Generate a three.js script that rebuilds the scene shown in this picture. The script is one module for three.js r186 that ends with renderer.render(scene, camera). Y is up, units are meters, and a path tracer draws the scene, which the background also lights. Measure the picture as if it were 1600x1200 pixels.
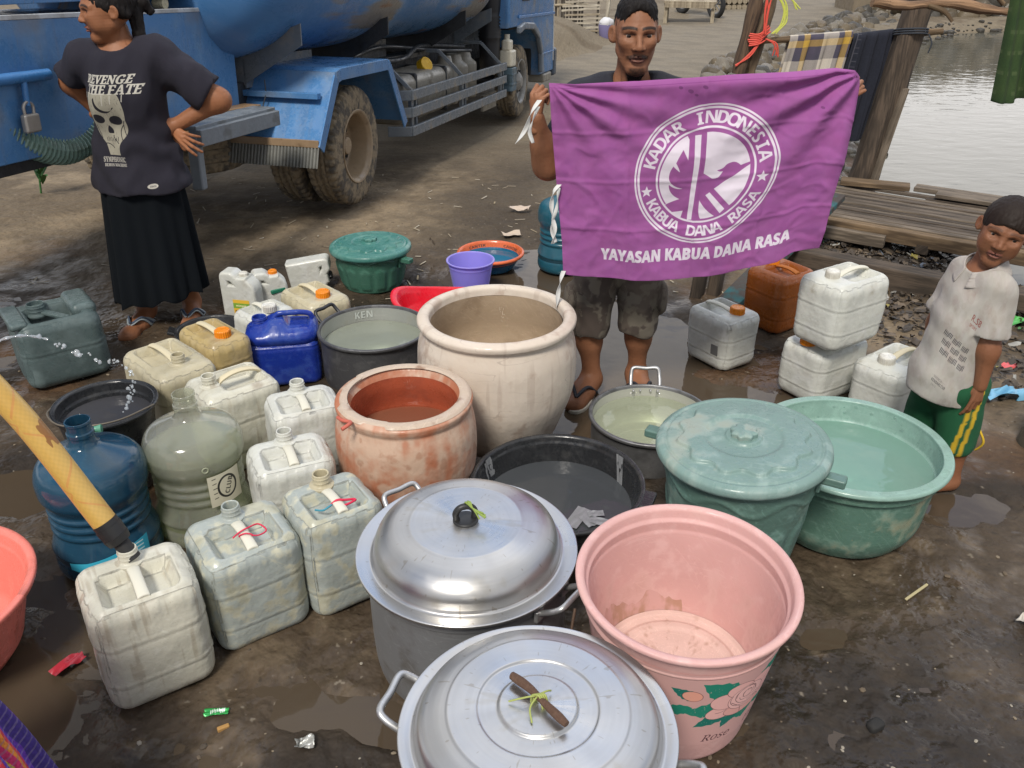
import * as THREE from 'three';
import { mergeGeometries, mergeVertices, toCreasedNormals } from 'three/addons/utils/BufferGeometryUtils.js';
import { RoundedBoxGeometry } from 'three/addons/geometries/RoundedBoxGeometry.js';

// ------------------------------------------------------------------ camera, sky, sun, exposure
const scene = new THREE.Scene();
const camera = new THREE.PerspectiveCamera(46.99, 4 / 3, 0.05, 400);
camera.position.set(0, 1.8, 0);
camera.rotation.set(-28.5 * Math.PI / 180, 0, 0);
camera.updateMatrixWorld();
scene.add(camera);
const renderer = new THREE.WebGLRenderer({ antialias: true });
renderer.toneMapping = THREE.LinearToneMapping;
renderer.toneMappingExposure = 1.38;
renderer.shadowMap.enabled = true;

// ------------------------------------------------------------------ noise helpers (all seeded)
function rng(seed) { let a = seed >>> 0; return () => { a = (a + 0x6D2B79F5) | 0; let t = Math.imul(a ^ (a >>> 15), 1 | a); t = (t + Math.imul(t ^ (t >>> 7), 61 | t)) ^ t; return ((t ^ (t >>> 14)) >>> 0) / 4294967296; }; }
function hash3(x, y, z) { let h = Math.imul(x, 374761393) ^ Math.imul(y, 668265263) ^ Math.imul(z, 1440662683); h = Math.imul(h ^ (h >>> 13), 1274126177); h = Math.imul(h ^ (h >>> 15), 2246822519); return ((h ^ (h >>> 16)) >>> 0) / 4294967296; }
const sm = (t) => t * t * (3 - 2 * t);
function n3(x, y, z) {
  const X = Math.floor(x), Y = Math.floor(y), Z = Math.floor(z), u = sm(x - X), v = sm(y - Y), w = sm(z - Z);
  const a = hash3(X, Y, Z), b = hash3(X + 1, Y, Z), c = hash3(X, Y + 1, Z), d = hash3(X + 1, Y + 1, Z);
  const e = hash3(X, Y, Z + 1), f = hash3(X + 1, Y, Z + 1), g = hash3(X, Y + 1, Z + 1), h = hash3(X + 1, Y + 1, Z + 1);
  const p = a + (b - a) * u, q = c + (d - c) * u, r = e + (f - e) * u, s = g + (h - g) * u;
  const m = p + (q - p) * v, n = r + (s - r) * v; return m + (n - m) * w;
}
function n2(x, y, seed = 0) {
  const X = Math.floor(x), Y = Math.floor(y), u = sm(x - X), v = sm(y - Y);
  const a = hash3(X, Y, seed), b = hash3(X + 1, Y, seed), c = hash3(X, Y + 1, seed), d = hash3(X + 1, Y + 1, seed);
  const p = a + (b - a) * u, q = c + (d - c) * u; return p + (q - p) * v;
}
const fbm = (x, y, o = 4, s = 0) => { let t = 0, a = .5, n = 0; for (let i = 0; i < o; i++) { t += a * n2(x, y, s + i * 17); n += a; a *= .5; x = x * 2.03 + 5.1; y = y * 2.03 + 1.7; } return t / n; };
const fbm3 = (x, y, z, o = 3) => { let t = 0, a = .5, n = 0; for (let i = 0; i < o; i++) { t += a * n3(x, y, z); n += a; a *= .5; x = x * 2.03 + 5.1; y = y * 2.03 + 1.7; z = z * 2.03 + 3.3; } return t / n; };
// tileable
const pm = (a, m) => ((a % m) + m) % m;
function pn(x, y, px, py, seed) {
  const X = Math.floor(x), Y = Math.floor(y), u = sm(x - X), v = sm(y - Y), x0 = pm(X, px), x1 = pm(X + 1, px), y0 = pm(Y, py), y1 = pm(Y + 1, py);
  const a = hash3(x0, y0, seed), b = hash3(x1, y0, seed), c = hash3(x0, y1, seed), d = hash3(x1, y1, seed);
  const p = a + (b - a) * u, q = c + (d - c) * u; return p + (q - p) * v;
}
const pf = (u, v, fx, fy, o, s) => { let t = 0, a = .5, n = 0; for (let i = 0; i < o; i++) { t += a * pn(u * fx, v * fy, fx, fy, s + i * 31); n += a; a *= .5; fx *= 2; fy *= 2; } return t / n; };
const clamp = (x, a = 0, b = 1) => x < a ? a : x > b ? b : x;
const sstep = (a, b, x) => sm(clamp((x - a) / (b - a)));
const lerp = (a, b, t) => a + (b - a) * t;
const V = (x, y, z) => new THREE.Vector3(x, y, z);
const mixc = (a, b, t) => [lerp(a[0], b[0], t), lerp(a[1], b[1], t), lerp(a[2], b[2], t)];
const L = (s) => { s /= 255; return s <= .04045 ? s / 12.92 : Math.pow((s + .055) / 1.055, 2.4); };
const S = (l) => 255 * (l <= .0031308 ? l * 12.92 : 1.055 * Math.pow(clamp(l), 1 / 2.4) - .055);
const col = (r, g, b) => new THREE.Color().setRGB(r, g, b);      // linear base colours
function tex(w, h, fn, srgb = true) {                            // fn(u, v) -> linear rgb (or grey number)
  const d = new Uint8Array(w * h * 4);
  for (let j = 0; j < h; j++) for (let i = 0; i < w; i++) {
    const c = fn((i + .5) / w, (j + .5) / h), k = 4 * (j * w + i);
    if (typeof c === 'number') d[k] = d[k + 1] = d[k + 2] = clamp(c) * 255;
    else if (srgb) { d[k] = S(c[0]); d[k + 1] = S(c[1]); d[k + 2] = S(c[2]); }
    else { d[k] = clamp(c[0]) * 255; d[k + 1] = clamp(c[1]) * 255; d[k + 2] = clamp(c[2]) * 255; }
    d[k + 3] = 255;
  }
  const t = new THREE.DataTexture(d, w, h, THREE.RGBAFormat);
  t.wrapS = t.wrapT = THREE.RepeatWrapping; t.magFilter = THREE.LinearFilter; t.minFilter = THREE.LinearMipmapLinearFilter; t.generateMipmaps = true;
  if (srgb) t.colorSpace = THREE.SRGBColorSpace; t.needsUpdate = true; return t;
}
function canvasTex(w, h, draw) {
  const c = document.createElement('canvas'); c.width = w; c.height = h; draw(c.getContext('2d'), w, h);
  const t = new THREE.CanvasTexture(c); t.colorSpace = THREE.SRGBColorSpace; t.magFilter = THREE.LinearFilter; return t;
}
const rep = (t, x, y = x) => { const c = t.clone(); c.repeat.set(x, y); c.needsUpdate = true; return c; };
const std = (o) => new THREE.MeshStandardMaterial({ roughness: .7, ...o });
const phy = (o) => new THREE.MeshPhysicalMaterial({ roughness: .5, ...o });

// ------------------------------------------------------------------ naming helpers
const taken = new Map();
function numbered(n) { const k = taken.get(n) || 0; taken.set(n, k + 1); return k ? n + '_' + String(k).padStart(3, '0') : n; }
function dress(o) { o.castShadow = true; o.receiveShadow = true; return o; }
function thing(name, label, category, pos = [0, 0, 0], turn = 0, group) {
  const o = new THREE.Group(); o.name = numbered(name); scene.add(o); o.position.set(...pos); o.rotation.y = turn;
  o.userData = { label, category }; if (group) o.userData.group = group; return o;
}
function part(name, geo, mat, parent, label) { const m = dress(new THREE.Mesh(geo, mat)); m.name = name; parent.add(m); if (label) m.userData.label = label; return m; }
function solo(name, geo, mat, label, category, group) { const m = dress(new THREE.Mesh(geo, mat)); m.name = numbered(name); scene.add(m); m.userData = { label, category }; if (group) m.userData.group = group; return m; }
function struct(name, geo, mat, kind = 'structure') { const m = dress(new THREE.Mesh(geo, mat)); m.name = numbered(name); scene.add(m); m.userData = { kind }; return m; }
// ------------------------------------------------------------------ geometry helpers
const strip = (g) => { const o = g.index ? g.toNonIndexed() : g; for (const k of Object.keys(o.attributes)) if (!['position', 'normal', 'uv'].includes(k)) o.deleteAttribute(k); return o; };
const merge = (...gs) => mergeGeometries(gs.flat().map(strip));
const mv = (g, x, y, z, rx = 0, ry = 0, rz = 0) => { g.applyMatrix4(new THREE.Matrix4().compose(V(x, y, z), new THREE.Quaternion().setFromEuler(new THREE.Euler(rx, ry, rz)), V(1, 1, 1))); return g; };
function bx(w, h, d, r = .006, seg = 2) { r = Math.min(r, w * .49, h * .49, d * .49); const g = new RoundedBoxGeometry(w, h, d, seg, r); boxUV(g); return g; }
function boxUV(g) {                                               // uv in metres from the dominant axis
  const p = g.attributes.position, n = g.attributes.normal, uv = new Float32Array(p.count * 2);
  for (let i = 0; i < p.count; i++) {
    const a = Math.abs(n.getX(i)), b = Math.abs(n.getY(i)), c = Math.abs(n.getZ(i));
    if (b >= a && b >= c) { uv[2 * i] = p.getX(i); uv[2 * i + 1] = p.getZ(i); } else if (a >= c) { uv[2 * i] = p.getZ(i); uv[2 * i + 1] = p.getY(i); } else { uv[2 * i] = p.getX(i); uv[2 * i + 1] = p.getY(i); }
  }
  g.setAttribute('uv', new THREE.BufferAttribute(uv, 2)); return g;
}
function tube(pts, r, seg = 40, rs = 8, closed = false) {
  const c = new THREE.CatmullRomCurve3(pts.map((p) => p.isVector3 ? p : V(...p)), closed, 'centripetal'); const len = c.getLength();
  const g = new THREE.TubeGeometry(c, seg, typeof r === 'number' ? r : 1, rs, closed), uv = g.attributes.uv;
  if (typeof r === 'function') {
    const P = g.attributes.position;
    for (let i = 0; i <= seg; i++) { const t = i / seg, o = c.getPointAt(t), rr = r(t); for (let j = 0; j <= rs; j++) { const k = i * (rs + 1) + j; P.setXYZ(k, o.x + (P.getX(k) - o.x) * rr, o.y + (P.getY(k) - o.y) * rr, o.z + (P.getZ(k) - o.z) * rr); } }
    g.computeVertexNormals();
  }
  const rad = typeof r === 'number' ? r : r(.5);
  for (let i = 0; i < uv.count; i++) uv.setXY(i, uv.getY(i) * 6.283 * rad, uv.getX(i) * len);
  if (closed) return g;
  return merge(g, ...[0, 1].map((e) => { const p = c.getPointAt(e), t = c.getTangentAt(e), cg = new THREE.CircleGeometry(typeof r === 'number' ? r : r(e), rs); const q = new THREE.Quaternion().setFromUnitVectors(V(0, 0, 1), e ? t : t.negate()); cg.applyQuaternion(q); cg.translate(p.x, p.y, p.z); return cg; }));
}
const rod = (a, b, r, rs = 10) => tube([a, V(...a).lerp(V(...b), .5).toArray(), b], r, 4, rs);
function beam(a, b, w, h, r = .004, roll = 0) {                   // box from a to b, w across, h high
  a = V(...a); b = V(...b); const d = b.clone().sub(a), len = d.length(), g = bx(w, h, len, r), P = g.attributes.position, U = g.attributes.uv; for (let i = 0; i < U.count; i++) U.setXY(i, P.getX(i) + P.getY(i) + a.x * 3.7, P.getZ(i) + a.y * 5.1 + a.z * 2.3);
  if (roll) g.rotateZ(roll);
  const m = new THREE.Matrix4().lookAt(b, a, V(0, 1, 0)); g.applyMatrix4(m); g.translate((a.x + b.x) / 2, (a.y + b.y) / 2, (a.z + b.z) / 2); return g;
}
// revolve a profile of [r, y] points; rad(theta, k, r, y) may change the radius; uv in metres
function revolve(prof, seg = 72, rad, sub = 0) {
  const P = []; if (sub) { const c = []; for (let i = 0; i < prof.length - 1; i++) { const [a, b] = [prof[i], prof[i + 1]], n = Math.max(1, Math.ceil(Math.hypot(a[0] - b[0], a[1] - b[1]) / sub)); for (let k = 0; k < n; k++) c.push([lerp(a[0], b[0], k / n), lerp(a[1], b[1], k / n)]); } c.push(prof[prof.length - 1]); prof = c; }
  const pos = [], uv = [], idx = []; let s = 0, R = 0; for (const p of prof) R = Math.max(R, p[0]);
  for (let k = 0; k < prof.length; k++) {
    const [r, y] = prof[k]; if (k) s += Math.hypot(r - prof[k - 1][0], y - prof[k - 1][1]);
    for (let i = 0; i <= seg; i++) { const t = i / seg * Math.PI * 2; let rr = r, yy = y; if (rad) { const q = rad(t, k, r, y); if (Array.isArray(q)) [rr, yy] = q; else rr = q; } pos.push(rr * Math.cos(t), yy, -rr * Math.sin(t)); uv.push(i / seg * 2 * Math.PI * R, s); }
  }
  for (let k = 0; k < prof.length - 1; k++) for (let i = 0; i < seg; i++) { const a = k * (seg + 1) + i, b = a + seg + 1; idx.push(a, a + 1, b, b, a + 1, b + 1); }
  const g = new THREE.BufferGeometry(); g.setAttribute('position', new THREE.Float32BufferAttribute(pos, 3)); g.setAttribute('uv', new THREE.Float32BufferAttribute(uv, 2)); g.setIndex(idx);
  g.computeVertexNormals(); const N = g.attributes.normal;
  for (let k = 0; k < prof.length; k++) { const a = k * (seg + 1), b = a + seg, n = V(N.getX(a) + N.getX(b), N.getY(a) + N.getY(b), N.getZ(a) + N.getZ(b)).normalize(); N.setXYZ(a, n.x, n.y, n.z); N.setXYZ(b, n.x, n.y, n.z); }
  return g;
}
// round the corners of a profile: points [r, y, radius]
function prof(pts, n = 5) {
  const o = []; for (let i = 0; i < pts.length; i++) {
    const [x, y, r] = pts[i]; if (!r || i === 0 || i === pts.length - 1) { o.push([x, y]); continue; }
    const a = pts[i - 1], b = pts[i + 1], la = Math.hypot(a[0] - x, a[1] - y), lb = Math.hypot(b[0] - x, b[1] - y), k = Math.min(r, la * .48, lb * .48);
    const p = [x + (a[0] - x) / la * k, y + (a[1] - y) / la * k], q = [x + (b[0] - x) / lb * k, y + (b[1] - y) / lb * k];
    for (let j = 0; j <= n; j++) { const t = j / n, u = 1 - t; o.push([u * u * p[0] + 2 * u * t * x + t * t * q[0], u * u * p[1] + 2 * u * t * y + t * t * q[1]]); }
  } return o;
}
function paint(g, fn) { const p = g.attributes.position, c = new Float32Array(p.count * 3); for (let i = 0; i < p.count; i++) { const q = fn(p.getX(i), p.getY(i), p.getZ(i), i); c[3 * i] = q[0]; c[3 * i + 1] = q[1]; c[3 * i + 2] = q[2]; } g.setAttribute('color', new THREE.BufferAttribute(c, 3)); return g; }
function bend(g, fn) { const p = g.attributes.position, v = V(0, 0, 0); for (let i = 0; i < p.count; i++) { v.fromBufferAttribute(p, i); fn(v); p.setXYZ(i, v.x, v.y, v.z); } g.computeVertexNormals(); return g; }
// a grid surface from fn(u, v) -> [x, y, z]; uv given by uvf or u, v
function sheet(nu, nv, fn, uvf) {
  const pos = [], uv = [], idx = [];
  for (let j = 0; j <= nv; j++) for (let i = 0; i <= nu; i++) { pos.push(...fn(i / nu, j / nv)); uv.push(...(uvf ? uvf(i / nu, j / nv) : [i / nu, j / nv])); }
  for (let j = 0; j < nv; j++) for (let i = 0; i < nu; i++) { const a = j * (nu + 1) + i, b = a + nu + 1; idx.push(a, a + 1, b, b, a + 1, b + 1); }
  const g = new THREE.BufferGeometry(); g.setAttribute('position', new THREE.Float32BufferAttribute(pos, 3)); g.setAttribute('uv', new THREE.Float32BufferAttribute(uv, 2)); g.setIndex(idx); g.computeVertexNormals(); return g;
}
function thick(g, t) {                                            // give a sheet a back face and a rim
  const p = g.attributes.position, n = g.attributes.normal, c = p.count, pos = new Float32Array(c * 6), uv = new Float32Array(c * 4);
  for (let i = 0; i < c; i++) { const x = [p.getX(i), p.getY(i), p.getZ(i)], m = [n.getX(i), n.getY(i), n.getZ(i)]; for (let k = 0; k < 3; k++) { pos[3 * i + k] = x[k] + m[k] * t / 2; pos[3 * (i + c) + k] = x[k] - m[k] * t / 2; } for (const o of [0, c]) { uv[2 * (i + o)] = g.attributes.uv.getX(i); uv[2 * (i + o) + 1] = g.attributes.uv.getY(i); } }
  const I = [...g.index.array], out = I.slice(), E = new Map();
  for (let k = 0; k < I.length; k += 3) { out.push(I[k] + c, I[k + 2] + c, I[k + 1] + c); for (let e = 0; e < 3; e++) { const a = I[k + e], b = I[k + (e + 1) % 3], key = b + '_' + a; if (E.has(key)) E.delete(key); else E.set(a + '_' + b, [a, b]); } }
  for (const [a, b] of E.values()) out.push(b, a, a + c, b, a + c, b + c);
  const o = new THREE.BufferGeometry(); o.setAttribute('position', new THREE.BufferAttribute(pos, 3)); o.setAttribute('uv', new THREE.BufferAttribute(uv, 2)); o.setIndex(out); o.computeVertexNormals(); return o;
}
// ------------------------------------------------------------------ sky: broken bright overcast, and a soft sun behind it
{
  const SD = [-.19, .78, .6]; // towards the veiled sun
  const W = 1024, Hh = 512, d = new Float32Array(W * Hh * 4);
  for (let j = 0; j < Hh; j++) for (let i = 0; i < W; i++) {
    const v = (j + .5) / Hh, el = (v - .5) * Math.PI, az = (i + .5) / W * 2 * Math.PI, k = 4 * (j * W + i);
    const dx = Math.cos(el) * Math.cos(az), dz = Math.cos(el) * Math.sin(az), dy = Math.max(Math.sin(el), -.02), q = 1 / (dy + .22);
    const c = fbm(dx * q * 1.5 + 4.2, dz * q * 1.5 + 7.7, 6, 3), e = fbm(dx * q * .7 + 1, dz * q * .7 + 9, 3, 91);
    const cl = sstep(.36, .56, c * .65 + e * .35), den = sstep(.45, .75, c);
    const hz = Math.exp(-Math.max(dy, 0) * 5);
    const sd = dx * SD[0] + dy * SD[1] + dz * SD[2], glow = Math.exp((sd - 1) * 5.5);
    let blue = mixc([.1, .17, .32], [.54, .58, .64], hz), cloud = mixc([.47, .48, .50], [.23, .25, .28], den * .8);
    let s = mixc(blue, cloud, lerp(cl, .8, hz * .25)); s = mixc(s, [1.0, 1.0, 1.02], sstep(.02, .12, dy) * Math.exp(-Math.max(dy - .12, 0) * 4.5) * sstep(.36, .62, c) * .8); s = s.map((q, i) => q * (1 + [2.6, 2.4, 2.15][i] * glow)); if (el < 0) s = mixc(s, [.22, .2, .17], sstep(0, -.06, el));
    d[k] = s[0]; d[k + 1] = s[1]; d[k + 2] = s[2]; d[k + 3] = 1;
  }
  const t = new THREE.DataTexture(d, W, Hh, THREE.RGBAFormat, THREE.FloatType); t.mapping = THREE.EquirectangularReflectionMapping; t.magFilter = THREE.LinearFilter; t.needsUpdate = true;
  scene.background = t; scene.environment = t;
}
const sun = new THREE.DirectionalLight(col(1, .94, .85), 2.5);
sun.position.set(-3.8, 15.6, 8); sun.target.position.set(0, 0, -4); sun.castShadow = true; sun.shadow.radius = 25; sun.shadow.mapSize.set(2048, 2048);
Object.assign(sun.shadow.camera, { left: -14, right: 14, top: 14, bottom: -14, near: .5, far: 60 }); scene.add(sun, sun.target);
// ------------------------------------------------------------------ ground, puddles, road, pond
const SHORE = [[4.6, -2.6], [3.3, -4.0], [2.9, -4.68], [2.88, -5.5], [2.8, -6.2], [2.72, -7.2], [3.06, -8.0], [3.5, -8.9], [4.96, -12.3], [7.1, -16.6], [8.4, -17.7], [9.7, -17.9], [30, -19], [46, -10], [30, 2], [8, 0]].map(([a, b]) => [a * 1.095, b * 1.095]);
const slope = (z) => -.35 * (z > -5.5 ? 0 : z < -10 ? 1 : (() => { const t = (-5.5 - z) / 4.5; return t; })());
function polyD(x, z, P) {                                        // signed distance, positive inside
  let d = 1e9, ins = false;
  for (let i = 0, j = P.length - 1; i < P.length; j = i++) {
    const [ax, az] = P[j], [bx_, bz] = P[i], ex = bx_ - ax, ez = bz - az, t = clamp(((x - ax) * ex + (z - az) * ez) / (ex * ex + ez * ez));
    d = Math.min(d, Math.hypot(x - ax - ex * t, z - az - ez * t));
    if ((az > z) !== (bz > z) && x < ax + (z - az) / (bz - az) * ex) ins = !ins;
  } return ins ? d : -d;
}
const PUD = [ // x, z, rx, rz, turn, depth
  [.42, -3.35, .42, .75, .1, .035], [.78, -3.75, .42, .3, .3, .03], [.3, -3.9, .35, .5, 0, .03], [.9, -3.15, .3, .22, .2, .022], [.15, -4.6, .55, .3, .2, .02],
  [-.5, -1.6, .27, .085, .3, .018], [-1.25, -1.6, .14, .1, .4, .018], [-.3, -1.52, .16, .07, .2, .02], [.88, -1.83, .075, .05, -.3, .02], [1.5, -2.42, .2, .1, -.2, .022], [-.9, -1.28, .2, .06, 0, .02], [-1.75, -2.5, .2, .14, .3, .014], [.75, -1.35, .12, .05, .3, .016], [1.15, -2.95, .35, .2, 0, .012],
];
function gh(x, z) {
  const far = sstep(-5, -9, z), near = 1 - far;
  let h = slope(z) + .008 + (fbm(x * 3.1, z * 3.1, 3, 5) - .5) * .034 * near + (fbm(x * 11, z * 11, 3, 9) - .5) * .024 * near + (fbm(x * .7, z * .7, 2, 21) - .5) * .03 * lerp(1, 1.4, far);
  const r = Math.abs(fbm(x * 5 + 3, z * 5, 2, 33) - .5); h += (.06 - Math.min(r, .06)) * -.12 * near;
  for (const [px, pz, rx, rz, a, dep] of PUD) { const c = Math.cos(a), s = Math.sin(a), ux = ((x - px) * c + (z - pz) * s) / rx, uz = (-(x - px) * s + (z - pz) * c) / rz, q = Math.hypot(ux, uz) + (fbm(x * 6, z * 6, 3, 44) - .5) * .9; if (q < 1.2) h -= dep * (1 - sstep(.45, 1.15, q)); }
  if (x > 1 && z < 1) { const d = polyD(x, z, SHORE), lv = slope(z); h += (-.85 - lv) * sstep(lerp(-1.1, -.5, -lv / .35), 1.0, d); if (d > -1 && d < .3) h += (fbm(x * 4, z * 4, 4, 71) - .4) * .14; }
  if (z < -10 && x < 2.4) { const dx = x - .35, dz = z + 16.4, q = Math.hypot(dx / 1.55, dz / 3.0); h += .5 * Math.pow(1 - sstep(0, 1, q), .8) * (.8 + .4 * fbm(x * 2, z * 2, 3, 3)); }
  if (z < -10.5) { const t = roadD(x, z); if (t < .4) h = lerp(h, Math.min(h, -.336), 1 - sstep(-.1, .4, t)); }
  return h;
}
const ROADC = [[.2, -11, 1.2], [1.15, -12.2, 1.75], [2.6, -14.6, 1.6], [4.3, -17.8, 1.75], [6.6, -21.6, 2.0], [10, -27, 2.4], [16, -36, 2.8], [27, -50, 3.2]];
function roadD(x, z) { let d = 1e9; for (let i = 0; i < ROADC.length - 1; i++) { const [ax, az, aw] = ROADC[i], [cx, cz, cw] = ROADC[i + 1], ex = cx - ax, ez = cz - az, t = clamp(((x - ax) * ex + (z - az) * ez) / (ex * ex + ez * ez)); d = Math.min(d, Math.hypot(x - ax - ex * t, z - az - ez * t) - lerp(aw, cw, t)); } return d; }
const GX = (t) => .54 * Math.sinh(5 * (2 * t - 1)), GZ = (t) => t < 0 ? -.6 - t * 30 : -.6 - .5 * (Math.exp(5 * t) - 1);
function wetAt(x, z) { const n = fbm(x * 1.1 + 4, z * 1.1, 4, 61) - .5; let w = 1 - sstep(-3.9, -5.4, z + n * 2.2 - clamp(x - .4, 0, 1.5) * .8); w = Math.max(w, x > 1 ? sstep(-2.2, -.8, polyD(x, z, SHORE)) * (1 - sstep(-9, -14, z)) : 0); return w; }
const GW = 2048, GHt = 2048, gRough = new Float32Array(GW * GHt);
const groundMap = (() => {
  const d = new Uint8Array(GW * GHt * 4), e = new Uint8Array(GW * GHt * 4);
  const mud = [.07, .051, .034], mudL = [.128, .096, .064], mudD = [.028, .021, .015], dust = [.25, .192, .125], dustD = [.12, .09, .058], asph = [.19, .155, .108], rust = [.13, .07, .035], trash = [.06, .05, .042];
  for (let j = 0; j < GHt; j++) {
    const z = GZ((j + .5) / GHt);
    for (let i = 0; i < GW; i++) {
      const x = GX((i + .5) / GW), k = 4 * (j * GW + i); if (Math.abs(x) > 2.2 - z * 1.2) { d[k] = 110; d[k + 1] = 100; d[k + 2] = 82; d[k + 3] = 255; e[k + 1] = 220; e[k + 3] = 255; continue; }
      const w = wetAt(x, z), a = fbm(x * 2.3, z * 2.3, 4, 101), b = fbm(x * 13, z * 13, 3, 131), c = n2(x * 70, z * 70, 7), g = n2(x * 160, z * 160, 8);
      let wet = mixc(mixc(mudD, mud, sstep(.25, .6, a)), mudL, sstep(.55, .75, b * .6 + a * .4) * .8);
      wet = mixc(wet, rust, sstep(.6, .78, fbm(x * 3 + 9, z * 3, 3, 151)) * .5);
      let dry = mixc(dustD, dust, sstep(.3, .62, a * .7 + b * .3)); dry = mixc(dry, asph, sstep(-6.5, -10, z));
      dry = mixc(dry, dustD, sstep(.55, .7, fbm(x * .9, z * 1.4, 4, 171)) * .7);
      { const tr = sstep(.9, .2, Math.abs(x - .15 + (z + 6.5) * .12 + (a - .5) * 1.2)) * sstep(-3.8, -4.6, z) * sstep(-9.5, -7, z); dry = mixc(dry, [.055, .042, .03], tr * .8); }
      let q = mixc(dry, wet, w); const gr = .72 + .38 * c * .6 + .34 * g * .6; q = [q[0] * gr, q[1] * gr, q[2] * gr];
      const sp = n2(x * 48, z * 48, 12) * .5 + n2(x * 95, z * 95, 13) * .5; if (sp > .87) q = mixc(q, [.3, .26, .2], .45); else if (sp < .15) q = mixc(q, [.03, .025, .02], .5);
      if (x > 1) { const s = polyD(x, z, SHORE), t = sstep(-1.5, -.7, s + (a - .5)) * (1 - sstep(-6.5, -9, z)); q = mixc(q, trash, t * .8); }
      d[k] = S(q[0]); d[k + 1] = S(q[1]); d[k + 2] = S(q[2]); d[k + 3] = 255;
      const gl = sstep(.42, .62, fbm(x * 1.7 + 20, z * 1.7, 3, 181) * .55 + b * .45 + (x < -1.2 ? .08 : 0));
      e[k + 1] = 255 * lerp(.92, lerp(.72, .27, gl), w); e[k + 3] = 255; e[k] = e[k + 2] = e[k + 1];
    }
  }
  const mk = (b, s) => { const t = new THREE.DataTexture(b, GW, GHt, THREE.RGBAFormat); t.wrapS = t.wrapT = THREE.MirroredRepeatWrapping; t.magFilter = THREE.LinearFilter; t.minFilter = THREE.LinearMipmapLinearFilter; t.generateMipmaps = true; if (s) t.colorSpace = THREE.SRGBColorSpace; t.needsUpdate = true; return t; };
  return { map: mk(d, true), rough: mk(e, false) };
})();
const mudBump = tex(1024, 1024, (u, v) => { const a = pf(u, v, 9, 9, 5, 1), b = pf(u, v, 40, 40, 3, 2), c = Math.abs(pf(u, v, 14, 14, 3, 5) - .5) * 2; return clamp(a * .5 + b * .35 + (1 - c) * .25); }, false);
mudBump.channel = 1;
const PUDDLE_Y = -.004;
{
  const NX = 600, NZ = 600, EX = 12, rows = NZ + EX + 1, pos = new Float32Array((NX + 1) * rows * 3), uv = new Float32Array((NX + 1) * rows * 2), uv1 = new Float32Array((NX + 1) * rows * 2), idx = [], hs = new Float32Array((NX + 1) * rows);
  for (let j = 0; j < rows; j++) for (let i = 0; i <= NX; i++) {
    const k = j * (NX + 1) + i, t = (j - EX) / NZ, x = GX(i / NX), z = GZ(j < EX ? (j - EX) / EX * .5 : t), h = j < EX ? 0 : gh(x, z); hs[k] = h;
    pos.set([x, h, z], 3 * k); uv.set([i / NX, j < EX ? (j - EX) / NZ : t], 2 * k); uv1.set([x / 1.1, z / 1.1], 2 * k);
  }
  const pud = [], W = NX + 1;
  for (let j = 0; j < rows - 1; j++) for (let i = 0; i < NX; i++) {
    const a = j * W + i, b = a + W; idx.push(a, a + 1, b, b, a + 1, b + 1);
    if (j > EX && Math.min(hs[a], hs[a + 1], hs[b], hs[b + 1]) < PUDDLE_Y && Math.max(hs[a], hs[a + 1], hs[b], hs[b + 1]) > -.2 && pos[3 * a + 2] > -5.2 && Math.abs(pos[3 * a]) < 3 && !(pos[3 * a] > 1.9 && pos[3 * a + 2] < -2.5)) pud.push(a, a + 1, b, b, a + 1, b + 1);
  }
  const g = new THREE.BufferGeometry(); g.setAttribute('position', new THREE.BufferAttribute(pos, 3)); g.setAttribute('uv', new THREE.BufferAttribute(uv, 2)); g.setAttribute('uv1', new THREE.BufferAttribute(uv1, 2)); g.setIndex(idx); g.computeVertexNormals();
  struct('ground', g, phy({ map: groundMap.map, roughnessMap: groundMap.rough, roughness: 1, specularIntensity: .55, bumpMap: mudBump, bumpScale: .022 }));
  const pp = [], pu = []; for (const k of pud) { pp.push(pos[3 * k], PUDDLE_Y, pos[3 * k + 2]); pu.push(pos[3 * k] / .4, pos[3 * k + 2] / .4); }
  const pg = new THREE.BufferGeometry(); pg.setAttribute('position', new THREE.Float32BufferAttribute(pp, 3)); pg.setAttribute('uv', new THREE.Float32BufferAttribute(pu, 2)); pg.computeVertexNormals();
  const rip = tex(256, 256, (u, v) => pf(u, v, 5, 5, 3, 77), false);
  struct('puddle_water', pg, phy({ color: col(.068, .05, .033), roughness: .03, ior: 1.33, bumpMap: rip, bumpScale: .0012 }));
}
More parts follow.
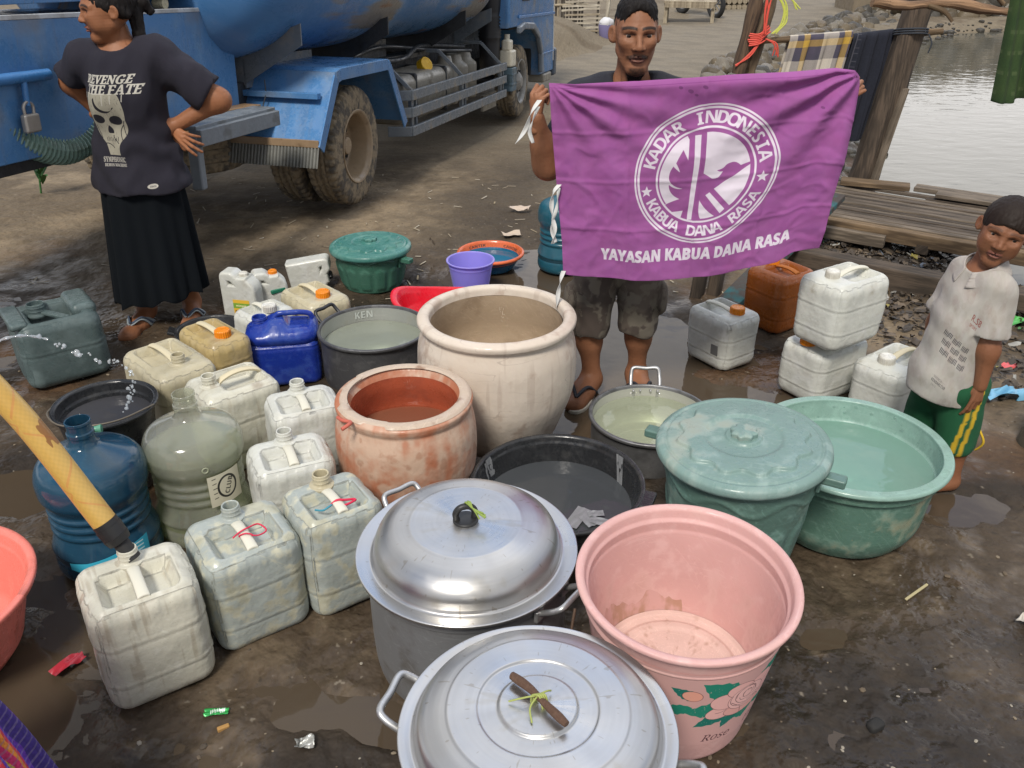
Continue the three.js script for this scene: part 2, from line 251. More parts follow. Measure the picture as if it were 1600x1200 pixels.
// road strip running away between the sand heap and the pond wall
{
  const C = [[.2, -11, 1.2], [1.15, -12.2, 1.75], [2.6, -14.6, 1.6], [4.3, -17.8, 1.75], [6.6, -21.6, 2.0], [10, -27, 2.4], [16, -36, 2.8], [27, -50, 3.2]];
  const cv = new THREE.CatmullRomCurve3(C.map(([x, z]) => V(x, 0, z)));
  const wd = (t) => { const f = t * (C.length - 1), i = Math.min(C.length - 2, Math.floor(f)); return lerp(C[i][2], C[i + 1][2], f - i); };
  const g = sheet(26, 160, (u, v) => { const p = cv.getPoint(v), q = cv.getTangent(v), s = (u - .5) * 2, w = wd(v) + (fbm(v * 60, u > .5 ? 3 : 9, 3, 4) - .5) * .45, x = p.x - q.z * s * w, z = p.z + q.x * s * w; return [x, -.318 - .05 * (1 - sstep(0, .06, v)) - Math.pow(Math.abs(s), 8) * .03, z]; }, (u, v) => [u * 1.6, v * 24]);
  g.scale(1, 1, 1); const t = tex(512, 512, (u, v) => { const a = pf(u, v, 6, 6, 4, 3), b = pn(u * 128, v * 128, 128, 128, 5), c = pf(u, v, 9, 3, 4, 9); let q = mixc([.15, .125, .09], [.195, .163, .117], sstep(.25, .75, a)); q = mixc(q, [.15, .13, .1], sstep(.5, .7, c) * .35); const k = .8 + .4 * b; return [q[0] * k, q[1] * k, q[2] * k]; });
  struct('road', g, std({ map: rep(t, 1, 1), roughness: .92 }));
}
// pond
{
  const rip = tex(512, 512, (u, v) => pf(u, v, 10, 18, 4, 7) * .7 + pf(u, v, 3, 4, 2, 17) * .3, false);
  const sh = new THREE.Shape(); [...SHORE].forEach(([x, z], i) => { const cx = 14, cz = -9, dx = x - cx, dz = z - cz, l = Math.hypot(dx, dz), k = (l + .9) / l; i ? sh.lineTo(cx + dx * k, -(cz + dz * k)) : sh.moveTo(cx + dx * k, -(cz + dz * k)); });
  const g = new THREE.ShapeGeometry(sh); g.rotateX(-Math.PI / 2); const p = g.attributes.position, uv = g.attributes.uv; for (let i = 0; i < p.count; i++) { p.setY(i, -.5); uv.setXY(i, p.getX(i) / 2.2, p.getZ(i) / 2.2); } g.computeVertexNormals();
  struct('pond_water', g, phy({ color: col(.10, .095, .075), roughness: .04, ior: 1.36, bumpMap: rip, bumpScale: .005 }));
}
// ------------------------------------------------------------------ shared surface textures (tile = 0.5 m unless said)
// grime: base colour broken by scuffs, stains with an outline, specks and scratches
function grime(base, o = {}) {
  const { stain = [.2, .15, .1], amt = .5, pale = null, palAmt = .4, scratch = .25, speck = .3, fx = 5, seed = 1, drip = 0, size = 512 } = o;
  return tex(size, size, (u, v) => {
    const a = pf(u, v, fx, fx, 5, seed), b = pf(u, v, fx * 3, fx * 3, 4, seed + 200), c = pf(u, v, 3, 3, 3, seed + 300);
    let q = base.map((x) => x * (.9 + .2 * c));
    if (pale) q = mixc(q, pale, sstep(.5, .66, a * .5 + b * .5) * palAmt);
    q = mixc(q, stain, sstep(.52, .72, a * .55 + b * .3 + c * .15) * amt);
    if (drip) { const dr = pf(u, v, 30, 3, 3, seed + 400); q = mixc(q, stain, sstep(.56, .75, dr) * drip); }
    const s1 = Math.abs(pf(u, v, 4, 40, 2, seed + 500) - .5), s2 = Math.abs(pf(u + v, v, 30, 5, 2, seed + 600) - .5);
    if (s1 < .012 || s2 < .01) q = mixc(q, pale || base.map((x) => Math.min(1, x * 1.4 + .05)), scratch);
    const sp = pn(u * 160, v * 160, 160, 160, seed + 700); if (sp > .93) q = mixc(q, stain, speck);
    return q;
  });
}
const scuffR = tex(512, 512, (u, v) => { const a = pf(u, v, 6, 6, 5, 71), b = pf(u, v, 40, 40, 3, 72); return .35 + .6 * sstep(.35, .7, a * .6 + b * .4); }, false);
const plasticBump = tex(256, 256, (u, v) => pf(u, v, 6, 6, 4, 81), false);
const T = (t, m = .5) => rep(t, 1 / m, 1 / m);
// small and secondary surfaces share five neutral wear patterns, coloured by the material
const wear = [...Array(5)].map((_, s) => grime([.72, .72, .72], { stain: [.3, .27, .22], amt: .6, pale: [.95, .95, .95], palAmt: .5, seed: 900 + s * 7, fx: 3 + s }));
const OWN = new Set([171, 177, 191, 195, 201, 205, 61, 64, 67, 401, 421, 425, 325, 321, 231, 329]);
function plastic(base, o = {}, r = .75) { const own = OWN.has(o.seed); return std({ color: own ? new THREE.Color(1, 1, 1) : col(...base.map((x) => Math.min(1, x / .72))), map: T(own ? grime(base, o) : wear[(o.seed || 0) % 5], o.tile || .5), roughnessMap: T(scuffR, .4), roughness: r, bumpMap: T(plasticBump, .3), bumpScale: o.bump ?? .002 }); }
// aluminium: brushed round the axis, dulled by stains
const alMap = tex(1024, 512, (u, v) => { const a = pf(u, v, 8, 8, 5, 21), b = pf(u, v, 4, 160, 3, 22), c = pf(u, v, 24, 24, 3, 23); let k = .47 + .06 * b + .08 * (a - .5); let q = [k, k * .985, k * .96]; q = mixc(q, [.42, .38, .31], sstep(.56, .74, a * .7 + c * .3) * .55); if (pn(u * 90, v * 60, 90, 60, 24) > .93) q = mixc(q, [.3, .26, .2], .5); return q; });
const alRough = tex(1024, 512, (u, v) => { const a = pf(u, v, 7, 7, 4, 31), b = pf(u, v, 5, 200, 2, 32); return .17 + .30 * a + .05 * b; }, false);
const alBump = tex(512, 512, (u, v) => .9 * pf(u, v, 5, 5, 4, 41) + .1 * pf(u, v, 4, 120, 2, 42), false);
const alu = std({ map: T(alMap, 1), roughnessMap: T(alRough, 1), roughness: 1, metalness: .92, bumpMap: T(alBump, .7), bumpScale: .0012 });
const aluDull = std({ map: T(grime([.36, .37, .38], { stain: [.2, .18, .15], amt: .6, seed: 55 })), roughness: .5, metalness: .75, bumpMap: T(alBump, .5), bumpScale: .003 });
const ripple = tex(512, 512, (u, v) => pf(u, v, 6, 6, 3, 91), false);
function water(tint, body = .25, seed = 0) { return phy({ color: col(...tint), transmission: 1 - body, thickness: 0, roughness: .02, ior: 1.33, bumpMap: T(ripple, .35), bumpScale: .0022 }); }
const disc = (r, y, n = 64) => { const g = new THREE.CircleGeometry(r, n); g.rotateX(-Math.PI / 2); g.translate(0, y, 0); const u = g.attributes.uv; for (let i = 0; i < u.count; i++) u.setXY(i, u.getX(i) * 2 * r, u.getY(i) * 2 * r); return g; };
// ------------------------------------------------------------------ the blue tanker: local +x is forward, +z its right side, origin under the rear axle
const truck = thing('tanker_truck', 'blue water tanker truck with dusty wheels parked behind the containers', 'truck', [-1.959, -.0, -6.115], 0);
truck.rotation.set(0, Math.acos(.2502), -4.13 * Math.PI / 180, 'YXZ');
const tBlue = plastic([.07, .195, .41], { stain: [.2, .165, .12], amt: .5, pale: [.12, .26, .46], palAmt: .5, seed: 401, fx: 3, drip: .12, tile: 1.2 }, .6);
const tankMat = std({ map: T(tex(1024, 512, (u, v) => { const a = pf(u, v, 4, 3, 5, 411), b = pf(u, v, 26, 3, 4, 412), c = pf(u, v, 16, 12, 4, 413); let q = mixc([.06, .175, .38], [.14, .265, .45], sstep(.35, .65, a)); q = mixc(q, [.22, .19, .145], sstep(.5, .62, a * .55 + b * .45) * .85); q = mixc(q, [.2, .1, .05], sstep(.62, .74, b * .6 + c * .4) * .8); return q; }), 2.4), roughnessMap: T(scuffR, .8), roughness: .75 });
const steel = plastic([.13, .15, .17], { stain: [.2, .165, .12], amt: .7, pale: [.22, .23, .24], palAmt: .4, seed: 421, fx: 4 }, .75);
const dusty = plastic([.24, .22, .18], { stain: [.12, .1, .075], amt: .6, seed: 425, fx: 4 }, .9);
const darkS = plastic([.03, .032, .035], { stain: [.12, .1, .075], amt: .6, seed: 429, fx: 5 }, .8);
const rubber = std({ map: T(tex(512, 512, (u, v) => { const a = pf(u, v, 6, 6, 5, 431), b = pf(u, v, 24, 24, 3, 432); let q = mixc([.085, .073, .058], [.235, .185, .12], sstep(.38, .6, a * .6 + b * .4)); return q; }), .6), roughness: .95, bumpMap: T(plasticBump, .08), bumpScale: .004 });
const rimMat = plastic([.30, .225, .145], { stain: [.13, .1, .07], amt: .6, seed: 437, fx: 5 }, .85), rimGrey = plastic([.24, .235, .22], { stain: [.12, .1, .08], amt: .5, seed: 439 }, .8);
function tyreGeo(R = .385, w = .22) {                              // axis along z, outer face at +z
  const P = prof([[.225, -w * .46], [.245, -w * .5, .01], [R - .06, -w * .5, .03], [R - .012, -w * .44, .02], [R, -w * .34], [R, -w * .2], [R - .014, -w * .19], [R - .014, -w * .17], [R, -w * .16], [R, -.012], [R - .014, -.008], [R - .014, .008], [R, .012], [R, w * .16], [R - .014, w * .17], [R - .014, w * .19], [R, w * .2], [R, w * .34], [R - .012, w * .44, .02], [R - .06, w * .5, .03], [.27, w * .5, .02], [.245, w * .5, .01], [.225, w * .46]], 4);
  const g = revolve(P, 288, (t, k, r, y) => { if (r > R - .03) { const s = y > 0 ? 1 : -1, n = 46, ph = t * n / 6.2832 + (Math.abs(y) < w * .3 ? .3 * Math.sin(y * 160) : 0), lug = sstep(.3, .4, Math.abs(((ph % 1) + 1) % 1 - .5) * 2) ; return Math.abs(y) > w * .26 ? r - .013 * (1 - lug) : r - .004 * (1 - lug); } return r > .3 && r < R - .05 && Math.abs(y) > w * .4 ? r + .0 : r; });
  g.rotateX(Math.PI / 2); return g;
}
function wheel(parent, x, z, side, deep, R = .385) {
  const wgrp = new THREE.Group(); wgrp.name = 'wheel'; parent.add(wgrp); wgrp.position.set(x, R, z); if (side < 0) wgrp.rotation.y = Math.PI;
  part('tyre', wheel.t || (wheel.t = tyreGeo(R)), rubber, wgrp);
  const d = deep ? -.07 : .035;
  const P = prof([[.232, .1], [.24, .108, .004], [.238, .116, .004], [.222, .112, .006], [.205, .09, .01], [.2, .03, .02], [.195, d + .03, .02], [.15, d + .012, .02], [.115, d + .02, .01], [.1, d + (deep ? .01 : .05), .01], [.065, d + (deep ? .05 : .075), .01], [.055, d + (deep ? .11 : .085), .01], [0, d + (deep ? .112 : .088)]], 4);
  const g = revolve(P, 64); g.rotateX(Math.PI / 2); part('rim', g, deep ? rimMat : rimGrey, wgrp);
  const nuts = []; for (let i = 0; i < 6; i++) { const a = i * 1.0472; const n = new THREE.CylinderGeometry(.014, .014, .04, 6); n.rotateX(Math.PI / 2); n.translate(.118 * Math.cos(a), .118 * Math.sin(a), d + .035); nuts.push(n); }
  for (const n of nuts) part('wheel_nut', n, darkS, wgrp);
  const holes = []; for (let i = 0; i < 6; i++) { const a = i * 1.0472 + .5; const n = new THREE.CylinderGeometry(.02, .02, .006, 20); n.rotateX(Math.PI / 2); n.scale(1, 1.35, 1); n.rotateZ(a - Math.PI / 2); n.translate(.165 * Math.cos(a), .165 * Math.sin(a), d + .026); holes.push(n); }
  const hm = wheel.h || (wheel.h = std({ color: col(.008, .008, .008) })); for (const n of holes) part('vent_hole', n, hm, wgrp);
}
wheel(truck, .03, .95 - .11, 1, true); wheel(truck, .03, .95 - .37, 1, true); wheel(truck, .03, -.95 + .11, -1, true); wheel(truck, .03, -.95 + .37, -1, true);
wheel(truck, 4.58, .95 - .12, 1, false); wheel(truck, 4.58, -.95 + .12, -1, false);
part('chassis', merge(beam([-3.2, .72, .42], [6.0, .72, .42], .08, .2), beam([-3.2, .72, -.42], [6.0, .72, -.42], .08, .2), ...[-2.4, -1, .6, 2.2, 3.6].map((x) => beam([x, .7, -.42], [x, .7, .42], .1, .12)), mv(new THREE.CylinderGeometry(.07, .07, 1.5, 16), .03, .385, 0, Math.PI / 2), mv(new THREE.SphereGeometry(.19, 20, 14), .03, .385, 0), mv(new THREE.CylinderGeometry(.06, .06, 1.5, 16), 4.58, .385, 0, Math.PI / 2), beam([.03, .4, 0], [3.6, .62, 0], .09, .09)), darkS, truck);
for (const z of [.5, -.5]) part('leaf_spring', merge(...[0, 1, 2, 3].map((i) => tube([[-.6 + i * .1, .6 - i * .012, z], [0, .5 - i * .02, z], [.6 - i * .1, .6 - i * .012, z]], .018, 20, 6))), plastic([.2, .12, .07], { seed: 443, size: 128 }, .9), truck);
part('timber_block', merge(beam([-1.4, .62, .55], [-.55, .62, .62], .14, .05), beam([-1.3, .7, .5], [-.6, .69, .56], .12, .04)), plastic([.3, .19, .1], { stain: [.14, .09, .05], amt: .6, seed: 445 }, .9), truck);
// the tank: wide rounded section with dished ends, on cradles
{
  const n = 96, xs = [[3.95, 0], [3.93, .35], [3.86, .66], [3.76, .85], [3.62, .96], [3.45, 1], [1.2, 1], [-.35, 1], [-.62, 1], [-.78, .95], [-.9, .84], [-1.0, .62], [-1.05, .3], [-1.06, 0]], a = .97, b = .68, cy = 1.6, pos = [], uv = [], idx = [];
  xs.forEach(([x, s], k) => { for (let i = 0; i <= n; i++) { const t = i / n * 2 * Math.PI, cc = Math.cos(t), ss = Math.sin(t), e = .8; pos.push(x, cy + b * s * Math.sign(ss) * Math.pow(Math.abs(ss), e), a * s * Math.sign(cc) * Math.pow(Math.abs(cc), e)); uv.push(s < 1 ? x + 1 - s : x, i / n * 5.2); } });
  for (let k = 0; k < xs.length - 1; k++) for (let i = 0; i < n; i++) { const p = k * (n + 1) + i, q = p + n + 1; idx.push(p, p + 1, q, q, p + 1, q + 1); }
  const g = new THREE.BufferGeometry(); g.setAttribute('position', new THREE.Float32BufferAttribute(pos, 3)); g.setAttribute('uv', new THREE.Float32BufferAttribute(uv.map((v, i) => i % 2 ? uv[i - 1] : uv[i + 1]), 2)); g.setIndex(idx); g.computeVertexNormals(); part('tank', g, tankMat, truck);
  for (const x of [-.5, .86, 2.75, 3.6]) { const sh = new THREE.Shape(); sh.moveTo(-.42, .78); sh.lineTo(.42, .78); sh.lineTo(.86, 1.04); sh.lineTo(.86, 1.16); sh.quadraticCurveTo(0, .82, -.86, 1.16); sh.lineTo(-.86, 1.04); sh.closePath(); const cg = new THREE.ExtrudeGeometry(sh, { depth: .012, bevelEnabled: false }); cg.rotateY(-Math.PI / 2); cg.scale(-1, 1, 1); cg.translate(x, 0, 0); boxUV(cg); part('tank_cradle', merge(toCreasedNormals(cg, .5), beam([x + .03, .9, -.42], [x + .3, .9, -.42], .012, .2), mv(bx(.9, .17, .012, .002), x + .45, .87, .47)), x === .86 || x === 2.75 ? darkS : steel, truck); }
}
// mudguard over the right rear wheels
{
  const pr = [[-.63, .5], [-.36, .885], [-.3, .9], [.47, .9], [.5, .88], [.78, .46]], z0 = .36, z1 = 1.0, gs = [];
  for (let i = 0; i < pr.length - 1; i++) { const [ax, ay] = pr[i], [bx_, by] = pr[i + 1]; gs.push(beam([ax, ay, (z0 + z1) / 2], [bx_, by, (z0 + z1) / 2], z1 - z0, .012, .003)); }
  part('mudguard', merge(...gs), tBlue, truck);
  const fl = []; for (let i = 0; i < pr.length - 1; i++) { const [ax, ay] = pr[i], [bx_, by] = pr[i + 1], q = (p) => [p[0] * .9, p[1] - .055]; const A = [ax, ay, z1 + .003], B = [bx_, by, z1 + .003], m = [lerp(ax, bx_, .5) * .93, 0]; fl.push(mv(beam([ax, ay, 0], [bx_, by, 0], .012, .07, .002), .0, -.03, z1 + .003)); }
  part('mudguard_flange', merge(...fl), tBlue, truck);
  part('mudguard_ledge', mv(beam([-.5, .76, .38], [-.5, .76, .95], .05, .035), 0, 0, 0), tBlue, truck);
  const flap = thick(sheet(240, 4, (u, v) => [-.635 - .05 * (1 - v) + .007 * Math.cos(u * 180), lerp(.37, .51, v), lerp(.38, 1.0, u)], (u, v) => [u, v * .2]), .008); part('mud_flap', flap, plastic([.15, .15, .135], { stain: [.22, .18, .12], amt: .6, seed: 447 }, .8), truck);
  part('flap_strip', beam([-.65, .505, .38], [-.65, .505, 1.0], .012, .045), plastic([.25, .17, .1], { seed: 449, stain: [.15, .08, .04], size: 128 }, .9), truck);
  part('hanging_wire', tube([[-.5, .84, .6], [-.52, .76, .61], [-.55, .68, .6], [-.56, .6, .62]], .004, 20, 5), darkS, truck);
}
// right side guard: three rails, posts and brackets
{
  const y = [.6, .475, .335];
  for (const h of y) part('guard_rail', merge(beam([1.06, h, .945], [3.88, h, .945], .03, .075, .006), beam([.98, h, .78], [1.06, h, .945], .03, .075, .006)), steel, truck);
  for (const x of [1.15, 2.45, 3.78]) { part('guard_post', merge(beam([x, .31, .91], [x, .62, .91], .05, .03), beam([x + .09, .31, .91], [x + .09, .62, .91], .03, .03)), steel, truck); part('guard_bracket', merge(beam([x, .62, .92], [x - .06, .83, .72], .05, .03), beam([x - .06, .83, .72], [x - .06, .83, .42], .05, .03)), steel, truck); }
  const ft = new THREE.Group(); ft.name = 'fuel_tank'; truck.add(ft);
  part('tank_shell', mv(bx(1.35, .36, .38, .07, 5), 1.78, .54, .66), dusty, ft); part('strap', merge(mv(bx(.04, .372, .392, .06, 4), 1.45, .54, .66), mv(bx(.04, .372, .392, .06, 4), 2.2, .54, .66)), darkS, ft);
  const cp = capGeo(.06, .07); cp.rotateX(1.1); cp.rotateY(-.5); part('filler_cap', cp.translate(1.95, .73, .72), plastic([.72, .42, .01], { seed: 451, size: 128, amt: .2 }, .5), ft, 'yellow filler cap');
  for (const [x, r] of [[2.85, .12], [3.12, .14], [3.45, .13]]) { const g = revolve(prof([[0, .33], [r, .33, .01], [r, .4], [r + .01, .41], [r, .42], [r, .52], [r + .01, .53], [r, .54], [r, .66, .02], [r * .6, .7], [r * .5, .76, .01], [0, .76]], 3), 40); part('air_canister', mv(g, x, 0, .62), dusty, truck); }
  part('pipework', merge(tube([[1.2, .82, .5], [1.7, .8, .62], [2.3, .86, .55], [2.9, .84, .5], [3.5, .8, .6]], .022, 60, 8), tube([[1.0, .86, .5], [1.6, .9, .5], [2.6, .82, .62], [3.3, .78, .74]], .016, 60, 8), beam([1.6, .8, .48], [2.6, .8, .5], .12, .04)), darkS, truck);
  const sn = revolve(prof([[.1, .55], [.11, .8], [.11, .86], ...[...Array(7)].flatMap((_, i) => [[.125, .875 + i * .032], [.108, .89 + i * .032]]), [.115, 1.12], [.13, 1.3], [.13, 2.0]], 2), 36); part('air_snorkel', mv(sn, 3.98, 0, .74), std({ color: col(.016, .016, .018), roughness: .45 }), truck);
  part('washer_bottle', merge(mv(bx(.2, .17, .14, .025, 3), 4.13, .66, .9), mv(bx(.14, .12, .1, .03, 3), 4.1, .79, .9), mv(new THREE.CylinderGeometry(.03, .03, .06, 16), 4.08, .87, .9)), plastic([.62, .58, .47], { seed: 453, size: 128, amt: .3 }, .6), truck, 'cream plastic bottle');
  part('battery_box', merge(mv(bx(.19, .24, .16, .01), 4.12, .45, .9), mv(bx(.2, .02, .17, .004), 4.12, .5, .9), mv(bx(.2, .02, .17, .004), 4.12, .4, .9)), plastic([.08, .13, .17], { seed: 455, size: 128 }, .8), truck);
  part('mud_plate', mv(bx(.5, .16, .03, .005), 3.75, .26, .8), dusty, truck);
}
// cab
{
  const sh = new THREE.Shape(); sh.moveTo(3.98, .98); sh.lineTo(3.98, 2.3); sh.lineTo(5.95, 2.3); sh.lineTo(6.15, 1.1); sh.lineTo(6.18, .4); sh.lineTo(5.5, .4); sh.lineTo(5.46, .62); sh.quadraticCurveTo(5.3, .9, 4.95, .96); sh.lineTo(4.35, .98); sh.closePath();
  part('wheel_well', merge(mv(bx(1.0, .05, 1.7, .01), 4.85, .95, 0), mv(bx(.05, .6, 1.7, .01), 5.42, .68, 0)), std({ color: col(.012, .013, .015) }), truck);
  const g = new THREE.ExtrudeGeometry(sh, { depth: 1.86, bevelEnabled: true, bevelSize: .02, bevelThickness: .03, bevelSegments: 3 }); g.translate(0, 0, -.93); boxUV(g); part('cab', toCreasedNormals(g, .6), tBlue, truck);
  const ar = [[4.28, .93], [4.5, .97], [4.95, .95], [5.25, .84], [5.42, .64], [5.46, .42]]; part('wheel_arch_trim', merge(...ar.slice(0, -1).map(([x, y], i) => beam([x, y, .97], [ar[i + 1][0], ar[i + 1][1], .97], .06, .075, .02))), plastic([.16, .19, .23], { seed: 457, size: 256 }, .8), truck);
  part('door_crease', merge(beam([4.3, 1.06, .972], [6.12, 1.06, .972], .012, .03), beam([5.48, .62, .972], [6.15, .62, .972], .01, .016)), plastic([.06, .2, .46], { seed: 459, size: 128 }, .5), truck);
  part('door_handle', mv(bx(.3, .07, .02, .008), 4.62, 1.25, .968), std({ color: col(.03, .04, .05) }), truck);
  part('corner_strip', beam([6.17, .5, .955], [6.1, 1.3, .955], .025, .03), plastic([.6, .6, .58], { seed: 461, size: 128 }, .6), truck);
  part('bumper', mv(bx(.16, .34, 1.96, .04, 3), 6.26, .48, 0), plastic([.05, .07, .1], { seed: 463, size: 128 }, .6), truck);
  part('step', mv(bx(.45, .1, .2, .02), 5.8, .33, .88), dusty, truck);
  part('door_window', mv(bx(1.1, .5, .02, .01), 5.1, 1.78, .962), phy({ color: col(.03, .04, .05), roughness: .08 }), truck);
}
// rear locker box with padlocked door, ledge, hose and spare wheel
{
  part('locker', mv(bx(2.5, .54, .98, .02), -1.93, .95, .0), tBlue, truck);
  const dr = new THREE.Group(); dr.name = 'locker_door'; truck.add(dr);
  part('door_panel', mv(bx(2.3, .55, .03, .006), -1.80, .952, .49), tBlue, dr); part('top_edge', mv(bx(2.3, .02, .036, .003), -1.80, 1.235, .49), plastic([.5, .52, .54], { seed: 465, size: 128, amt: .6, stain: [.06, .17, .38] }, .6), dr);
  part('latch', merge(rod([-2.7, 1.01, .535], [-2.2, 1.01, .535], .024), rod([-2.35, 1.01, .54], [-2.357, .9, .54], .013)), plastic([.05, .18, .42], { stain: [.25, .1, .05], amt: .9, seed: 467, size: 128 }, .6), dr);
  part('padlock', merge(mv(bx(.085, .075, .03, .01, 3), -2.36, .83, .545), tube([[-2.385, .86, .545], [-2.385, .9, .545], [-2.36, .915, .545], [-2.335, .9, .545], [-2.335, .86, .545]], .007, 24, 8)), std({ map: T(wear[2]), color: col(.58, .55, .5), metalness: .6, roughness: .5 }), dr);
  part('rear_deck', merge(mv(bx(2.3, .06, 1.0, .01), -1.9, 1.325, -.02), beam([-3.4, 1.29, .46], [-.75, 1.33, .46], .06, .05)), tBlue, truck);
  part('roller', mv(new THREE.CylinderGeometry(.028, .028, .06, 16), -1.22, 1.27, .45, Math.PI / 2), plastic([.5, .45, .3], { seed: 471, size: 128 }), truck);
  part('rear_ledge', merge(mv(bx(.78, .08, .07, .005), -1.32, .69, .88), mv(bx(.78, .02, .14, .005), -1.32, .737, .82), mv(bx(.05, .26, .06, .01), -1.69, .57, .86), mv(bx(.06, .07, .5, .01), -1.0, .67, .62)), plastic([.16, .18, .2], { stain: [.36, .31, .24], amt: .8, seed: 473, fx: 7 }, .8), truck);
  const sp = new THREE.Group(); sp.name = 'spare_wheel'; truck.add(sp); sp.position.set(-.62, .42, .04); sp.rotation.x = Math.PI / 2;
  part('tyre', tyreGeo(.385, .22), rubber, sp);
  const hose = []; const hp = new THREE.CatmullRomCurve3([[-2.45, .82, .44], [-2.3, .73, .46], [-2.13, .675, .47], [-1.99, .69, .47], [-1.88, .76, .46], [-1.8, .9, .4]].map((p) => V(...p)));
  const hg = new THREE.TubeGeometry(hp, 240, .055, 14); const P = hg.attributes.position; for (let i = 0; i <= 240; i++) { const o = hp.getPointAt(i / 240), k = 1 + .16 * (Math.cos(i / 240 * 34 * 6.2832) > 0 ? 1 : 0); for (let j = 0; j <= 14; j++) { const m = i * 15 + j; P.setXYZ(m, o.x + (P.getX(m) - o.x) * k, o.y + (P.getY(m) - o.y) * k, o.z + (P.getZ(m) - o.z) * k); } } hg.computeVertexNormals();
  part('suction_hose', hg, plastic([.16, .26, .22], { stain: [.26, .26, .2], amt: .5, seed: 475, size: 256 }, .6), truck);
  part('hose_end', rod([-2.7, .735, .42], [-2.42, .75, .44], .03), plastic([.35, .25, .12], { seed: 476, size: 128 }), truck);
  part('mud_guard_left', mv(bx(1.3, .02, .6, .004), .05, .92, -.68), tBlue, truck);
}
// ------------------------------------------------------------------ timber: platform, posts, rails
const woodTex = (base, dark, seed) => tex(512, 512, (u, v) => { const a = pf(u, v, 40, 3, 4, seed), b = pf(u, v, 8, 2, 4, seed + 9), c = pf(u, v, 90, 5, 2, seed + 17); let q = mixc(dark, base, sstep(.3, .65, a * .55 + b * .45)); if (c > .7) q = mixc(q, dark, .6); return q; });
const woodMat = (base, dark, seed) => { const t = woodTex(base, dark, seed); return std({ map: T(t, .35), roughness: .9, bumpMap: T(t, .35), bumpScale: .004 }); };
const W = [woodMat([.135, .105, .078], [.06, .045, .033], 501), woodMat([.09, .066, .046], [.035, .026, .018], 502), woodMat([.19, .15, .11], [.085, .066, .047], 503), woodMat([.2, .135, .075], [.085, .055, .03], 504)];
const R1 = rng(77);
{
  const p = thing('wooden_platform', 'weathered slatted wooden platform at the edge of the pond', 'platform', [1.85, .14, -5.15]);
  // slats run along e, rows step along f
  const e = [.83, -.0, .557], f = [.44, 0, -.655];
  const at = (a, b, y = 0) => [e[0] * a + f[0] * b, y, e[2] * a + f[2] * b];
  const g = (a, b, y) => at(a, b, y);
  for (let i = 0; i < 17; i++) { const b = .1 + i * .058, s = -.35 + R1() * .18, t = 1.75 + R1() * .4, y = (R1() - .5) * .014; if (i === 15) { part('slat', beam(g(.45, b, y), g(t, b + .01, y + .01), .048, .018, .003), W[1], p); continue; } if (i === 5 || i === 9) { part('slat', beam(g(s, b, y), g(.7 + R1() * .4, b, y), .046, .016, .003), W[i % 3], p); part('slat', beam(g(1.15, b, y - .01), g(t, b, y), .046, .016, .003), W[(i + 1) % 3], p); continue; } part('slat', beam(g(s, b + (R1() - .5) * .012, y), g(t, b + (R1() - .5) * .02, y + (R1() - .5) * .02), .038 + R1() * .009, .02, .003), W[Math.floor(R1() * 3)], p); }
  part('back_board', beam(g(.35, 1.14, .03), g(2.2, 1.16, .03), .1, .03, .004), W[2], p); part('back_board', beam(g(.5, 1.02, .035), g(2.2, 1.05, .03), .12, .025, .004), W[2], p);
  part('side_board', beam(g(-.1, 1.0, .03), g(.32, 1.12, .03), .12, .03, .004), W[3], p);
  part('edge_beam', beam(g(-.45, .02, -.03), g(2.0, .03, -.03), .07, .075, .006), W[3], p);
  part('edge_beam', beam(g(-.1, -.06, -.06), g(.4, -.05, -.06), .05, .07, .006), W[2], p);
  for (const a of [-.2, .6, 1.4]) part('joist', beam(g(a, -.02, -.075), g(a, 1.15, -.06), .07, .06, .005), W[1], p);
  for (const [a, b] of [[-.3, .05], [1.9, .1], [-.2, 1.1], [1.9, 1.12]]) part('post', beam(g(a, b, -.9), g(a, b, -.1), .09, .09, .008), W[1], p);
}
solo('timber_beam', beam([1.45, .06, -4.72], [3.35, .045, -3.48], .12, .16, .012), W[1], 'long dark squared beam lying in front of the wooden platform', 'beam');
{
  const p = thing('leaning_post', 'thick weathered post leaning right, tied to the clothes rail', 'post', [2.33, -.3, -6.02]);
  const sh = new THREE.Shape(); for (let i = 0; i <= 18; i++) { const t = i / 18 * 6.2832, r = .098 * (1 + .14 * Math.cos(3 * t + .5) + .05 * Math.cos(7 * t)); i ? sh.lineTo(r * Math.cos(t), r * Math.sin(t)) : sh.moveTo(r, 0); }
  const g = new THREE.ExtrudeGeometry(sh, { depth: 1.72, bevelEnabled: true, bevelSize: .006, bevelThickness: .006, steps: 30 }); g.rotateX(-Math.PI / 2); bend(g, (v) => { const k = 1 - .12 * v.y; v.x *= k; v.z *= k; v.x += .155 * v.y + .012 * Math.sin(v.y * 3.2); v.addScalar((n3(v.x * 20, v.y * 9, v.z * 20) - .5) * .012); }); boxUV(g);
  part('trunk', toCreasedNormals(g, .7), woodMat([.10, .072, .05], [.04, .029, .021], 506), p);
  part('binding', merge(...[0, 1, 2].map((i) => { const c = []; for (let k = 0; k < 16; k++) { const t = k / 16 * 6.2832; c.push([.212 + .1 * Math.cos(t), 1.37 + i * .014 + .02 * Math.sin(t), .1 * Math.sin(t)]); } return tube(c, .006, 40, 6, true); }), tube([[.3, 1.38, .07], [.32, 1.33, .09], [.31, 1.27, .09]], .005, 14, 5)), std({ color: col(.03, .035, .045), roughness: .8 }), p);
  part('split_edge', bend(beam([.22, 1.05, .07], [.12, .45, .1], .03, .04, .004), (v) => { v.addScalar((n3(v.x * 30, v.y * 12, v.z * 30) - .5) * .015); }), W[2], p);
}
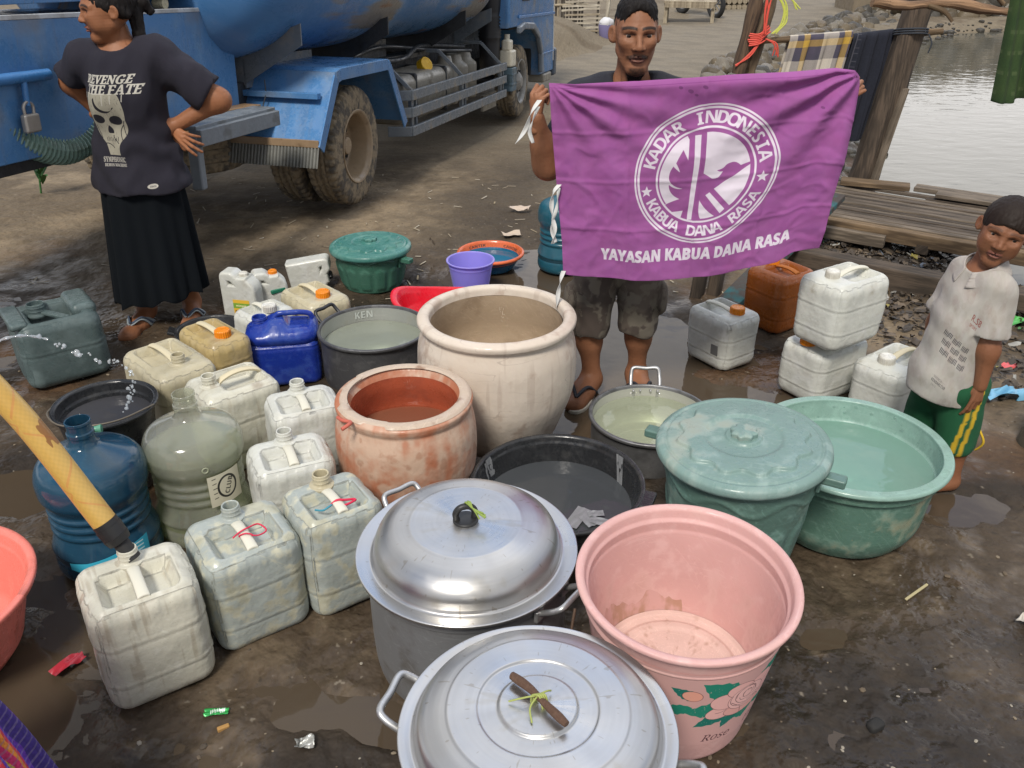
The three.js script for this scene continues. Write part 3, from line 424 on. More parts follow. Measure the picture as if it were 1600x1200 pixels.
{
  const p = thing('slim_post', 'slim dark post bound with red and yellow plastic string', 'post', [1.49, -.2, -6.16]);
  part('trunk', bend(tube([[0, 0, 0], [.05, .7, 0], [.1, 1.1, 0], [.18, 1.5, 0], [.22, 1.75, 0]], (t) => .05 - .008 * t + .006 * Math.sin(t * 20), 60, 14), (v) => v.addScalar((n3(v.x * 30, v.y * 10, v.z * 30) - .5) * .012)), woodMat([.17, .12, .075], [.05, .035, .02], 508), p);
  part('bamboo_piece', mv(tube([[-.0, 1.02, .07], [.03, 1.25, .07], [.1, 1.7, .06]], (t) => .043 + .004 * Math.sin(t * 14), 30, 14), .0, 0, 0), woodMat([.12, .075, .045], [.04, .025, .018], 509), p);
  const rs = [], ys = []; const r = rng(31);
  for (let i = 0; i < 7; i++) rs.push(tube([[.02 + r() * .02, 1.2 + i * .012, .125], [.09, 1.21 + i * .01, .13], [.15 + r() * .03, 1.24 + i * .012, .06]], .0055, 14, 5)); for (let i = 0; i < 4; i++) rs.push(tube([[.1 + r() * .02, 1.24, .12], [.05, 1.16 - r() * .03, .125], [.0 - r() * .04, 1.1 - r() * .03, .12]], .005, 14, 5)); for (let i = 0; i < 5; i++) rs.push(tube([[.11 + r() * .03, 1.27, .12], [.1 + r() * .04, 1.38, .12], [.1 + r() * .06, 1.55, .11]], .004, 14, 5)); for (let i = 0; i < 4; i++) rs.push(tube([[.14, 1.24, .11], [.19 + r() * .03, 1.21, .11], [.2 + r() * .04, 1.15 - r() * .03, .1]], .004, 14, 5));
  part('red_string', merge(rs), std({ color: col(.68, .09, .06), roughness: .6 }), p);
  for (let i = 0; i < 9; i++) ys.push(tube([[.17 + r() * .02, 1.5, .1], [.22 + r() * .03, 1.46 - r() * .03, .1], [.22 + r() * .05, 1.36 - r() * .04, .1], [.17 + r() * .04, 1.27, .1]], .0035, 16, 5)); for (let i = 0; i < 4; i++) ys.push(tube([[.2, 1.52, .1], [.26 + r() * .02, 1.48, .1], [.31 + r() * .03, 1.43 - r() * .02, .1]], .004, 14, 5));
  part('yellow_string', merge(ys), std({ color: col(.55, .58, .1), roughness: .6 }), p);
}
solo('clothes_rail', merge(tube([[1.52, 1.02, -6.1], [1.9, 1.035, -6.1], [2.3, 1.05, -6.1], [2.78, 1.08, -6.1]], (t) => .021 + .002 * Math.sin(t * 30), 60, 10)), W[3], 'thin pole lashed between two posts as a clothes rail', 'rail');
// cloths hung over the rail
function hung(name, label, cat, x0, x1, y, yb, z, mat, seed, lean = 0) {
  const w = x1 - x0, g = sheet(70, 90, (u, v) => { const s = v * 2 - 1, back = s < 0, a = Math.abs(s), top = .028, d = a * (back ? .35 : (y - yb)), fold = (Math.sin(u * 22 + seed) * .5 + Math.sin(u * 47 + seed * 2) * .25 + (n2(u * 8, v * 3, seed) - .5)) * .022 * Math.min(1, .25 + d * 3); const arc = Math.min(d, top * 1.57), th = arc / top; const yy = y + top * (Math.cos(th) - 1) - Math.max(0, d - arc) + top * .3 + slopeY(u), zz = (back ? -1 : 1) * (top * Math.sin(th) + .004) + fold * (d > .02 ? 1 : .25); return [lerp(x0, x1, u) - lean * d + fold * .5, yy, z + zz]; }, (u, v) => [u * w, Math.abs(v * 2 - 1) * (y - yb)]);
  function slopeY(u) { return .03 * u; }
  return solo(name, thick(g, .004), mat, label, cat);
}
const plaid = tex(512, 512, (u, v) => { const s = (t) => { const k = pm(t, 1); return k < .2 ? 0 : k < .34 ? 1 : k < .5 ? 2 : k < .68 ? 3 : k < .82 ? 1 : 0; }; const C = [[.5, .45, .38], [.06, .055, .08], [.48, .3, .05], [.07, .06, .09]]; const a = C[s(u)], b = C[s(v + .15)]; const w = (Math.floor(u * 512) + Math.floor(v * 512)) % 2 ? .6 : .4; const q = mixc(a, b, w); const n = .85 + .3 * pn(u * 200, v * 200, 200, 200, 5); return [q[0] * n, q[1] * n, q[2] * n]; });
hung('plaid_cloth', 'plaid cloth of yellow, cream and dark checks over the rail', 'cloth', 1.8, 2.2, 1.045, .55, -6.1, std({ map: T(plaid, .26), roughness: .95 }), 3, .12);
const denim = tex(512, 512, (u, v) => { const n = .8 + .4 * pn(u * 170, v * 170, 170, 170, 3); let q = [.012 * n, .014 * n, .024 * n]; const bx_ = pm(u * 3, 1), by = pm(v * 9, 1); if (bx_ > .12 && bx_ < .2 && ((by > .2 && by < .25) || (by > .6 && by < .65) || Math.abs(bx_ - .13) < .012)) q = [.06, .06, .075]; if (Math.abs(v - .96) < .006 && u > .05) q = [.16, .16, .2]; return q; });
hung('dark_cloth', 'dark navy cloth with faint embroidered motifs over the rail', 'cloth', 2.205, 2.46, 1.055, .34, -6.1, std({ map: T(denim, .75), roughness: .95 }), 9, .1);
{
  const g = bend(tube([[1.73, 1.39, -4.6], [1.9, 1.372, -4.6], [2.08, 1.385, -4.6], [2.26, 1.36, -4.58], [2.45, 1.345, -4.55], [2.7, 1.36, -4.5]], (t) => .022 + .004 * Math.sin(t * 17) , 70, 12), (v) => v.addScalar((n3(v.x * 24, v.y * 24, v.z * 24) - .5) * .008)); const g2 = tube([[2.0, 1.375, -4.6], [2.08, 1.345, -4.58], [2.12, 1.305, -4.57]], (t) => .016 - .008 * t, 16, 8), g3 = tube([[2.36, 1.38, -4.6], [2.3, 1.43, -4.6], [2.2, 1.5, -4.62]], .012, 14, 8);
  const b = thing('branch', 'crooked brown branch lying across the top of the leaning post', 'branch', [0, 0, 0]); part('limb', g, woodMat([.3, .18, .1], [.12, .07, .04], 511), b); part('twig', g2, W[3], b); part('twig', g3, W[3], b);
}
{
  const g = sheet(50, 40, (u, v) => { const x = lerp(1.846, 2.3, u) + .045 * (1 - v) * (1 - u), y = lerp(1.118, 1.62, v) + .02 * u * (1 - v) - .012 * Math.sin(u * 9), z = -3.6 + .03 * Math.sin(u * 16 + v * 1.2) + .015 * Math.sin(u * 37); return [x, y, z]; }, (u, v) => [u * .45, v * .5]);
  const gt = tex(256, 256, (u, v) => { const a = pf(u, v, 6, 6, 4, 41), n = .85 + .3 * pn(u * 120, v * 120, 120, 120, 2); let q = mixc([.018, .045, .012], [.04, .07, .018], a); if (Math.abs(pm(v * 4, 1) - .5) < .1 && pn(u * 30, v * 8, 30, 8, 6) > .5) q = [.055, .085, .03]; return [q[0] * n, q[1] * n, q[2] * n]; });
  solo('green_cloth', thick(g, .004), std({ map: T(gt, .3), roughness: .95 }), 'dark green cloth hanging at the top right corner', 'cloth');
}
// leaning painted plank and two dark stakes behind the banner
{
  const p = solo('painted_plank', bend(beam([1.06, .0, -4.1], [1.85, .34, -4.95], .12, .035, .006), (v) => v.addScalar((n3(v.x * 9, v.y * 9, v.z * 9) - .5) * .01)), std({ map: T(grime([.055, .045, .04], { stain: [.03, .025, .02], amt: .7, pale: [.02, .16, .18], palAmt: .9, seed: 521, fx: 3 }), .5), roughness: .85 }), 'dark plank with worn teal paint leaning up behind the banner', 'plank');
  for (const [x, z, l] of [[.955, -4.25, 'left'], [1.05, -4.28, 'right']]) solo('wooden_stake', bend(beam([x, -.05, z], [x + .06, .42, z - .1], .06, .075, .008), (v) => v.addScalar((n3(v.x * 12, v.y * 12, v.z * 12) - .5) * .012)), W[1], l === 'left' ? 'dark wooden stake in the puddle below the banner, left of a pair' : 'dark wooden stake in the puddle below the banner, right of a pair', 'stake');
}
// ------------------------------------------------------------------ stones along the road and the far bank
function stoneGeo(seed) { const g = mergeVertices((() => { const q = new THREE.IcosahedronGeometry(1, 3); q.deleteAttribute('uv'); q.deleteAttribute('normal'); return q; })()); bend(g, (v) => { const n = fbm3(v.x * 1.3 + seed, v.y * 1.3, v.z * 1.3, 3); v.multiplyScalar(.7 + n * .66); v.x = Math.sign(v.x) * Math.pow(Math.abs(v.x), .62); v.y = Math.sign(v.y) * Math.pow(Math.abs(v.y), .6); v.z = Math.sign(v.z) * Math.pow(Math.abs(v.z), .7); v.addScalar((fbm3(v.x * 3 + seed, v.y * 3, v.z * 3, 3) - .5) * .3); }); boxUV(g); return g; }
const stoneG = [1, 2, 3, 4, 5].map((s) => stoneGeo(s * 7.3)), stoneM = [plastic([.08, .062, .038], { stain: [.14, .11, .08], amt: .7, seed: 531 }, .95), plastic([.115, .088, .052], { stain: [.2, .15, .09], amt: .6, seed: 533 }, .95), plastic([.05, .044, .034], { stain: [.1, .085, .07], amt: .7, seed: 535 }, .95), plastic([.15, .13, .1], { stain: [.25, .21, .16], amt: .6, seed: 537 }, .95)];
{
  const r = rng(91), wall = thing('stone_wall', 'rough stone retaining wall between the road and the pond', 'wall', [0, 0, 0]);
  const top = [[2.55, -12.0], [2.95, -13.4], [4.3, -15.7], [6.15, -18.7], [8.6, -22.3]], bot = [[4.35, -11.6], [5.0, -13.0], [6.3, -15.4], [7.5, -17.9], [9.2, -21.2]];
  const pt = (A, t) => { const f = t * (A.length - 1), i = Math.min(A.length - 2, Math.floor(f)); return [lerp(A[i][0], A[i + 1][0], f - i), lerp(A[i][1], A[i + 1][1], f - i)]; };
  let n = 0; for (let i = 0; i < 38; i++) for (let k = 0; k < 7; k++) { const t = (i + r() * .7) / 38, s = k / 6.5 + r() * .08, a = pt(top, t), b = pt(bot, t), x = lerp(a[0], b[0], s * .9), z = lerp(a[1], b[1], s * .9), y = lerp(-.3, -.55, s) + (k < 2 ? .02 : 0); const m = part('stone', stoneG[n % 5], stoneM[Math.floor(r() * 4)], wall); m.position.set(x, y, z); const q = .075 + r() * .065; m.scale.set(q * 1.5, q * 1.05, q * 1.1); m.rotation.set(r() * 6, r() * 6, r() * 6); n++; }
  const far = thing('stone_wall', 'mossy brown stone bank on the far side of the pond', 'wall', [0, 0, 0]);
  for (let i = 0; i < 30; i++) for (let k = 0; k < 7; k++) { const x = 8.6 + (i + r() * .8) * .36, z = -20.6 - k * .16 - r() * .1 - (x - 8.6) * .06, y = -.5 + k * .2 + r() * .06; const m = part('stone', stoneG[n % 5], stoneM[Math.floor(r() * 3)], far); m.position.set(x, y, z); const q = .14 + r() * .12; m.scale.set(q * 1.2, q * .9, q); m.rotation.set(r() * 6, r() * 6, r() * 6); n++; }
  part('bank_earth', mv(bx(14, 1.6, 1.2, .1), 14.6, .02, -22.4, 0, .06, 0), plastic([.2, .16, .11], { seed: 541 }, .95), far);
  const sh = []; for (let i = 0; i < 260; i++) { const t = r(), j = Math.min(9, Math.floor(t * 10)) + 2, [ax, az] = SHORE[j], [cx, cz] = SHORE[j + 1], f = t * 10 % 1, x = lerp(ax, cx, f) + (r() - .6) * .7, z = lerp(az, cz, f) + (r() - .5) * .5; if (x > 12) continue; const g = stoneG[i % 5].clone(); const q = .015 + r() * r() * .09; g.scale(q, q * .6, q); g.rotateY(r() * 6); g.translate(x, Math.max(gh(x, z), -.5) + q * .15, z); sh.push(g); }
  const m = struct('shore_pebbles', merge(sh), stoneM[2], 'stuff');
}
solo('pond_rock', (() => { const g = stoneG[2].clone(); g.scale(.13, .11, .1); g.translate(2.83, -.5, -7.35); return g; })(), stoneM[2], 'dark rock standing in shallow water between banner and leaning post', 'rock');
// ------------------------------------------------------------------ things along the road
const bam = [woodMat([.42, .36, .26], [.2, .16, .11], 551), woodMat([.55, .5, .4], [.3, .26, .2], 552), woodMat([.12, .1, .08], [.04, .033, .028], 553)];
{
  const r = rng(55), f = thing('bamboo_fence', 'broken fence panel of pale split bamboo laid sideways', 'fence', [1.32, -.36, -17.6], -.25);
  for (let i = 0; i < 15; i++) { const y = .05 + i * .075 + r() * .012; part('bamboo_strip', beam([-.34 - r() * .08, y, .03], [.3 + r() * .08, y + .03 + r() * .03, .03], .02, .035, .004), bam[i % 4 ? 1 : 0], f); }
  part('upright', rod([-.2, 0, 0], [-.12, 1.3, 0], .022), bam[2], f); part('upright', rod([.25, 0, 0], [.3, 1.3, 0], .02), bam[2], f); part('post', beam([.42, 0, 0], [.52, 1.5, 0], .09, .06), bam[1], f);
  const d = thing('picket_fence', 'dark old bamboo picket fence behind the sand heap', 'fence', [.75, -.36, -18.2], -.1);
  for (let i = 0; i < 24; i++) part('picket', rod([-.7 + i * .056, 0, (i % 2) * .03], [-.7 + i * .056 + (r() - .5) * .05, 1.4 + r() * .2, (i % 2) * .03], .018 + r() * .008, 7), bam[i % 5 === 0 ? 0 : 2], d); part('rail', rod([-.75, .45, .05], [.7, .5, .05], .025), bam[0], d); part('rail', rod([-.75, 1.1, .05], [.7, 1.1, .05], .025), bam[2], d);
}
{
  const t = thing('roadside_bench', 'low plank bench table at the roadside behind the head of the man', 'bench', [3.65, -.36, -19.6], -.22);
  part('bench_top', mv(bx(1.05, .05, .6, .008), 0, .42, 0), bam[0], t); part('apron', mv(bx(.98, .08, .03, .004), 0, .36, .3), bam[0], t); for (const [x, z] of [[-.47, .24], [.47, .24], [-.47, -.24], [.47, -.24]]) part('leg', beam([x, 0, z], [x, .39, z], .07, .05), bam[0], t);
}
{
  const m = thing('parked_motorbike', 'dark motorbike parked by the bench, only a wheel in view', 'motorbike', [4.33, -.36, -20.3], .45);
  for (const z of [0, -1.2]) { const w = new THREE.Group(); w.name = 'wheel'; m.add(w); w.position.set(0, .29, z); w.rotation.y = Math.PI / 2; part('tyre', new THREE.TorusGeometry(.24, .05, 12, 40), std({ color: col(.02, .02, .02), roughness: .9 }), w); part('rim', new THREE.TorusGeometry(.18, .02, 8, 30), std({ color: col(.3, .3, .3), metalness: .7, roughness: .4 }), w); const s = []; for (let i = 0; i < 5; i++) s.push(rod([0, 0, 0], [.18 * Math.cos(i * 1.257), .18 * Math.sin(i * 1.257), 0], .012, 6)); part('spokes', merge(s), std({ color: col(.25, .25, .25), metalness: .6 }), w); }
  part('fork', merge(rod([-.07, .29, 0], [-.07, .95, -.28], .02), rod([.07, .29, 0], [.07, .95, -.28], .02)), std({ color: col(.2, .2, .2), metalness: .7 }), m); part('fender', mv(new THREE.TorusGeometry(.3, .045, 8, 24, 1.9), 0, .29, 0, 0, Math.PI / 2, 0), std({ color: col(.015, .02, .03), roughness: .3 }), m); part('body', merge(mv(bx(.26, .36, .9, .1, 4), 0, .62, -.65), mv(bx(.28, .12, .7, .05, 4), 0, .84, -.85)), std({ color: col(.015, .018, .025), roughness: .35 }), m); part('handlebar', rod([-.33, 1.0, -.3], [.33, 1.0, -.3], .018), std({ color: col(.05, .05, .05) }), m);
}
{
  const r = rng(12), w = thing('firewood_stack', 'pale stack of cut wood beside the road, far back', 'wood stack', [5.2, -.36, -22.3], .2); for (let i = 0; i < 9; i++) for (let k = 0; k < 3; k++) part('log', rod([-.55 + i * .13, .08 + k * .13, .3], [-.55 + i * .13 + r() * .04, .08 + k * .13, -.3], .062, 9), bam[0], w);
  solo('straw_bale', bend(bx(.34, .26, .26, .05, 4), (v) => v.addScalar((n3(v.x * 14, v.y * 14, v.z * 14) - .5) * .04)).translate(6.0, -.24, -23.0), bam[0], 'tan straw block on the verge beyond the wood stack', 'block');
  const b = thing('paint_bucket', 'white and violet plastic pail at the foot of the bamboo fence', 'bucket', [1.68, -.35, -17.0]); part('bucket_body', revolve(prof([[0, 0], [.1, 0], [.13, .26], [.12, .26], [.1, .02], [0, .02]], 2), 32), std({ color: col(.2, .18, .34), roughness: .6 }), b); part('bag_top', bend(new THREE.SphereGeometry(.12, 16, 12), (v) => v.addScalar((n3(v.x * 18, v.y * 18, v.z * 18) - .5) * .06)).translate(0, .26, 0), std({ color: col(.6, .6, .62), roughness: .7 }), b);
  solo('concrete_slab', bend(bx(3.2, .32, .5, .03, 4), (v) => v.addScalar((n3(v.x * 4, v.y * 6, v.z * 6) - .5) * .04)).rotateY(-.28).translate(-5.0, -.14, -8.9), plastic([.26, .235, .19], { stain: [.15, .12, .09], amt: .6, seed: 561 }, .95), 'low dusty concrete slab behind the tail of the truck', 'slab');
}
// a hollow tub: outer bottom radius rb, top radius rt, height h, wall t, rolled lip of size lip; extra [r, y] points allowed between
function tubProf(rb, rt, h, t, lip, o = {}) {
  const f = o.foot ?? .02, lr = o.lipR ?? lip * .45, bands = o.bands || [];
  const R = (y) => rb + (rt - rb) * Math.pow(y / h, o.pow || 1);
  const P = [[0, .008], [rb - f, .008, .004], [rb - f * .5, 0, .006], [R(f), f, .012]];
  for (const [y, d] of bands) P.push([R(y - .008), y - .008], [R(y) + d, y, .006], [R(y + .008), y + .008]);
  P.push([R(h - lip), h - lip, .004], [R(h) + lip * .7, h - lip * .85, lr], [R(h) + lip * .75, h - lip * .15, lr], [R(h) + lip * .2, h, lr], [R(h) - t, h - lip * .3, lr]);
  const Q = []; for (const [y, d] of (o.inBands || [])) Q.push([R(y + .006) - t, y + .006, .003], [R(y) - t - d, y - .003, .003]);
  P.push(...Q, [R(f + t) - t - (o.inStep || 0), f + t + .006, .015], [rb - f - t - .004 - (o.inStep || 0), t + .012, .01], [0, t + .012]);
  return { p: prof(P), R };
}
const wob = (amp, seed, fr = 1.2) => (t, k, r, y) => r * (1 + (n3(Math.cos(t) * fr + 9, y * 4 + seed, Math.sin(t) * fr + 3) - .5) * amp);
// ------------------------------------------------------------------ the two glazed water jars
function jar(label, x, z, h, R, belly, base, neck, mats, lipW, inner, waterY, tint, turn = 0) {
  const j = thing('water_jar', label, 'jar', [x, 0, z], turn, 'big water jars');
  const P = prof([[0, .004], [base * .9, .004], [base, .01, .02], [lerp(base, belly, .3), h * .1, .08], [belly * .975, h * .42, .14], [belly, h * .62, .1], [belly * .985, h * .78, .06], [neck, h - lipW * 1.15, .022], [neck + .004, h - lipW * .9, .01], [R, h - lipW * .75, .014], [R + .003, h - lipW * .3, .016], [R - lipW * .45, h, .016], [R - lipW * .95, h - lipW * .15, .012], [inner, h - lipW * .8, .012]], 7);
  part('body', revolve(P, 120, wob(.018, x * 10), .012), mats[0], j);
  const Q = prof([[inner, h - lipW * .8], [inner + .006, h * .84, .02], [belly - .022, h * .62, .1], [belly - .03, h * .42, .1], [base, h * .08, .05], [0, .02]], 7);
  part('inner_wall', revolve(Q, 96, wob(.015, 4), .015), mats[1], j);
  const wr = (() => { let best = .1, bd = 9; for (const q of Q) if (Math.abs(q[1] - waterY) < bd) { bd = Math.abs(q[1] - waterY); best = q[0]; } return best; })();
  part('water', disc(wr * .985, waterY), water(tint, .35), j);
  return j;
}
const jarCream = std({ map: T(tex(1024, 1024, (u, v) => { const a = pf(u, v, 5, 5, 5, 11), b = pf(u, v, 22, 22, 4, 12), c = pf(u, v, 40, 3, 3, 13), s = Math.abs(pf(u, v, 3, 14, 3, 14) - .5); let q = mixc([.56, .475, .385], [.64, .57, .49], a); q = mixc(q, [.36, .25, .185], sstep(.53, .72, a * .4 + b * .6) * .5); q = mixc(q, [.30, .22, .17], sstep(.62, .8, c) * .25); if (s < .003) q = mixc(q, [.3, .24, .2], .4); return q; }), .8), roughnessMap: T(scuffR, .5), roughness: .85, bumpMap: T(plasticBump, .25), bumpScale: .002 });
const jarCreamIn = plastic([.42, .32, .22], { stain: [.22, .15, .09], amt: .5, seed: 61, fx: 4 }, .8);
jar('tall cream glazed water jar with a thick white rolled rim', -.056, -2.9, .52, .284, .291, .19, .268, [jarCream, jarCreamIn], .045, .238, .25, [.55, .45, .33]);
const jarOr = std({ map: T(tex(1024, 1024, (u, v) => { const a = pf(u, v, 4, 4, 5, 111), b = pf(u, v, 18, 18, 4, 112), c = pf(u, v, 30, 3, 3, 113); let q = mixc([.42, .16, .085], [.53, .37, .27], sstep(.36, .6, a * .6 + b * .25 + c * .15)); q = mixc(q, [.3, .12, .06], sstep(.58, .75, b) * .5); q = mixc(q, [.55, .43, .33], sstep(.6, .75, pf(u, v, 9, 9, 4, 115)) * .6); return q; }), .7), roughnessMap: T(scuffR, .5), roughness: .85, bumpMap: T(plasticBump, .25), bumpScale: .003 });
const jarOrIn = plastic([.46, .105, .05], { stain: [.22, .06, .04], amt: .5, seed: 64, fx: 4 }, .6);
{
  const j = jar('orange and cream mottled water jar with red inside, in front of the tall cream jar', -.342, -2.44, .44, .217, .229, .155, .211, [jarOr, jarOrIn], .036, .17, .28, [.5, .22, .13], .4);
  const rimMat = plastic([.5, .4, .31], { stain: [.2, .1, .06], amt: .75, seed: 67, fx: 7 }, .9);
  part('rim_wash', revolve(prof([[.176, .4395], [.184, .4435, .004], [.205, .4435, .006], [.214, .435, .004]], 4), 96, (t, k, r, y) => k > 2 && n2(t * 3, 2, 5) > .68 ? [r - .008, y - .001] : r), rimMat, j, 'worn cream coating on the rim');
  part('peeling_rim', tube([[-.22, .42, .03], [-.214, .43, .07], [-.197, .437, .1], [-.207, .448, .13], [-.232, .442, .14]], .006, 20, 6), std({ color: col(.5, .12, .08) }), j);
}
// ------------------------------------------------------------------ pink bucket with the rose print
{
  const R = .258, h = .447, rb = .178, b = thing('pink_bucket', 'tall faded pink bucket printed with a rose in green leaves', 'bucket', [.405, 0, -1.6], 0);
  const { p, R: Rf } = tubProf(rb, R - .014, h, .006, .02, { bands: [], foot: .025, inBands: [[h - .035, .006], [h - .07, .002]] }); const fl = .125, stainT = tex(1024, 256, (u, v) => { const k = pf(u, v, 40, 6, 4, 5), l = pf(u, v, 90, 3, 3, 7), m = pf(u, v, 9, 3, 3, 9); const q = mixc([.58, .345, .315], [.43, .25, .18], sstep(.42, .6, k * .45 + l * .25 + m * .3)); return q; });
  const pinkT = grime([.6, .35, .325], { stain: [.46, .24, .19], amt: .35, pale: [.72, .49, .46], palAmt: .45, seed: 141, fx: 4 });
  const pink = std({ map: T(pinkT), roughnessMap: T(scuffR, .4), roughness: .8 });
  part('bucket_body', revolve(p, 120, wob(.012, 3), .012), pink, b);
  part('shoulder_ring', revolve(prof([[Rf(h - .075) - .001, h - .085], [Rf(h - .07) + .004, h - .075, .003], [Rf(h - .065) - .001, h - .062]], 4), 96), pink, b);
  const dirt = std({ map: T(grime([.6, .42, .37], { stain: [.33, .19, .13], amt: .55, seed: 149, fx: 6, size: 256 }), .25), roughness: .9 });
  part('inner_floor', revolve(prof([[Rf(fl) - .0065, fl + .012], [Rf(fl) - .014, fl + .002, .004], [.165, fl, .003], [.155, fl + .006, .003], [.14, fl + .006, .003], [.13, fl, .003], [0, fl]], 3), 96), dirt, b, 'dirty inside bottom');
  { const g = revolve([[Rf(fl) - .0068, fl], [Rf(fl + .02) - .0072, fl + .02], [Rf(fl + .05) - .0068, fl + .05]], 120, (t, k, r) => r); const P = g.attributes.position, U = g.attributes.uv; for (let i = 0; i < P.count; i++) { const t = Math.atan2(P.getZ(i), P.getX(i)); if (P.getY(i) > fl + .03) P.setY(i, fl + .012 + .07 * n2(t * 4 + 20, 1, 3) + .02 * n2(t * 17 + 90, 2, 4)); const y = P.getY(i), r = Rf(y) - .0068; P.setX(i, r * Math.cos(t)); P.setZ(i, r * Math.sin(t)); U.setY(i, (y - fl) * 4); U.setX(i, t / 6.2832); } g.computeVertexNormals(); part('dirt_ring', g, std({ map: stainT, roughness: .9 }), b, 'brown scum line above the inside bottom'); }
  const print = canvasTex(1280, 640, (c, w, hh) => {
    c.fillStyle = 'rgb(204,160,155)'; c.fillRect(0, 0, w, hh);
    const r = rng(5), leaf = (x, y, a, l, wd, colr) => { c.save(); c.translate(x, y); c.rotate(a); c.beginPath(); c.moveTo(0, 0); const n = 11; for (let i = 1; i <= n; i++) { const t = i / n; c.lineTo(l * t, -wd * Math.sin(Math.PI * Math.pow(t, .75)) * (i % 2 ? 1 : .82)); } for (let i = n - 1; i >= 0; i--) { const t = i / n; c.lineTo(l * t, wd * Math.sin(Math.PI * Math.pow(t, .75)) * (i % 2 ? 1 : .82)); } c.closePath(); c.fillStyle = colr; c.fill(); c.restore(); };
    const G1 = '#16806a', G2 = '#0f6f62', cx = 640, cy = 270;
    for (const [dx, dy, a, l, q, k] of [[-40, -20, -2.5, 290, 84, G1], [40, -30, -.62, 290, 84, G1], [80, 40, -.05, 260, 80, G2], [-80, 30, 3.05, 270, 74, G1], [-60, 60, 2.6, 250, 62, G2], [80, 80, .55, 220, 60, G1], [0, 60, 1.35, 170, 90, G1], [-30, 60, 2.0, 190, 60, G2], [-270, -60, -2.6, 170, 44, G2], [-300, 10, 2.8, 190, 46, G1], [280, -40, -.8, 170, 36, '#1f7f8a'], [300, 60, .3, 150, 36, G2]]) leaf(cx + dx, cy + dy, a, l, q, k);
    const pet = (x, y, rx, ry, a, f = 'rgb(228,176,170)') => { c.beginPath(); c.ellipse(cx + x, cy + y, rx, ry, a, 0, 7); c.fillStyle = f; c.fill(); c.lineWidth = 3; c.strokeStyle = 'rgba(96,52,56,.8)'; c.stroke(); };
    pet(-120, 70, 105, 62, -.25); pet(110, 60, 110, 60, .2); pet(0, 95, 120, 56, 0, 'rgb(222,166,158)'); pet(140, -20, 84, 66, -.2); pet(-130, -10, 84, 66, .3); pet(60, -70, 90, 56, -.3); pet(-50, -75, 86, 56, .25); pet(0, 6, 112, 96, 0, 'rgb(232,184,178)'); pet(-310, -90, 52, 40, .4, 'rgb(226,160,140)');
    c.lineWidth = 3; c.strokeStyle = 'rgba(70,36,42,.9)'; for (let i = 0; i < 8; i++) { c.beginPath(); c.ellipse(cx + (i % 2 ? 6 : -6) + i, cy - 4 - i * 3, 94 - i * 11, 78 - i * 9, i * .5, .2 + i * .9, 3.6 + i * .9); c.stroke(); }
    for (const [x0, y0, x1, y1] of [[-90, 20, -10, 92], [-10, 92, 96, 30], [-110, 60, -170, 80], [60, 60, 170, 60], [-20, 92, -10, 150]]) { c.beginPath(); c.moveTo(cx + x0, cy + y0); c.quadraticCurveTo(cx + (x0 + x1) / 2 + 12, cy + (y0 + y1) / 2 + 16, cx + x1, cy + y1); c.stroke(); }
    c.fillStyle = 'rgba(226,140,85,.85)'; c.beginPath(); c.moveTo(960, 330); c.lineTo(1080, 170); c.lineTo(1120, 270); c.lineTo(1010, 410); c.fill();
    c.strokeStyle = 'rgba(70,90,85,.8)'; c.lineWidth = 2.5; for (let i = 0; i < 12; i++) { c.beginPath(); const x = 560 + r() * 360, y = 430 + r() * 50; c.moveTo(x, y); c.bezierCurveTo(x + 30, y - 40, x + 60, y + 20, x + 90, y - 30); c.stroke(); }
    c.fillStyle = 'rgba(70,40,45,.9)'; c.font = 'italic 84px serif'; c.save(); c.translate(720, 590); c.rotate(-.06); c.fillText('Flower', 0, 0); c.restore(); c.save(); c.translate(430, 610); c.rotate(.02); c.fillText('Rose', 0, 0); c.restore();
    for (let i = 0; i < 900; i++) { c.fillStyle = `rgba(${200 + r() * 15},${156 + r() * 12},${150 + r() * 12},${.25 + r() * .5})`; const q = 1 + r() * 4; c.fillRect(r() * w, r() * hh, q, q * (1 + r() * 2)); }
  });
  b.rotation.x = .055; const y0 = .095, y1 = .385;   // the print wraps the front of the wall
  part('rose_print', sheet(60, 24, (u, v) => { const t = lerp(-2.3, .3, u), y = lerp(y0, y1, v), r = Rf(y) + .0022; return [r * Math.cos(t), y, -r * Math.sin(t)]; }), std({ map: print, roughness: .75 }), b, 'printed rose with green leaves');
  const wire = std({ color: col(.12, .075, .05), roughness: .6, metalness: .5 });
  part('handle_wire', tube([[-.262, .4, .06], [-.27, .35, .09], [-.262, .315, .13], [-.24, .3, .16]], .0035, 30, 6), wire, b);
}
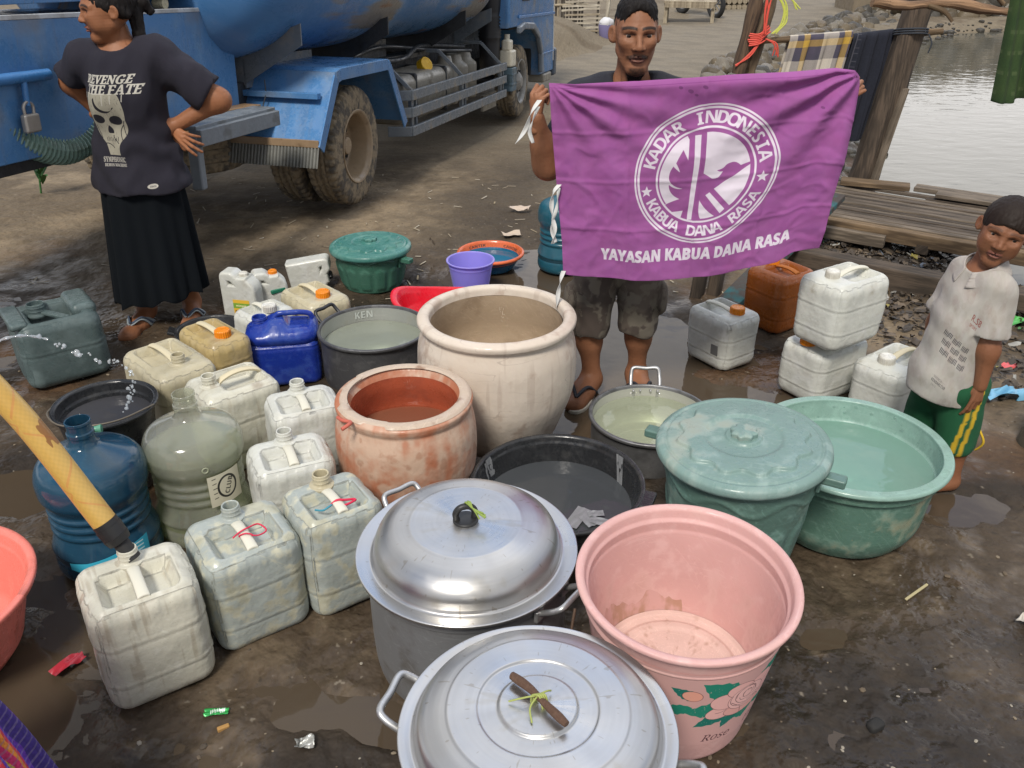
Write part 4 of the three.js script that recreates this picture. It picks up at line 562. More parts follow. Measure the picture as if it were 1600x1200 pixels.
// ------------------------------------------------------------------ wide teal tub full of water
{
  const b = thing('plastic_tub', 'wide pale teal tub full of water beside the boy', 'tub', [1.068, 0, -2.355], .3);
  const h = .315, R = .302, P = prof([[0, .006], [.17, .004], [.205, .012, .03], [.248, .075, .06], [.268, h - .055, .05], [.272, h - .05, .004], [.281, h - .05, .003], [.283, h - .022, .004], [R - .008, h - .02, .004], [R, h - .012, .006], [R - .004, h, .006], [R - .035, h + .001, .006], [.268, h - .012, .006], [.262, h - .07, .008], [.256, h - .078, .004], [.238, .075, .06], [.195, .022, .03], [0, .018]], 6);
  const teal = plastic([.09, .18, .138], { stain: [.34, .26, .14], amt: .55, pale: [.25, .40, .33], palAmt: .45, seed: 171, fx: 4 }, .75);
  const tealIn = plastic([.215, .335, .285], { stain: [.12, .26, .2], amt: .25, pale: [.33, .5, .43], palAmt: .4, seed: 177, fx: 6 }, .6);
  const k = P.findIndex((q) => q[1] >= h - .013 && q[0] > .29);
  part('tub_wall', revolve(P.slice(0, k + 1), 120, wob(.012, 6), .012), teal, b); part('rim', revolve(P.slice(k), 120, wob(.012, 6), .012), tealIn, b);
  part('water', disc(.256, h - .076), water([.42, .66, .56], .36), b);
  const dr = rng(8); const spots = []; for (let i = 0; i < 40; i++) { const t = dr() * 6.28, y = h - .015 - dr() * .05, r = .262 + (y - h + .07) * .1; const g = new THREE.SphereGeometry(.003 + dr() * .005, 8, 6); g.scale(1, .35, 1); g.rotateX(Math.PI / 2); g.rotateY(-t + Math.PI / 2); g.translate(r * Math.cos(t), y, r * Math.sin(t)); spots.push(g); }
  const dm = part('water_drops', merge(spots), water([.8, .9, .87], .15), b); dm.userData.kind = 'stuff';
}
// ------------------------------------------------------------------ lidded bins
function bin(label, x, z, h, R, rb, turn, bodyM, lidM, tilt, group) {
  const b = thing('lidded_bin', label, 'bin', [x, 0, z], turn, group), Rb = R - .022;
  const flute = (t, k, r, y) => { if (k < 4 || r < .06) return r; const yy = y / h; const n = 14, ph = ((t / 6.2832 * n) % 1 + 1) % 1, arch = .72 - .07 * Math.abs(Math.cos(ph * Math.PI)) ; const inP = sstep(.12, .2, ph) * (1 - sstep(.8, .88, ph)) * sstep(.1, .16, yy) * (1 - sstep(arch - .12, arch - .05, yy)); const wave = Math.exp(-Math.pow((yy - .8 - .04 * Math.sin(t * 7)) / .014, 2)); return r + inP * .006 + wave * .005; };
  const P = prof([[0, .006], [rb - .012, .004], [rb, .012, .01], [Rb, h - .05, .01], [Rb + .004, h - .045, .003], [Rb + .004, h - .02], [Rb - .01, h - .02], [rb - .01, .02, .02], [0, .016]], 4);
  part('bin_body', revolve(P, 168, flute, .008), bodyM, b);
  for (const a of [0, Math.PI]) { const g = merge(mv(bx(.075, .026, .04, .006), 0, 0, 0), mv(bx(.012, .05, .04, .004), -.03, -.018, 0)); mv(g, Rb + .03, h - .055, 0); g.rotateY(a); part('grip', g, bodyM, b); }
  const lid = new THREE.Group(); lid.name = 'lid'; b.add(lid); lid.position.y = h - .03; lid.rotation.set(tilt[0], 0, tilt[1]);
  const lp = prof([[Rb - .02, .004], [Rb, 0, .004], [R - .004, -.006, .004], [R + .003, .004, .006], [R, .022, .008], [R - .018, .03, .008], [R - .026, .026, .003], [R - .032, .031, .003], [R * .74, .032, .01], [R * .72, .042, .008], [R * .46, .044, .01], [R * .42, .038, .006], [R * .22, .038, .006], [R * .2, .045, .004], [0, .047]], 4);
  const flatUV = (g) => { const P = g.attributes.position, U = g.attributes.uv; for (let i = 0; i < U.count; i++) U.setXY(i, P.getX(i) + x, P.getZ(i) + P.getY(i)); return g; };
  part('lid_plate', flatUV(revolve(lp, 144, (t, k, r, y) => y > .03 && r > R * .66 && r < R * .8 ? r + .011 * Math.cos(t * 12) * (r > R * .7 ? 1 : .6) : r, .01)), lidM, lid);
  const kp = prof([[0, .062], [.028, .062, .003], [.036, .058, .004], [.034, .042]], 4).reverse();
  part('knob', revolve([...kp].reverse().reverse(), 72, (t, k, r) => r > .02 ? r * (1 + .1 * Math.cos(t * 8)) : r), lidM, lid);
  return b;
}
const tealBin = plastic([.095, .172, .145], { stain: [.28, .24, .17], amt: .3, pale: [.24, .42, .37], palAmt: .4, seed: 191, fx: 6 }, .8);
const tealLid = plastic([.165, .255, .23], { stain: [.34, .29, .2], amt: .35, pale: [.31, .41, .38], palAmt: .55, seed: 195, fx: 4 }, .75);
bin('pale teal bin with a dusty lid, in front of the wide teal tub', .648, -2.095, .488, .240, .155, -.5, tealBin, tealLid, [.045, .035], 'lidded teal bins');
const grBin = plastic([.045, .135, .095], { stain: [.1, .12, .08], amt: .4, seed: 201, fx: 5 }, .7), grLid = plastic([.05, .175, .15], { stain: [.1, .2, .16], amt: .4, pale: [.14, .3, .26], palAmt: .5, seed: 205 }, .7);
{ const b = bin('dark green bin with a flat lid, farthest back beside the truck wheel', -.746, -4.436, .235, .213, .155, -.5, grBin, grLid, [0, 0], 'lidded teal bins'); }
// ------------------------------------------------------------------ aluminium pots
const castM = std({ map: T(grime([.5, .5, .5], { stain: [.25, .23, .2], amt: .4, seed: 77, size: 256 })), metalness: .8, roughness: .42 });
function potHandle(parent, ang, R, y, up = .3, mat = castM, s = 1) {
  const w = .055 * s, o = .062 * s, c = Math.cos(ang), sn = Math.sin(ang);
  const f = (r, t, yy) => [(R + r) * c - t * sn, y + yy, -((R + r) * sn + t * c)];
  const pts = [f(0, -w, -.012), f(o * .75, -w, up * o * .6), f(o, -w * .86, up * o), f(o * 1.02, 0, up * o), f(o, w * .86, up * o), f(o * .75, w, up * o * .6), f(0, w, -.012)];
  const g = merge(tube(pts, .0075 * s, 60, 10), mv(bx(.012, .034, .03, .004), 0, 0, 0, 0, ang, 0).translate(...f(.003, -w, -.014)), mv(bx(.012, .034, .03, .004), 0, 0, 0, 0, ang, 0).translate(...f(.003, w, -.014)));
  part('handle', g, mat, parent);
}
function pot(label, x, z, h, R, turn, group) {
  const b = thing('cooking_pot', label, 'pot', [x, 0, z], turn, group);
  const r = R - .026, P = prof([[0, .004], [r - .03, .004], [r - .012, .012, .02], [r - .004, .05, .02], [r, h * .35, .05], [r, h - .05], [r + .004, h - .045, .002], [r + .004, h - .02, .002], [r + .014, h - .012, .004], [r + .014, h - .004, .004], [r - .002, h - .006, .003], [r - .006, .05, .03], [r - .03, .012, .02], [0, .01]], 4);
  part('pot_body', revolve(P, 120, wob(.008, x), .02), aluDull, b);
  return b;
}
{ // rear lidded pot
  const b = pot('aluminium pot with a domed lid and black knob, behind the nearest pot', -.115, -1.779, .36, .28, 0, 'aluminium pots');
  const lid = new THREE.Group(); lid.name = 'lid'; b.add(lid); lid.position.set(0, .362, 0); lid.rotation.set(.025, 0, .01);
  const R = .28, P = prof([[R - .012, -.008], [R + .001, -.006, .003], [R + .002, .004, .004], [R - .012, .002, .008], [R - .036, -.002, .01], [R - .042, .004, .008], [R - .05, .045, .03], [R - .085, .073, .05], [R * .52, .083, .03], [R * .5, .0845, .005], [R * .3, .087, .03], [.04, .089], [0, .0895]], 7);
  const dent = (t, k, r, y) => [r, y + (n3(Math.cos(t) * r * 9, 3, Math.sin(t) * r * 9) - .5) * .006 * (r < .24 ? 1 : .2)];
  part('lid_dome', revolve(P, 128, dent, .008), alu, lid);
  const bk = std({ color: col(.018, .018, .018), roughness: .45 });
  const kg = merge(mv(revolve(prof([[0, .004], [.03, .004, .003], [.032, .0, .002], [.032, -.003]], 3), 40), 0, .089, 0), tube([[-.022, .09, 0], [-.024, .112, 0], [-.012, .127, 0], [.012, .127, 0], [.024, .112, 0], [.022, .09, 0]], .0085, 40, 10)); kg.scale(1, 1, 1);
  const k = part('knob', kg, bk, lid); k.rotation.y = .25;
  const gr = rng(3); part('string_tie', merge(...[0, 1, 2, 3, 4].map((i) => tube([[-.02 + gr() * .04, .125, -.012], [gr() * .02, .14 + gr() * .006, .0], [.02, .132, .012], [.035 + gr() * .02, .128 - gr() * .02, .02 + gr() * .02]], .0022, 16, 5))), std({ color: col(.22, .3, .06) }), lid);
  potHandle(b, -.62, .256, .33, .5); potHandle(b, 2.25, .256, .33, .55);
}
{ // nearest pot
  const b = pot('nearest aluminium pot, its lid tied with a wooden stick for a knob', .05, -1.2, .385, .272, .2, 'aluminium pots');
  const lid = new THREE.Group(); lid.name = 'lid'; b.add(lid); lid.position.set(0, .386, 0);
  const R = .272, P = prof([[R - .012, -.008], [R + .001, -.006, .003], [R + .002, .004, .004], [R - .01, .003, .006], [R - .024, -.001, .008], [R - .03, .004, .006], [R - .04, .034, .03], [R - .075, .05, .05], [R * .66, .054, .01], [R * .645, .0565, .004], [R * .44, .058, .006], [R * .425, .0545, .004], [R * .29, .0555, .004], [R * .275, .0615, .004], [R * .12, .063, .004], [0, .063]], 6);
  const dent = (t, k, r, y) => [r, y + (n3(Math.cos(t) * r * 10 + 7, 5, Math.sin(t) * r * 10) - .5) * .005 * (r < .23 ? 1 : .2)];
  part('lid_dome', revolve(P, 128, dent, .007), alu, lid);
  const bark = std({ map: T(grime([.085, .045, .028], { stain: [.03, .018, .012], amt: .8, pale: [.2, .12, .08], palAmt: .5, seed: 88, fx: 8, size: 256 }), .08), roughness: .9 });
  const st = part('stick_knob', bend(tube([[-.058, .0, -.05], [-.02, .004, -.02], [.02, .004, .018], [.06, 0, .052]], (t) => .0082 + .0015 * Math.sin(t * 9) - .002 * Math.pow(t, 8), 40, 10), (v) => { v.addScalar((n3(v.x * 90, v.y * 90, v.z * 90) - .5) * .002); }), bark, lid, 'short brown stick'); st.position.y = .076; st.rotation.y = -.35;
  const gr = rng(14); part('string_tie', merge(...[0, 1, 2, 3].map((i) => tube([[-.012 + i * .004, .062, -.008], [-.01 + i * .005, .084, -.004], [.0 + i * .004, .09, .006], [.006 + i * .004, .063, .014]], .0022, 16, 5)), tube([[0, .086, 0], [-.03, .08, -.004], [-.055, .068, -.012]], .002, 14, 5), tube([[0, .086, 0], [-.02, .078, .02], [-.022, .066, .045]], .002, 14, 5), tube([[0, .087, 0], [.022, .08, -.012], [.03, .07, -.02]], .002, 14, 5)), std({ color: col(.32, .36, .1) }), lid);
  potHandle(b, 2.62, .248, .345, .35, castM, 1.1); potHandle(b, -.62, .248, .345, .35, castM, 1.1);
}
function openPot(label, x, z, h, R, turn, inner, outer, waterY, tint, body) {
  const b = thing('open_pot', label, 'pot', [x, 0, z], turn, 'open pots of water');
  const r = R - .012, P = prof([[0, .004], [r - .02, .004], [r - .004, .012, .015], [r, .05, .02], [r, h - .02], [r + .012, h - .014, .004], [r + .012, h - .002, .005], [r, h, .004], [r - .004, h - .012, .003]], 4), Q = prof([[r - .004, h - .012], [r - .005, .05, .03], [r - .03, .012, .02], [r - .05, .011], [r - .055, .015, .003], [r - .08, .015, .003], [r - .085, .01], [0, .01]], 4);
  part('pot_body', revolve(P, 112, wob(.008, x), .02), outer, b); part('inner_wall', revolve(Q, 112, wob(.008, x), .02), inner, b);
  part('water', disc(r - .007, waterY), water(tint, body), b); return b;
}
const potIn = std({ map: T(grime([.40, .41, .38], { stain: [.3, .27, .17], amt: .5, pale: [.55, .55, .52], seed: 212, fx: 4 })), roughness: .45, metalness: .5 });
const potDark = std({ map: T(grime([.09, .09, .095], { stain: [.04, .04, .045], amt: .8, pale: [.24, .24, .24], palAmt: .5, seed: 216, fx: 5 })), roughness: .5, metalness: .5 });
{
  const b = openPot('big grey pot of water with white letters inside, between blue can and tall jar', -.586, -3.393, .236, .235, 0, potIn, potDark, .165, [.62, .66, .55], .3);
  const let_ = canvasTex(512, 192, (c, w, h) => { c.clearRect(0, 0, w, h); c.fillStyle = '#b9beb8'; c.font = 'bold 150px sans-serif'; c.fillText('KEN', 60, 150); });
  part('lettering', sheet(24, 8, (u, v) => { const t = lerp(2.2, 1.5, u), y = lerp(.17, .228, v), r = .2155; return [r * Math.cos(t), y, -r * Math.sin(t)]; }), std({ map: let_, alphaTest: .5, roughness: .6 }), b, 'white letters painted inside the pot');
  potHandle(b, 2.55, .22, .2, .75, std({ color: col(.02, .02, .022), roughness: .4 }), 1.05);
}
{
  const b = openPot('dull aluminium pot half full of clear water, by the bare feet of the man', .507, -2.792, .165, .226, 0, std({ map: T(grime([.48, .48, .43], { stain: [.36, .33, .2], amt: .45, pale: [.6, .6, .56], seed: 222, fx: 4 })), roughness: .45, metalness: .35 }), std({ map: T(grime([.22, .22, .22], { stain: [.1, .1, .1], amt: .7, seed: 226 })), roughness: .45, metalness: .7 }), .12, [.72, .76, .62], .22);
  potHandle(b, 1.52, .206, .14, 1.1, castM, 1.0);
  const rv = []; for (const a of [1.3, 1.43, 1.62, 1.75]) { const g = new THREE.SphereGeometry(.0085, 12, 8); g.scale(1, 1, .5); g.rotateY(-a); rv.push(mv(g, .208 * Math.cos(a), .142, -.208 * Math.sin(a))); }
  for (const g of rv) part('rivet', g, castM, b);
}
// ------------------------------------------------------------------ black vessels
const blackP = plastic([.02, .021, .023], { stain: [.05, .047, .042], amt: .45, pale: [.07, .07, .07], palAmt: .3, seed: 231 }, .55);
{
  const b = thing('black_basin', 'wide black basin of water patched with grey tape, beside the pot lid', 'basin', [.145, 0, -2.329], 0);
  const { p, R } = tubProf(.225, .268, .19, .005, .016, { foot: .02, inBands: [[.165, .004]] });
  part('basin_body', revolve(p, 112, wob(.016, 5), .015), blackP, b);
  part('water', disc(.243, .1), phy({ color: col(.12, .13, .14), transmission: .55, thickness: 0, roughness: .02, ior: 1.33, bumpMap: T(ripple, .4), bumpScale: .0015 }), b);
  const tape = std({ map: T(grime([.25, .26, .27], { stain: [.12, .12, .12], amt: .5, pale: [.5, .5, .5], palAmt: .6, seed: 238, fx: 8, size: 256 }), .12), roughness: .35, metalness: .35 });
  const patch = (t0, t1, y0, y1, sk) => sheet(12, 10, (u, v) => { const t = lerp(t0, t1, u) + (v - .5) * sk, y = lerp(y0, y1, v), r = R(y) - .0075 - .003 * n2(u * 6, v * 6, 3); return [r * Math.cos(t), y, -r * Math.sin(t)]; });
  for (const q of [[.42, .55, .04, .186, .2], [2.55, 2.68, .12, .186, .05], [2.7, 2.74, .12, .18, 0]]) part('tape_patch', patch(...q), tape, b);
  const fl = (x, z, w, l, a, y) => { const g = sheet(10, 6, (u, v) => [(u - .5) * w, y + .004 * n2(u * 5 + x * 9, v * 5, 4), (v - .5) * l]); g.rotateY(a); g.translate(x, 0, z); return g; };
  for (const q of [[.06, .09, .045, .11, -.5, .106], [.1, .105, .05, .06, .5, .108], [.145, .12, .1, .035, -.35, .109], [.12, .075, .05, .03, .1, .11]]) part('tape_patch', fl(...q), tape, b);
  for (const a of [-.35, 2.8]) { const g = mv(bx(.05, .018, .09, .006), R(.19) + .02, .178, 0); g.rotateY(a); part('grip', g, blackP, b); }
}
{
  const b = thing('black_bucket', 'black bucket of water with a wire handle and green grip', 'bucket', [-1.37, 0, -2.58], 0);
  const { p } = tubProf(.115, .158, .33, .005, .018, { foot: .02, inBands: [[.29, .004]] });
  part('bucket_body', revolve(p, 96, wob(.014, 8), .015), blackP, b);
  part('water', disc(.148, .275), phy({ color: col(.1, .1, .11), transmission: .5, thickness: 0, roughness: .02, ior: 1.33, bumpMap: T(ripple, .4), bumpScale: .002 }), b);
  part('handle_wire', tube([[.168, .318, -.02], [.16, .336, .05], [.1, .337, .13], [.02, .338, .168], [-.08, .335, .158], [-.15, .334, .09], [-.172, .318, 0]], .003, 60, 6), std({ color: col(.2, .17, .13), metalness: .6, roughness: .5 }), b);
  part('handle_grip', mv(tube([[-.025, .34, .178], [.02, .341, .186], [.07, .341, .176]], (t) => .0125 + .0025 * Math.cos(t * 12), 30, 12), 0, 0, .012), plastic([.1, .3, .2], { seed: 243, size: 128, amt: .3 }, .6), b, 'green plastic grip');
}
{
  const b = thing('black_washbasin', 'low black basin on the ground by the sandalled feet', 'basin', [-1.39, 0, -3.70], 0);
  const { p } = tubProf(.12, .15, .085, .004, .014, { foot: .015 });
  part('basin_body', revolve(p, 80, null, .015), blackP, b); part('grip', mv(bx(.05, .016, .07, .006), -.165, .075, .02, 0, .2, -.35), blackP, b);
}
// ------------------------------------------------------------------ small coloured vessels at the back
{
  const b = thing('orange_bucket', 'low orange rimmed bucket with blue water, lettered on its rim', 'bucket', [-.12, 0, -4.693], 0);
  const orM = plastic([.62, .13, .045], { stain: [.4, .1, .05], amt: .35, seed: 251 }, .6), blM = plastic([.012, .1, .19], { stain: [.03, .08, .11], amt: .5, seed: 255 }, .6);
  part('bucket_wall', revolve(prof([[0, .003], [.12, .003], [.132, .01, .01], [.165, .075]], 4), 80, null, .02), blM, b);
  part('rim', revolve(prof([[.164, .072], [.176, .076, .004], [.189, .084, .005], [.189, .094, .005], [.176, .1, .006], [.168, .09, .004], [.158, .06]], 5), 90), orM, b);
  part('inner_wall', revolve(prof([[.158, .06], [.13, .014, .02], [0, .01]], 4), 80, null, .02), blM, b);
  part('water', disc(.155, .055), phy({ color: col(.02, .22, .36), transmission: .5, thickness: 0, roughness: .03, ior: 1.33 }), b);
  const t = canvasTex(1024, 96, (c, w, h) => { c.clearRect(0, 0, w, h); c.fillStyle = '#3d3436'; c.font = 'bold 74px sans-serif'; c.fillText('CANTIK', 120, 74); c.globalAlpha = .8; c.fillText('CANTIK', 640, 74); });
  part('lettering', sheet(64, 4, (u, v) => { const a = lerp(2.75, .15, u), y = lerp(.063, .088, v), r = .1585 + (y - .06) * .33 - .0016; return [r * Math.cos(a), y, -r * Math.sin(a)]; }), std({ map: t, alphaTest: .5, roughness: .7 }), b, 'dark lettering inside the rim');
}
{
  const b = thing('lavender_bucket', 'translucent lavender bucket standing before the orange one', 'bucket', [-.214, 0, -4.3], 0);
  const { p } = tubProf(.085, .118, .196, .003, .01, { foot: .012, bands: [[.165, .002]] });
  part('bucket_body', revolve(p, 80, null, .015), phy({ color: col(.38, .33, .85), transmission: .4, thickness: 0, roughness: .75, clearcoat: .5, clearcoatRoughness: .3 }), b);
}
{
  const b = thing('red_basin', 'bright red basin behind the tall cream jar', 'basin', [-.2, 0, -3.86], -.08);
  const red = plastic([.62, .012, .028], { stain: [.4, .02, .03], amt: .25, seed: 261, size: 256 }, .5);
  const { p } = tubProf(.2, .25, .15, .005, .022, { foot: .03, lipR: .008 });
  const g = revolve(p, 96, (t, k, r, y) => [r * (1 + .42 * Math.pow(Math.abs(Math.cos(t)), 3)) , y + (r > .23 ? .012 * Math.cos(2 * t) + .028 * Math.exp(-Math.pow((t - 3.0) / .35, 2)) : 0)], .015); g.scale(1, 1, .8); g.computeVertexNormals(); part('basin_body', g, red, b);
}
{
  const b = thing('pink_basin', 'salmon pink basin cut by the left edge of the picture', 'basin', [-1.565, 0, -1.74], 0);
  const sal = plastic([.72, .2, .155], { stain: [.6, .16, .12], amt: .25, pale: [.8, .36, .3], seed: 271 }, .55);
  const { p } = tubProf(.22, .29, .24, .006, .024, { foot: .04, inBands: [[.2, .004]] });
  part('basin_body', revolve(p, 112, null, .015), sal, b);
}
// ------------------------------------------------------------------ jerrycans
// a can of w x d x h with its neck towards -z and its carrying strip running to +z in a recess of the top
function canShell(w, d, h, o = {}) {
  const { seed = 1, r = .044, recess = .038, dentA = .005, neckZ = -.27, seamAt = [.66, .30], rw = .36, flare = 0, taper = .03 } = o;
  const nx = 54, ny = 50, nz = 50, g0 = new THREE.BoxGeometry(w, h, d, nx, ny, nz); g0.deleteAttribute('uv'); g0.deleteAttribute('normal');
  const g = mergeVertices(g0, 1e-5), p = g.attributes.position, hw = w / 2, hh = h / 2, hd = d / 2, v = V(0, 0, 0), q = V(0, 0, 0);
  for (let i = 0; i < p.count; i++) {
    v.fromBufferAttribute(p, i); const top = v.y > hh - 1e-6, bot = v.y < -hh + 1e-6;
    q.set(clamp(v.x, -hw + r, hw - r), clamp(v.y, -hh + r, hh - r), clamp(v.z, -hd + r, hd - r)); const e = v.clone().sub(q); const l = e.length(); if (l > r) v.copy(q).addScaledVector(e, r / l);
    const yy = (v.y + hh) / h, ox = v.x, oz = v.z;
    // walls: moulded seams, shallow panels, a little bulge and dents
    if (!top && !bot) {
      let k = 0; for (const s of seamAt) k += .0024 * Math.exp(-Math.pow((yy - s) * h / .0045, 2)) - .002 * Math.exp(-Math.pow((yy - s + .02) * h / .006, 2));
      k += .006 * Math.sin(Math.PI * clamp(yy)) * (1 - Math.pow(Math.abs(Math.abs(e.x) > Math.abs(e.z) ? oz / hd : ox / hw), 4));
      k += (fbm3(ox * 9 + seed * 7, v.y * 9, oz * 9 + seed, 2) - .5) * dentA * 2;
      const edge = sstep(.72, .97, yy); k += edge * .0013 * Math.sign(Math.sin((Math.abs(e.x) > Math.abs(e.z) ? oz : ox) * 110)) * (yy < .95 ? 1 : 0) * (o.ribs ?? 1);
      const n = V(e.x, 0, e.z); if (n.lengthSq() > 1e-9) { n.normalize(); v.addScaledVector(n, k); }
    }
    const tp = 1 - taper * (1 - yy) + flare * sstep(.6, 1, yy); v.x *= tp; v.z *= tp;
    if (v.y > hh - r * 1.2 && Math.abs(ox) < hw - r * .5 && Math.abs(oz) < hd - r * .5) {
      const X = ox / w, Z = oz / d, in_ = (a, b, t) => 1 - sstep(b - t, b, Math.abs(a));
      const pit = in_(X, rw, .11) * in_(Z - .11, .29, .09), spine = Math.exp(-Math.pow(X / .05, 2)) * sstep(.3, .36, Z + 0) ;
      const dep = recess * pit * (1 - .55 * spine), boss = Math.exp(-Math.pow(Math.hypot(ox, oz - neckZ * d) / .036, 4));
      v.y -= dep * (1 - boss) - .002 * boss; v.y += (fbm3(ox * 14 + seed, 2, oz * 14, 2) - .5) * .003;
      
    }
    if (bot) v.y += .012 * (1 - Math.pow(Math.max(Math.abs(ox / hw), Math.abs(oz / hd)), 6)) + (Math.abs(ox) < hw * .25 ? .01 : 0);
    p.setXYZ(i, v.x, v.y + hh, v.z);
  }
  g.computeVertexNormals(); const ng = g; boxUV(ng); const u = ng.attributes.uv; for (let i = 0; i < u.count; i++) u.setXY(i, u.getX(i) + seed * .173, u.getY(i) + seed * .31);
  return ng;
}
const canTex = {
  white: grime([.63, .635, .575], { stain: [.36, .32, .2], amt: .65, pale: [.78, .79, .79], palAmt: .5, seed: 301, fx: 3 }),
  dirty: grime([.64, .62, .51], { stain: [.27, .2, .12], amt: .75, pale: [.8, .79, .7], palAmt: .6, seed: 305, fx: 4, drip: .38 }),
  grey: grime([.40, .44, .41], { stain: [.17, .18, .13], amt: .55, pale: [.68, .65, .48], palAmt: .85, seed: 309, fx: 5 }),
  cream: grime([.56, .5, .34], { stain: [.3, .24, .12], amt: .5, pale: [.62, .58, .46], palAmt: .5, seed: 313, fx: 4 }),
  tan: grime([.5, .38, .17], { stain: [.28, .19, .08], amt: .5, pale: [.58, .48, .28], palAmt: .5, seed: 317, fx: 4 }),
};
const canMat = {}; for (const k in canTex) canMat[k] = phy({ map: T(canTex[k], .45), roughnessMap: T(scuffR, .4), roughness: .85, transmission: .16, thickness: 0, ior: 1.45, clearcoat: .45, clearcoatRoughness: .32, bumpMap: T(plasticBump, .15), bumpScale: .0025 });
canMat.blue = plastic([.01, .03, .25], { stain: [.02, .04, .16], amt: .4, pale: [.04, .09, .38], palAmt: .5, seed: 321 }, .5);
canMat.slate = plastic([.07, .1, .1], { stain: [.035, .05, .045], amt: .6, pale: [.15, .2, .2], palAmt: .6, seed: 325, fx: 3 }, .7);
canMat.rust = plastic([.27, .072, .01], { stain: [.2, .06, .015], amt: .5, seed: 329 }, .6);
const capMat = { orange: plastic([.72, .22, .01], { stain: [.5, .14, .01], amt: .3, seed: 333, size: 128 }, .5), white: plastic([.66, .65, .6], { stain: [.4, .36, .28], amt: .3, seed: 335, size: 128 }, .6), black: plastic([.02, .022, .024], { seed: 337, size: 128, amt: .2 }, .5) };
const stripMat = { white: std({ color: col(.62, .6, .5), roughness: .6 }), cream: std({ color: col(.6, .53, .36), roughness: .6 }) };
const canWater = std({ color: col(.20, .25, .27), roughness: .5 });
function neckGeo(r, h) { return revolve(prof([[r + .011, -.004], [r + .012, .004, .002], [r + .004, .006, .002], [r, .01], [r, h * .35], [r + .002, h * .42, .001], [r, h * .5], [r, h * .66], [r + .002, h * .73, .001], [r, h * .8], [r, h - .002, .002], [r - .002, h, .002], [r - .005, h - .002, .002], [r - .005, -.01]], 3), 48); }
function capGeo(r, h) { return revolve(prof([[r, 0], [r + .001, .002, .001], [r, h - .004, .003], [r - .004, h, .003], [r * .75, h, .002], [r * .72, h - .002, .001], [0, h - .001]], 4), 96, (t, k, rr, y) => y > .002 && y < h - .003 && rr > r * .9 ? rr + .0012 * Math.sign(Math.sin(t * 24)) : rr, .006); }
function can(name, label, x, z, turn, w, d, h, o = {}) {
  const c = thing(name, label, 'jerrycan', [x, o.y || 0, z], turn, o.group || 'jerrycans standing among the buckets and pots');
  const nz = (o.neckZ ?? -.27) * d, m = canMat[o.mat || 'white'], mat = o.strip || stripMat.white;
  part('can_body', canShell(w, d, h, { seed: o.seed, ...o.shell, neckZ: o.neckZ ?? -.27 }), m, c);
  if (o.cap) part('cap', mv(capGeo(o.capR || .031, .03), 0, h - .001, nz), capMat[o.cap], c);
  else { part('neck', mv(neckGeo(.024, .042), 0, h - .003, nz), o.neckM || m, c); part('neck_hole', mv(new THREE.CylinderGeometry(.0185, .0185, .004, 32), 0, h - .004, nz), std({ color: col(.03, .03, .025), roughness: .6 }), c); }
  const z0 = nz + .03, z1 = d * .40, up = o.arch ?? .006, hw = .0135;
  const sg = sheet(10, 30, (u, v) => { const zz = lerp(z0, z1, v), b = Math.sin(Math.PI * v), yy = h - .004 + up * Math.pow(b, .5) + .004 * b, a = (u - .5) * 2; return [a * hw * (1 - .12 * b), yy - .005 * Math.pow(Math.abs(a), 3), zz]; });
  part('carry_strip', thick(sg, .009), mat, c);
  if (o.fill) { const f = h * o.fill, g = bx(w * .87, f, d * .87, .035, 4); g.translate(0, f / 2 + .02, 0); part('water', g, canWater, c); }
  return c;
}
const redTie = std({ color: col(.62, .02, .07), roughness: .6 });
const RI = 'water_can';
can(RI, 'nearest dirty white jerrycan with the yellow hose pushed into its neck', -.939, -1.708, .57, .262, .235, .335, { mat: 'dirty', seed: 1, fill: .6 });
{ const c = can(RI, 'blotched grey green jerrycan with a thin red tie round its strip', -.735, -1.912, .60, .262, .245, .318, { mat: 'grey', seed: 2, fill: .72 });
  part('red_tie', merge(tube([[-.03, .318, .03], [-.01, .333, .035], [.016, .334, .03], [.045, .326, .02], [.055, .32, .05], [.03, .322, .062], [.012, .327, .058]], .0022, 40, 6), tube([[-.016, .324, .04], [0, .333, .05], [.016, .324, .055], [0, .316, .05]], .0022, 30, 6, true)), redTie, c, 'thin red plastic tie'); }
{ const c = can(RI, 'grey green jerrycan with a red and blue tie, next to the pot lid', -.51, -2.03, .585, .235, .225, .345, { mat: 'grey', seed: 3, fill: .7, neckM: canMat.cream });
  part('red_tie', merge(tube([[-.02, .342, .045], [0, .356, .05], [.02, .352, .055], [.05, .345, .06], [.02, .346, .07], [-.012, .345, .065]], .0035, 40, 6)), redTie, c, 'red plastic tie'); part('blue_tie', tube([[-.016, .348, .05], [-.04, .335, .045], [-.055, .326, .02]], .003, 16, 6), std({ color: col(.05, .25, .34) }), c, 'blue plastic tie'); }
can(RI, 'clean white jerrycan, uncapped, left of the orange jar', -.685, -2.285, .42, .245, .21, .33, { mat: 'white', seed: 4 });
can(RI, 'white jerrycan touching the orange jar rim, behind the clean white one', -.715, -2.61, .42, .24, .2, .33, { mat: 'white', seed: 5, fill: .5 });
can(RI, 'grimy jerrycan with blue grey water showing, behind the clear bottle', -.996, -2.75, .706 + Math.PI / 2, .232, .279, .33, { mat: 'dirty', seed: 6, fill: .78, arch: .022, strip: stripMat.cream });
can(RI, 'cream white jerrycan with rust round its neck, beside the black bucket', -1.278, -2.93, .788 + Math.PI, .232, .337, .33, { mat: 'cream', seed: 7, arch: .012, strip: stripMat.cream });
can(RI, 'tan yellow jerrycan with an orange cap, left of the blue can', -1.215, -3.26, .80 + Math.PI, .19, .292, .28, { mat: 'tan', seed: 8, cap: 'orange', strip: stripMat.cream });
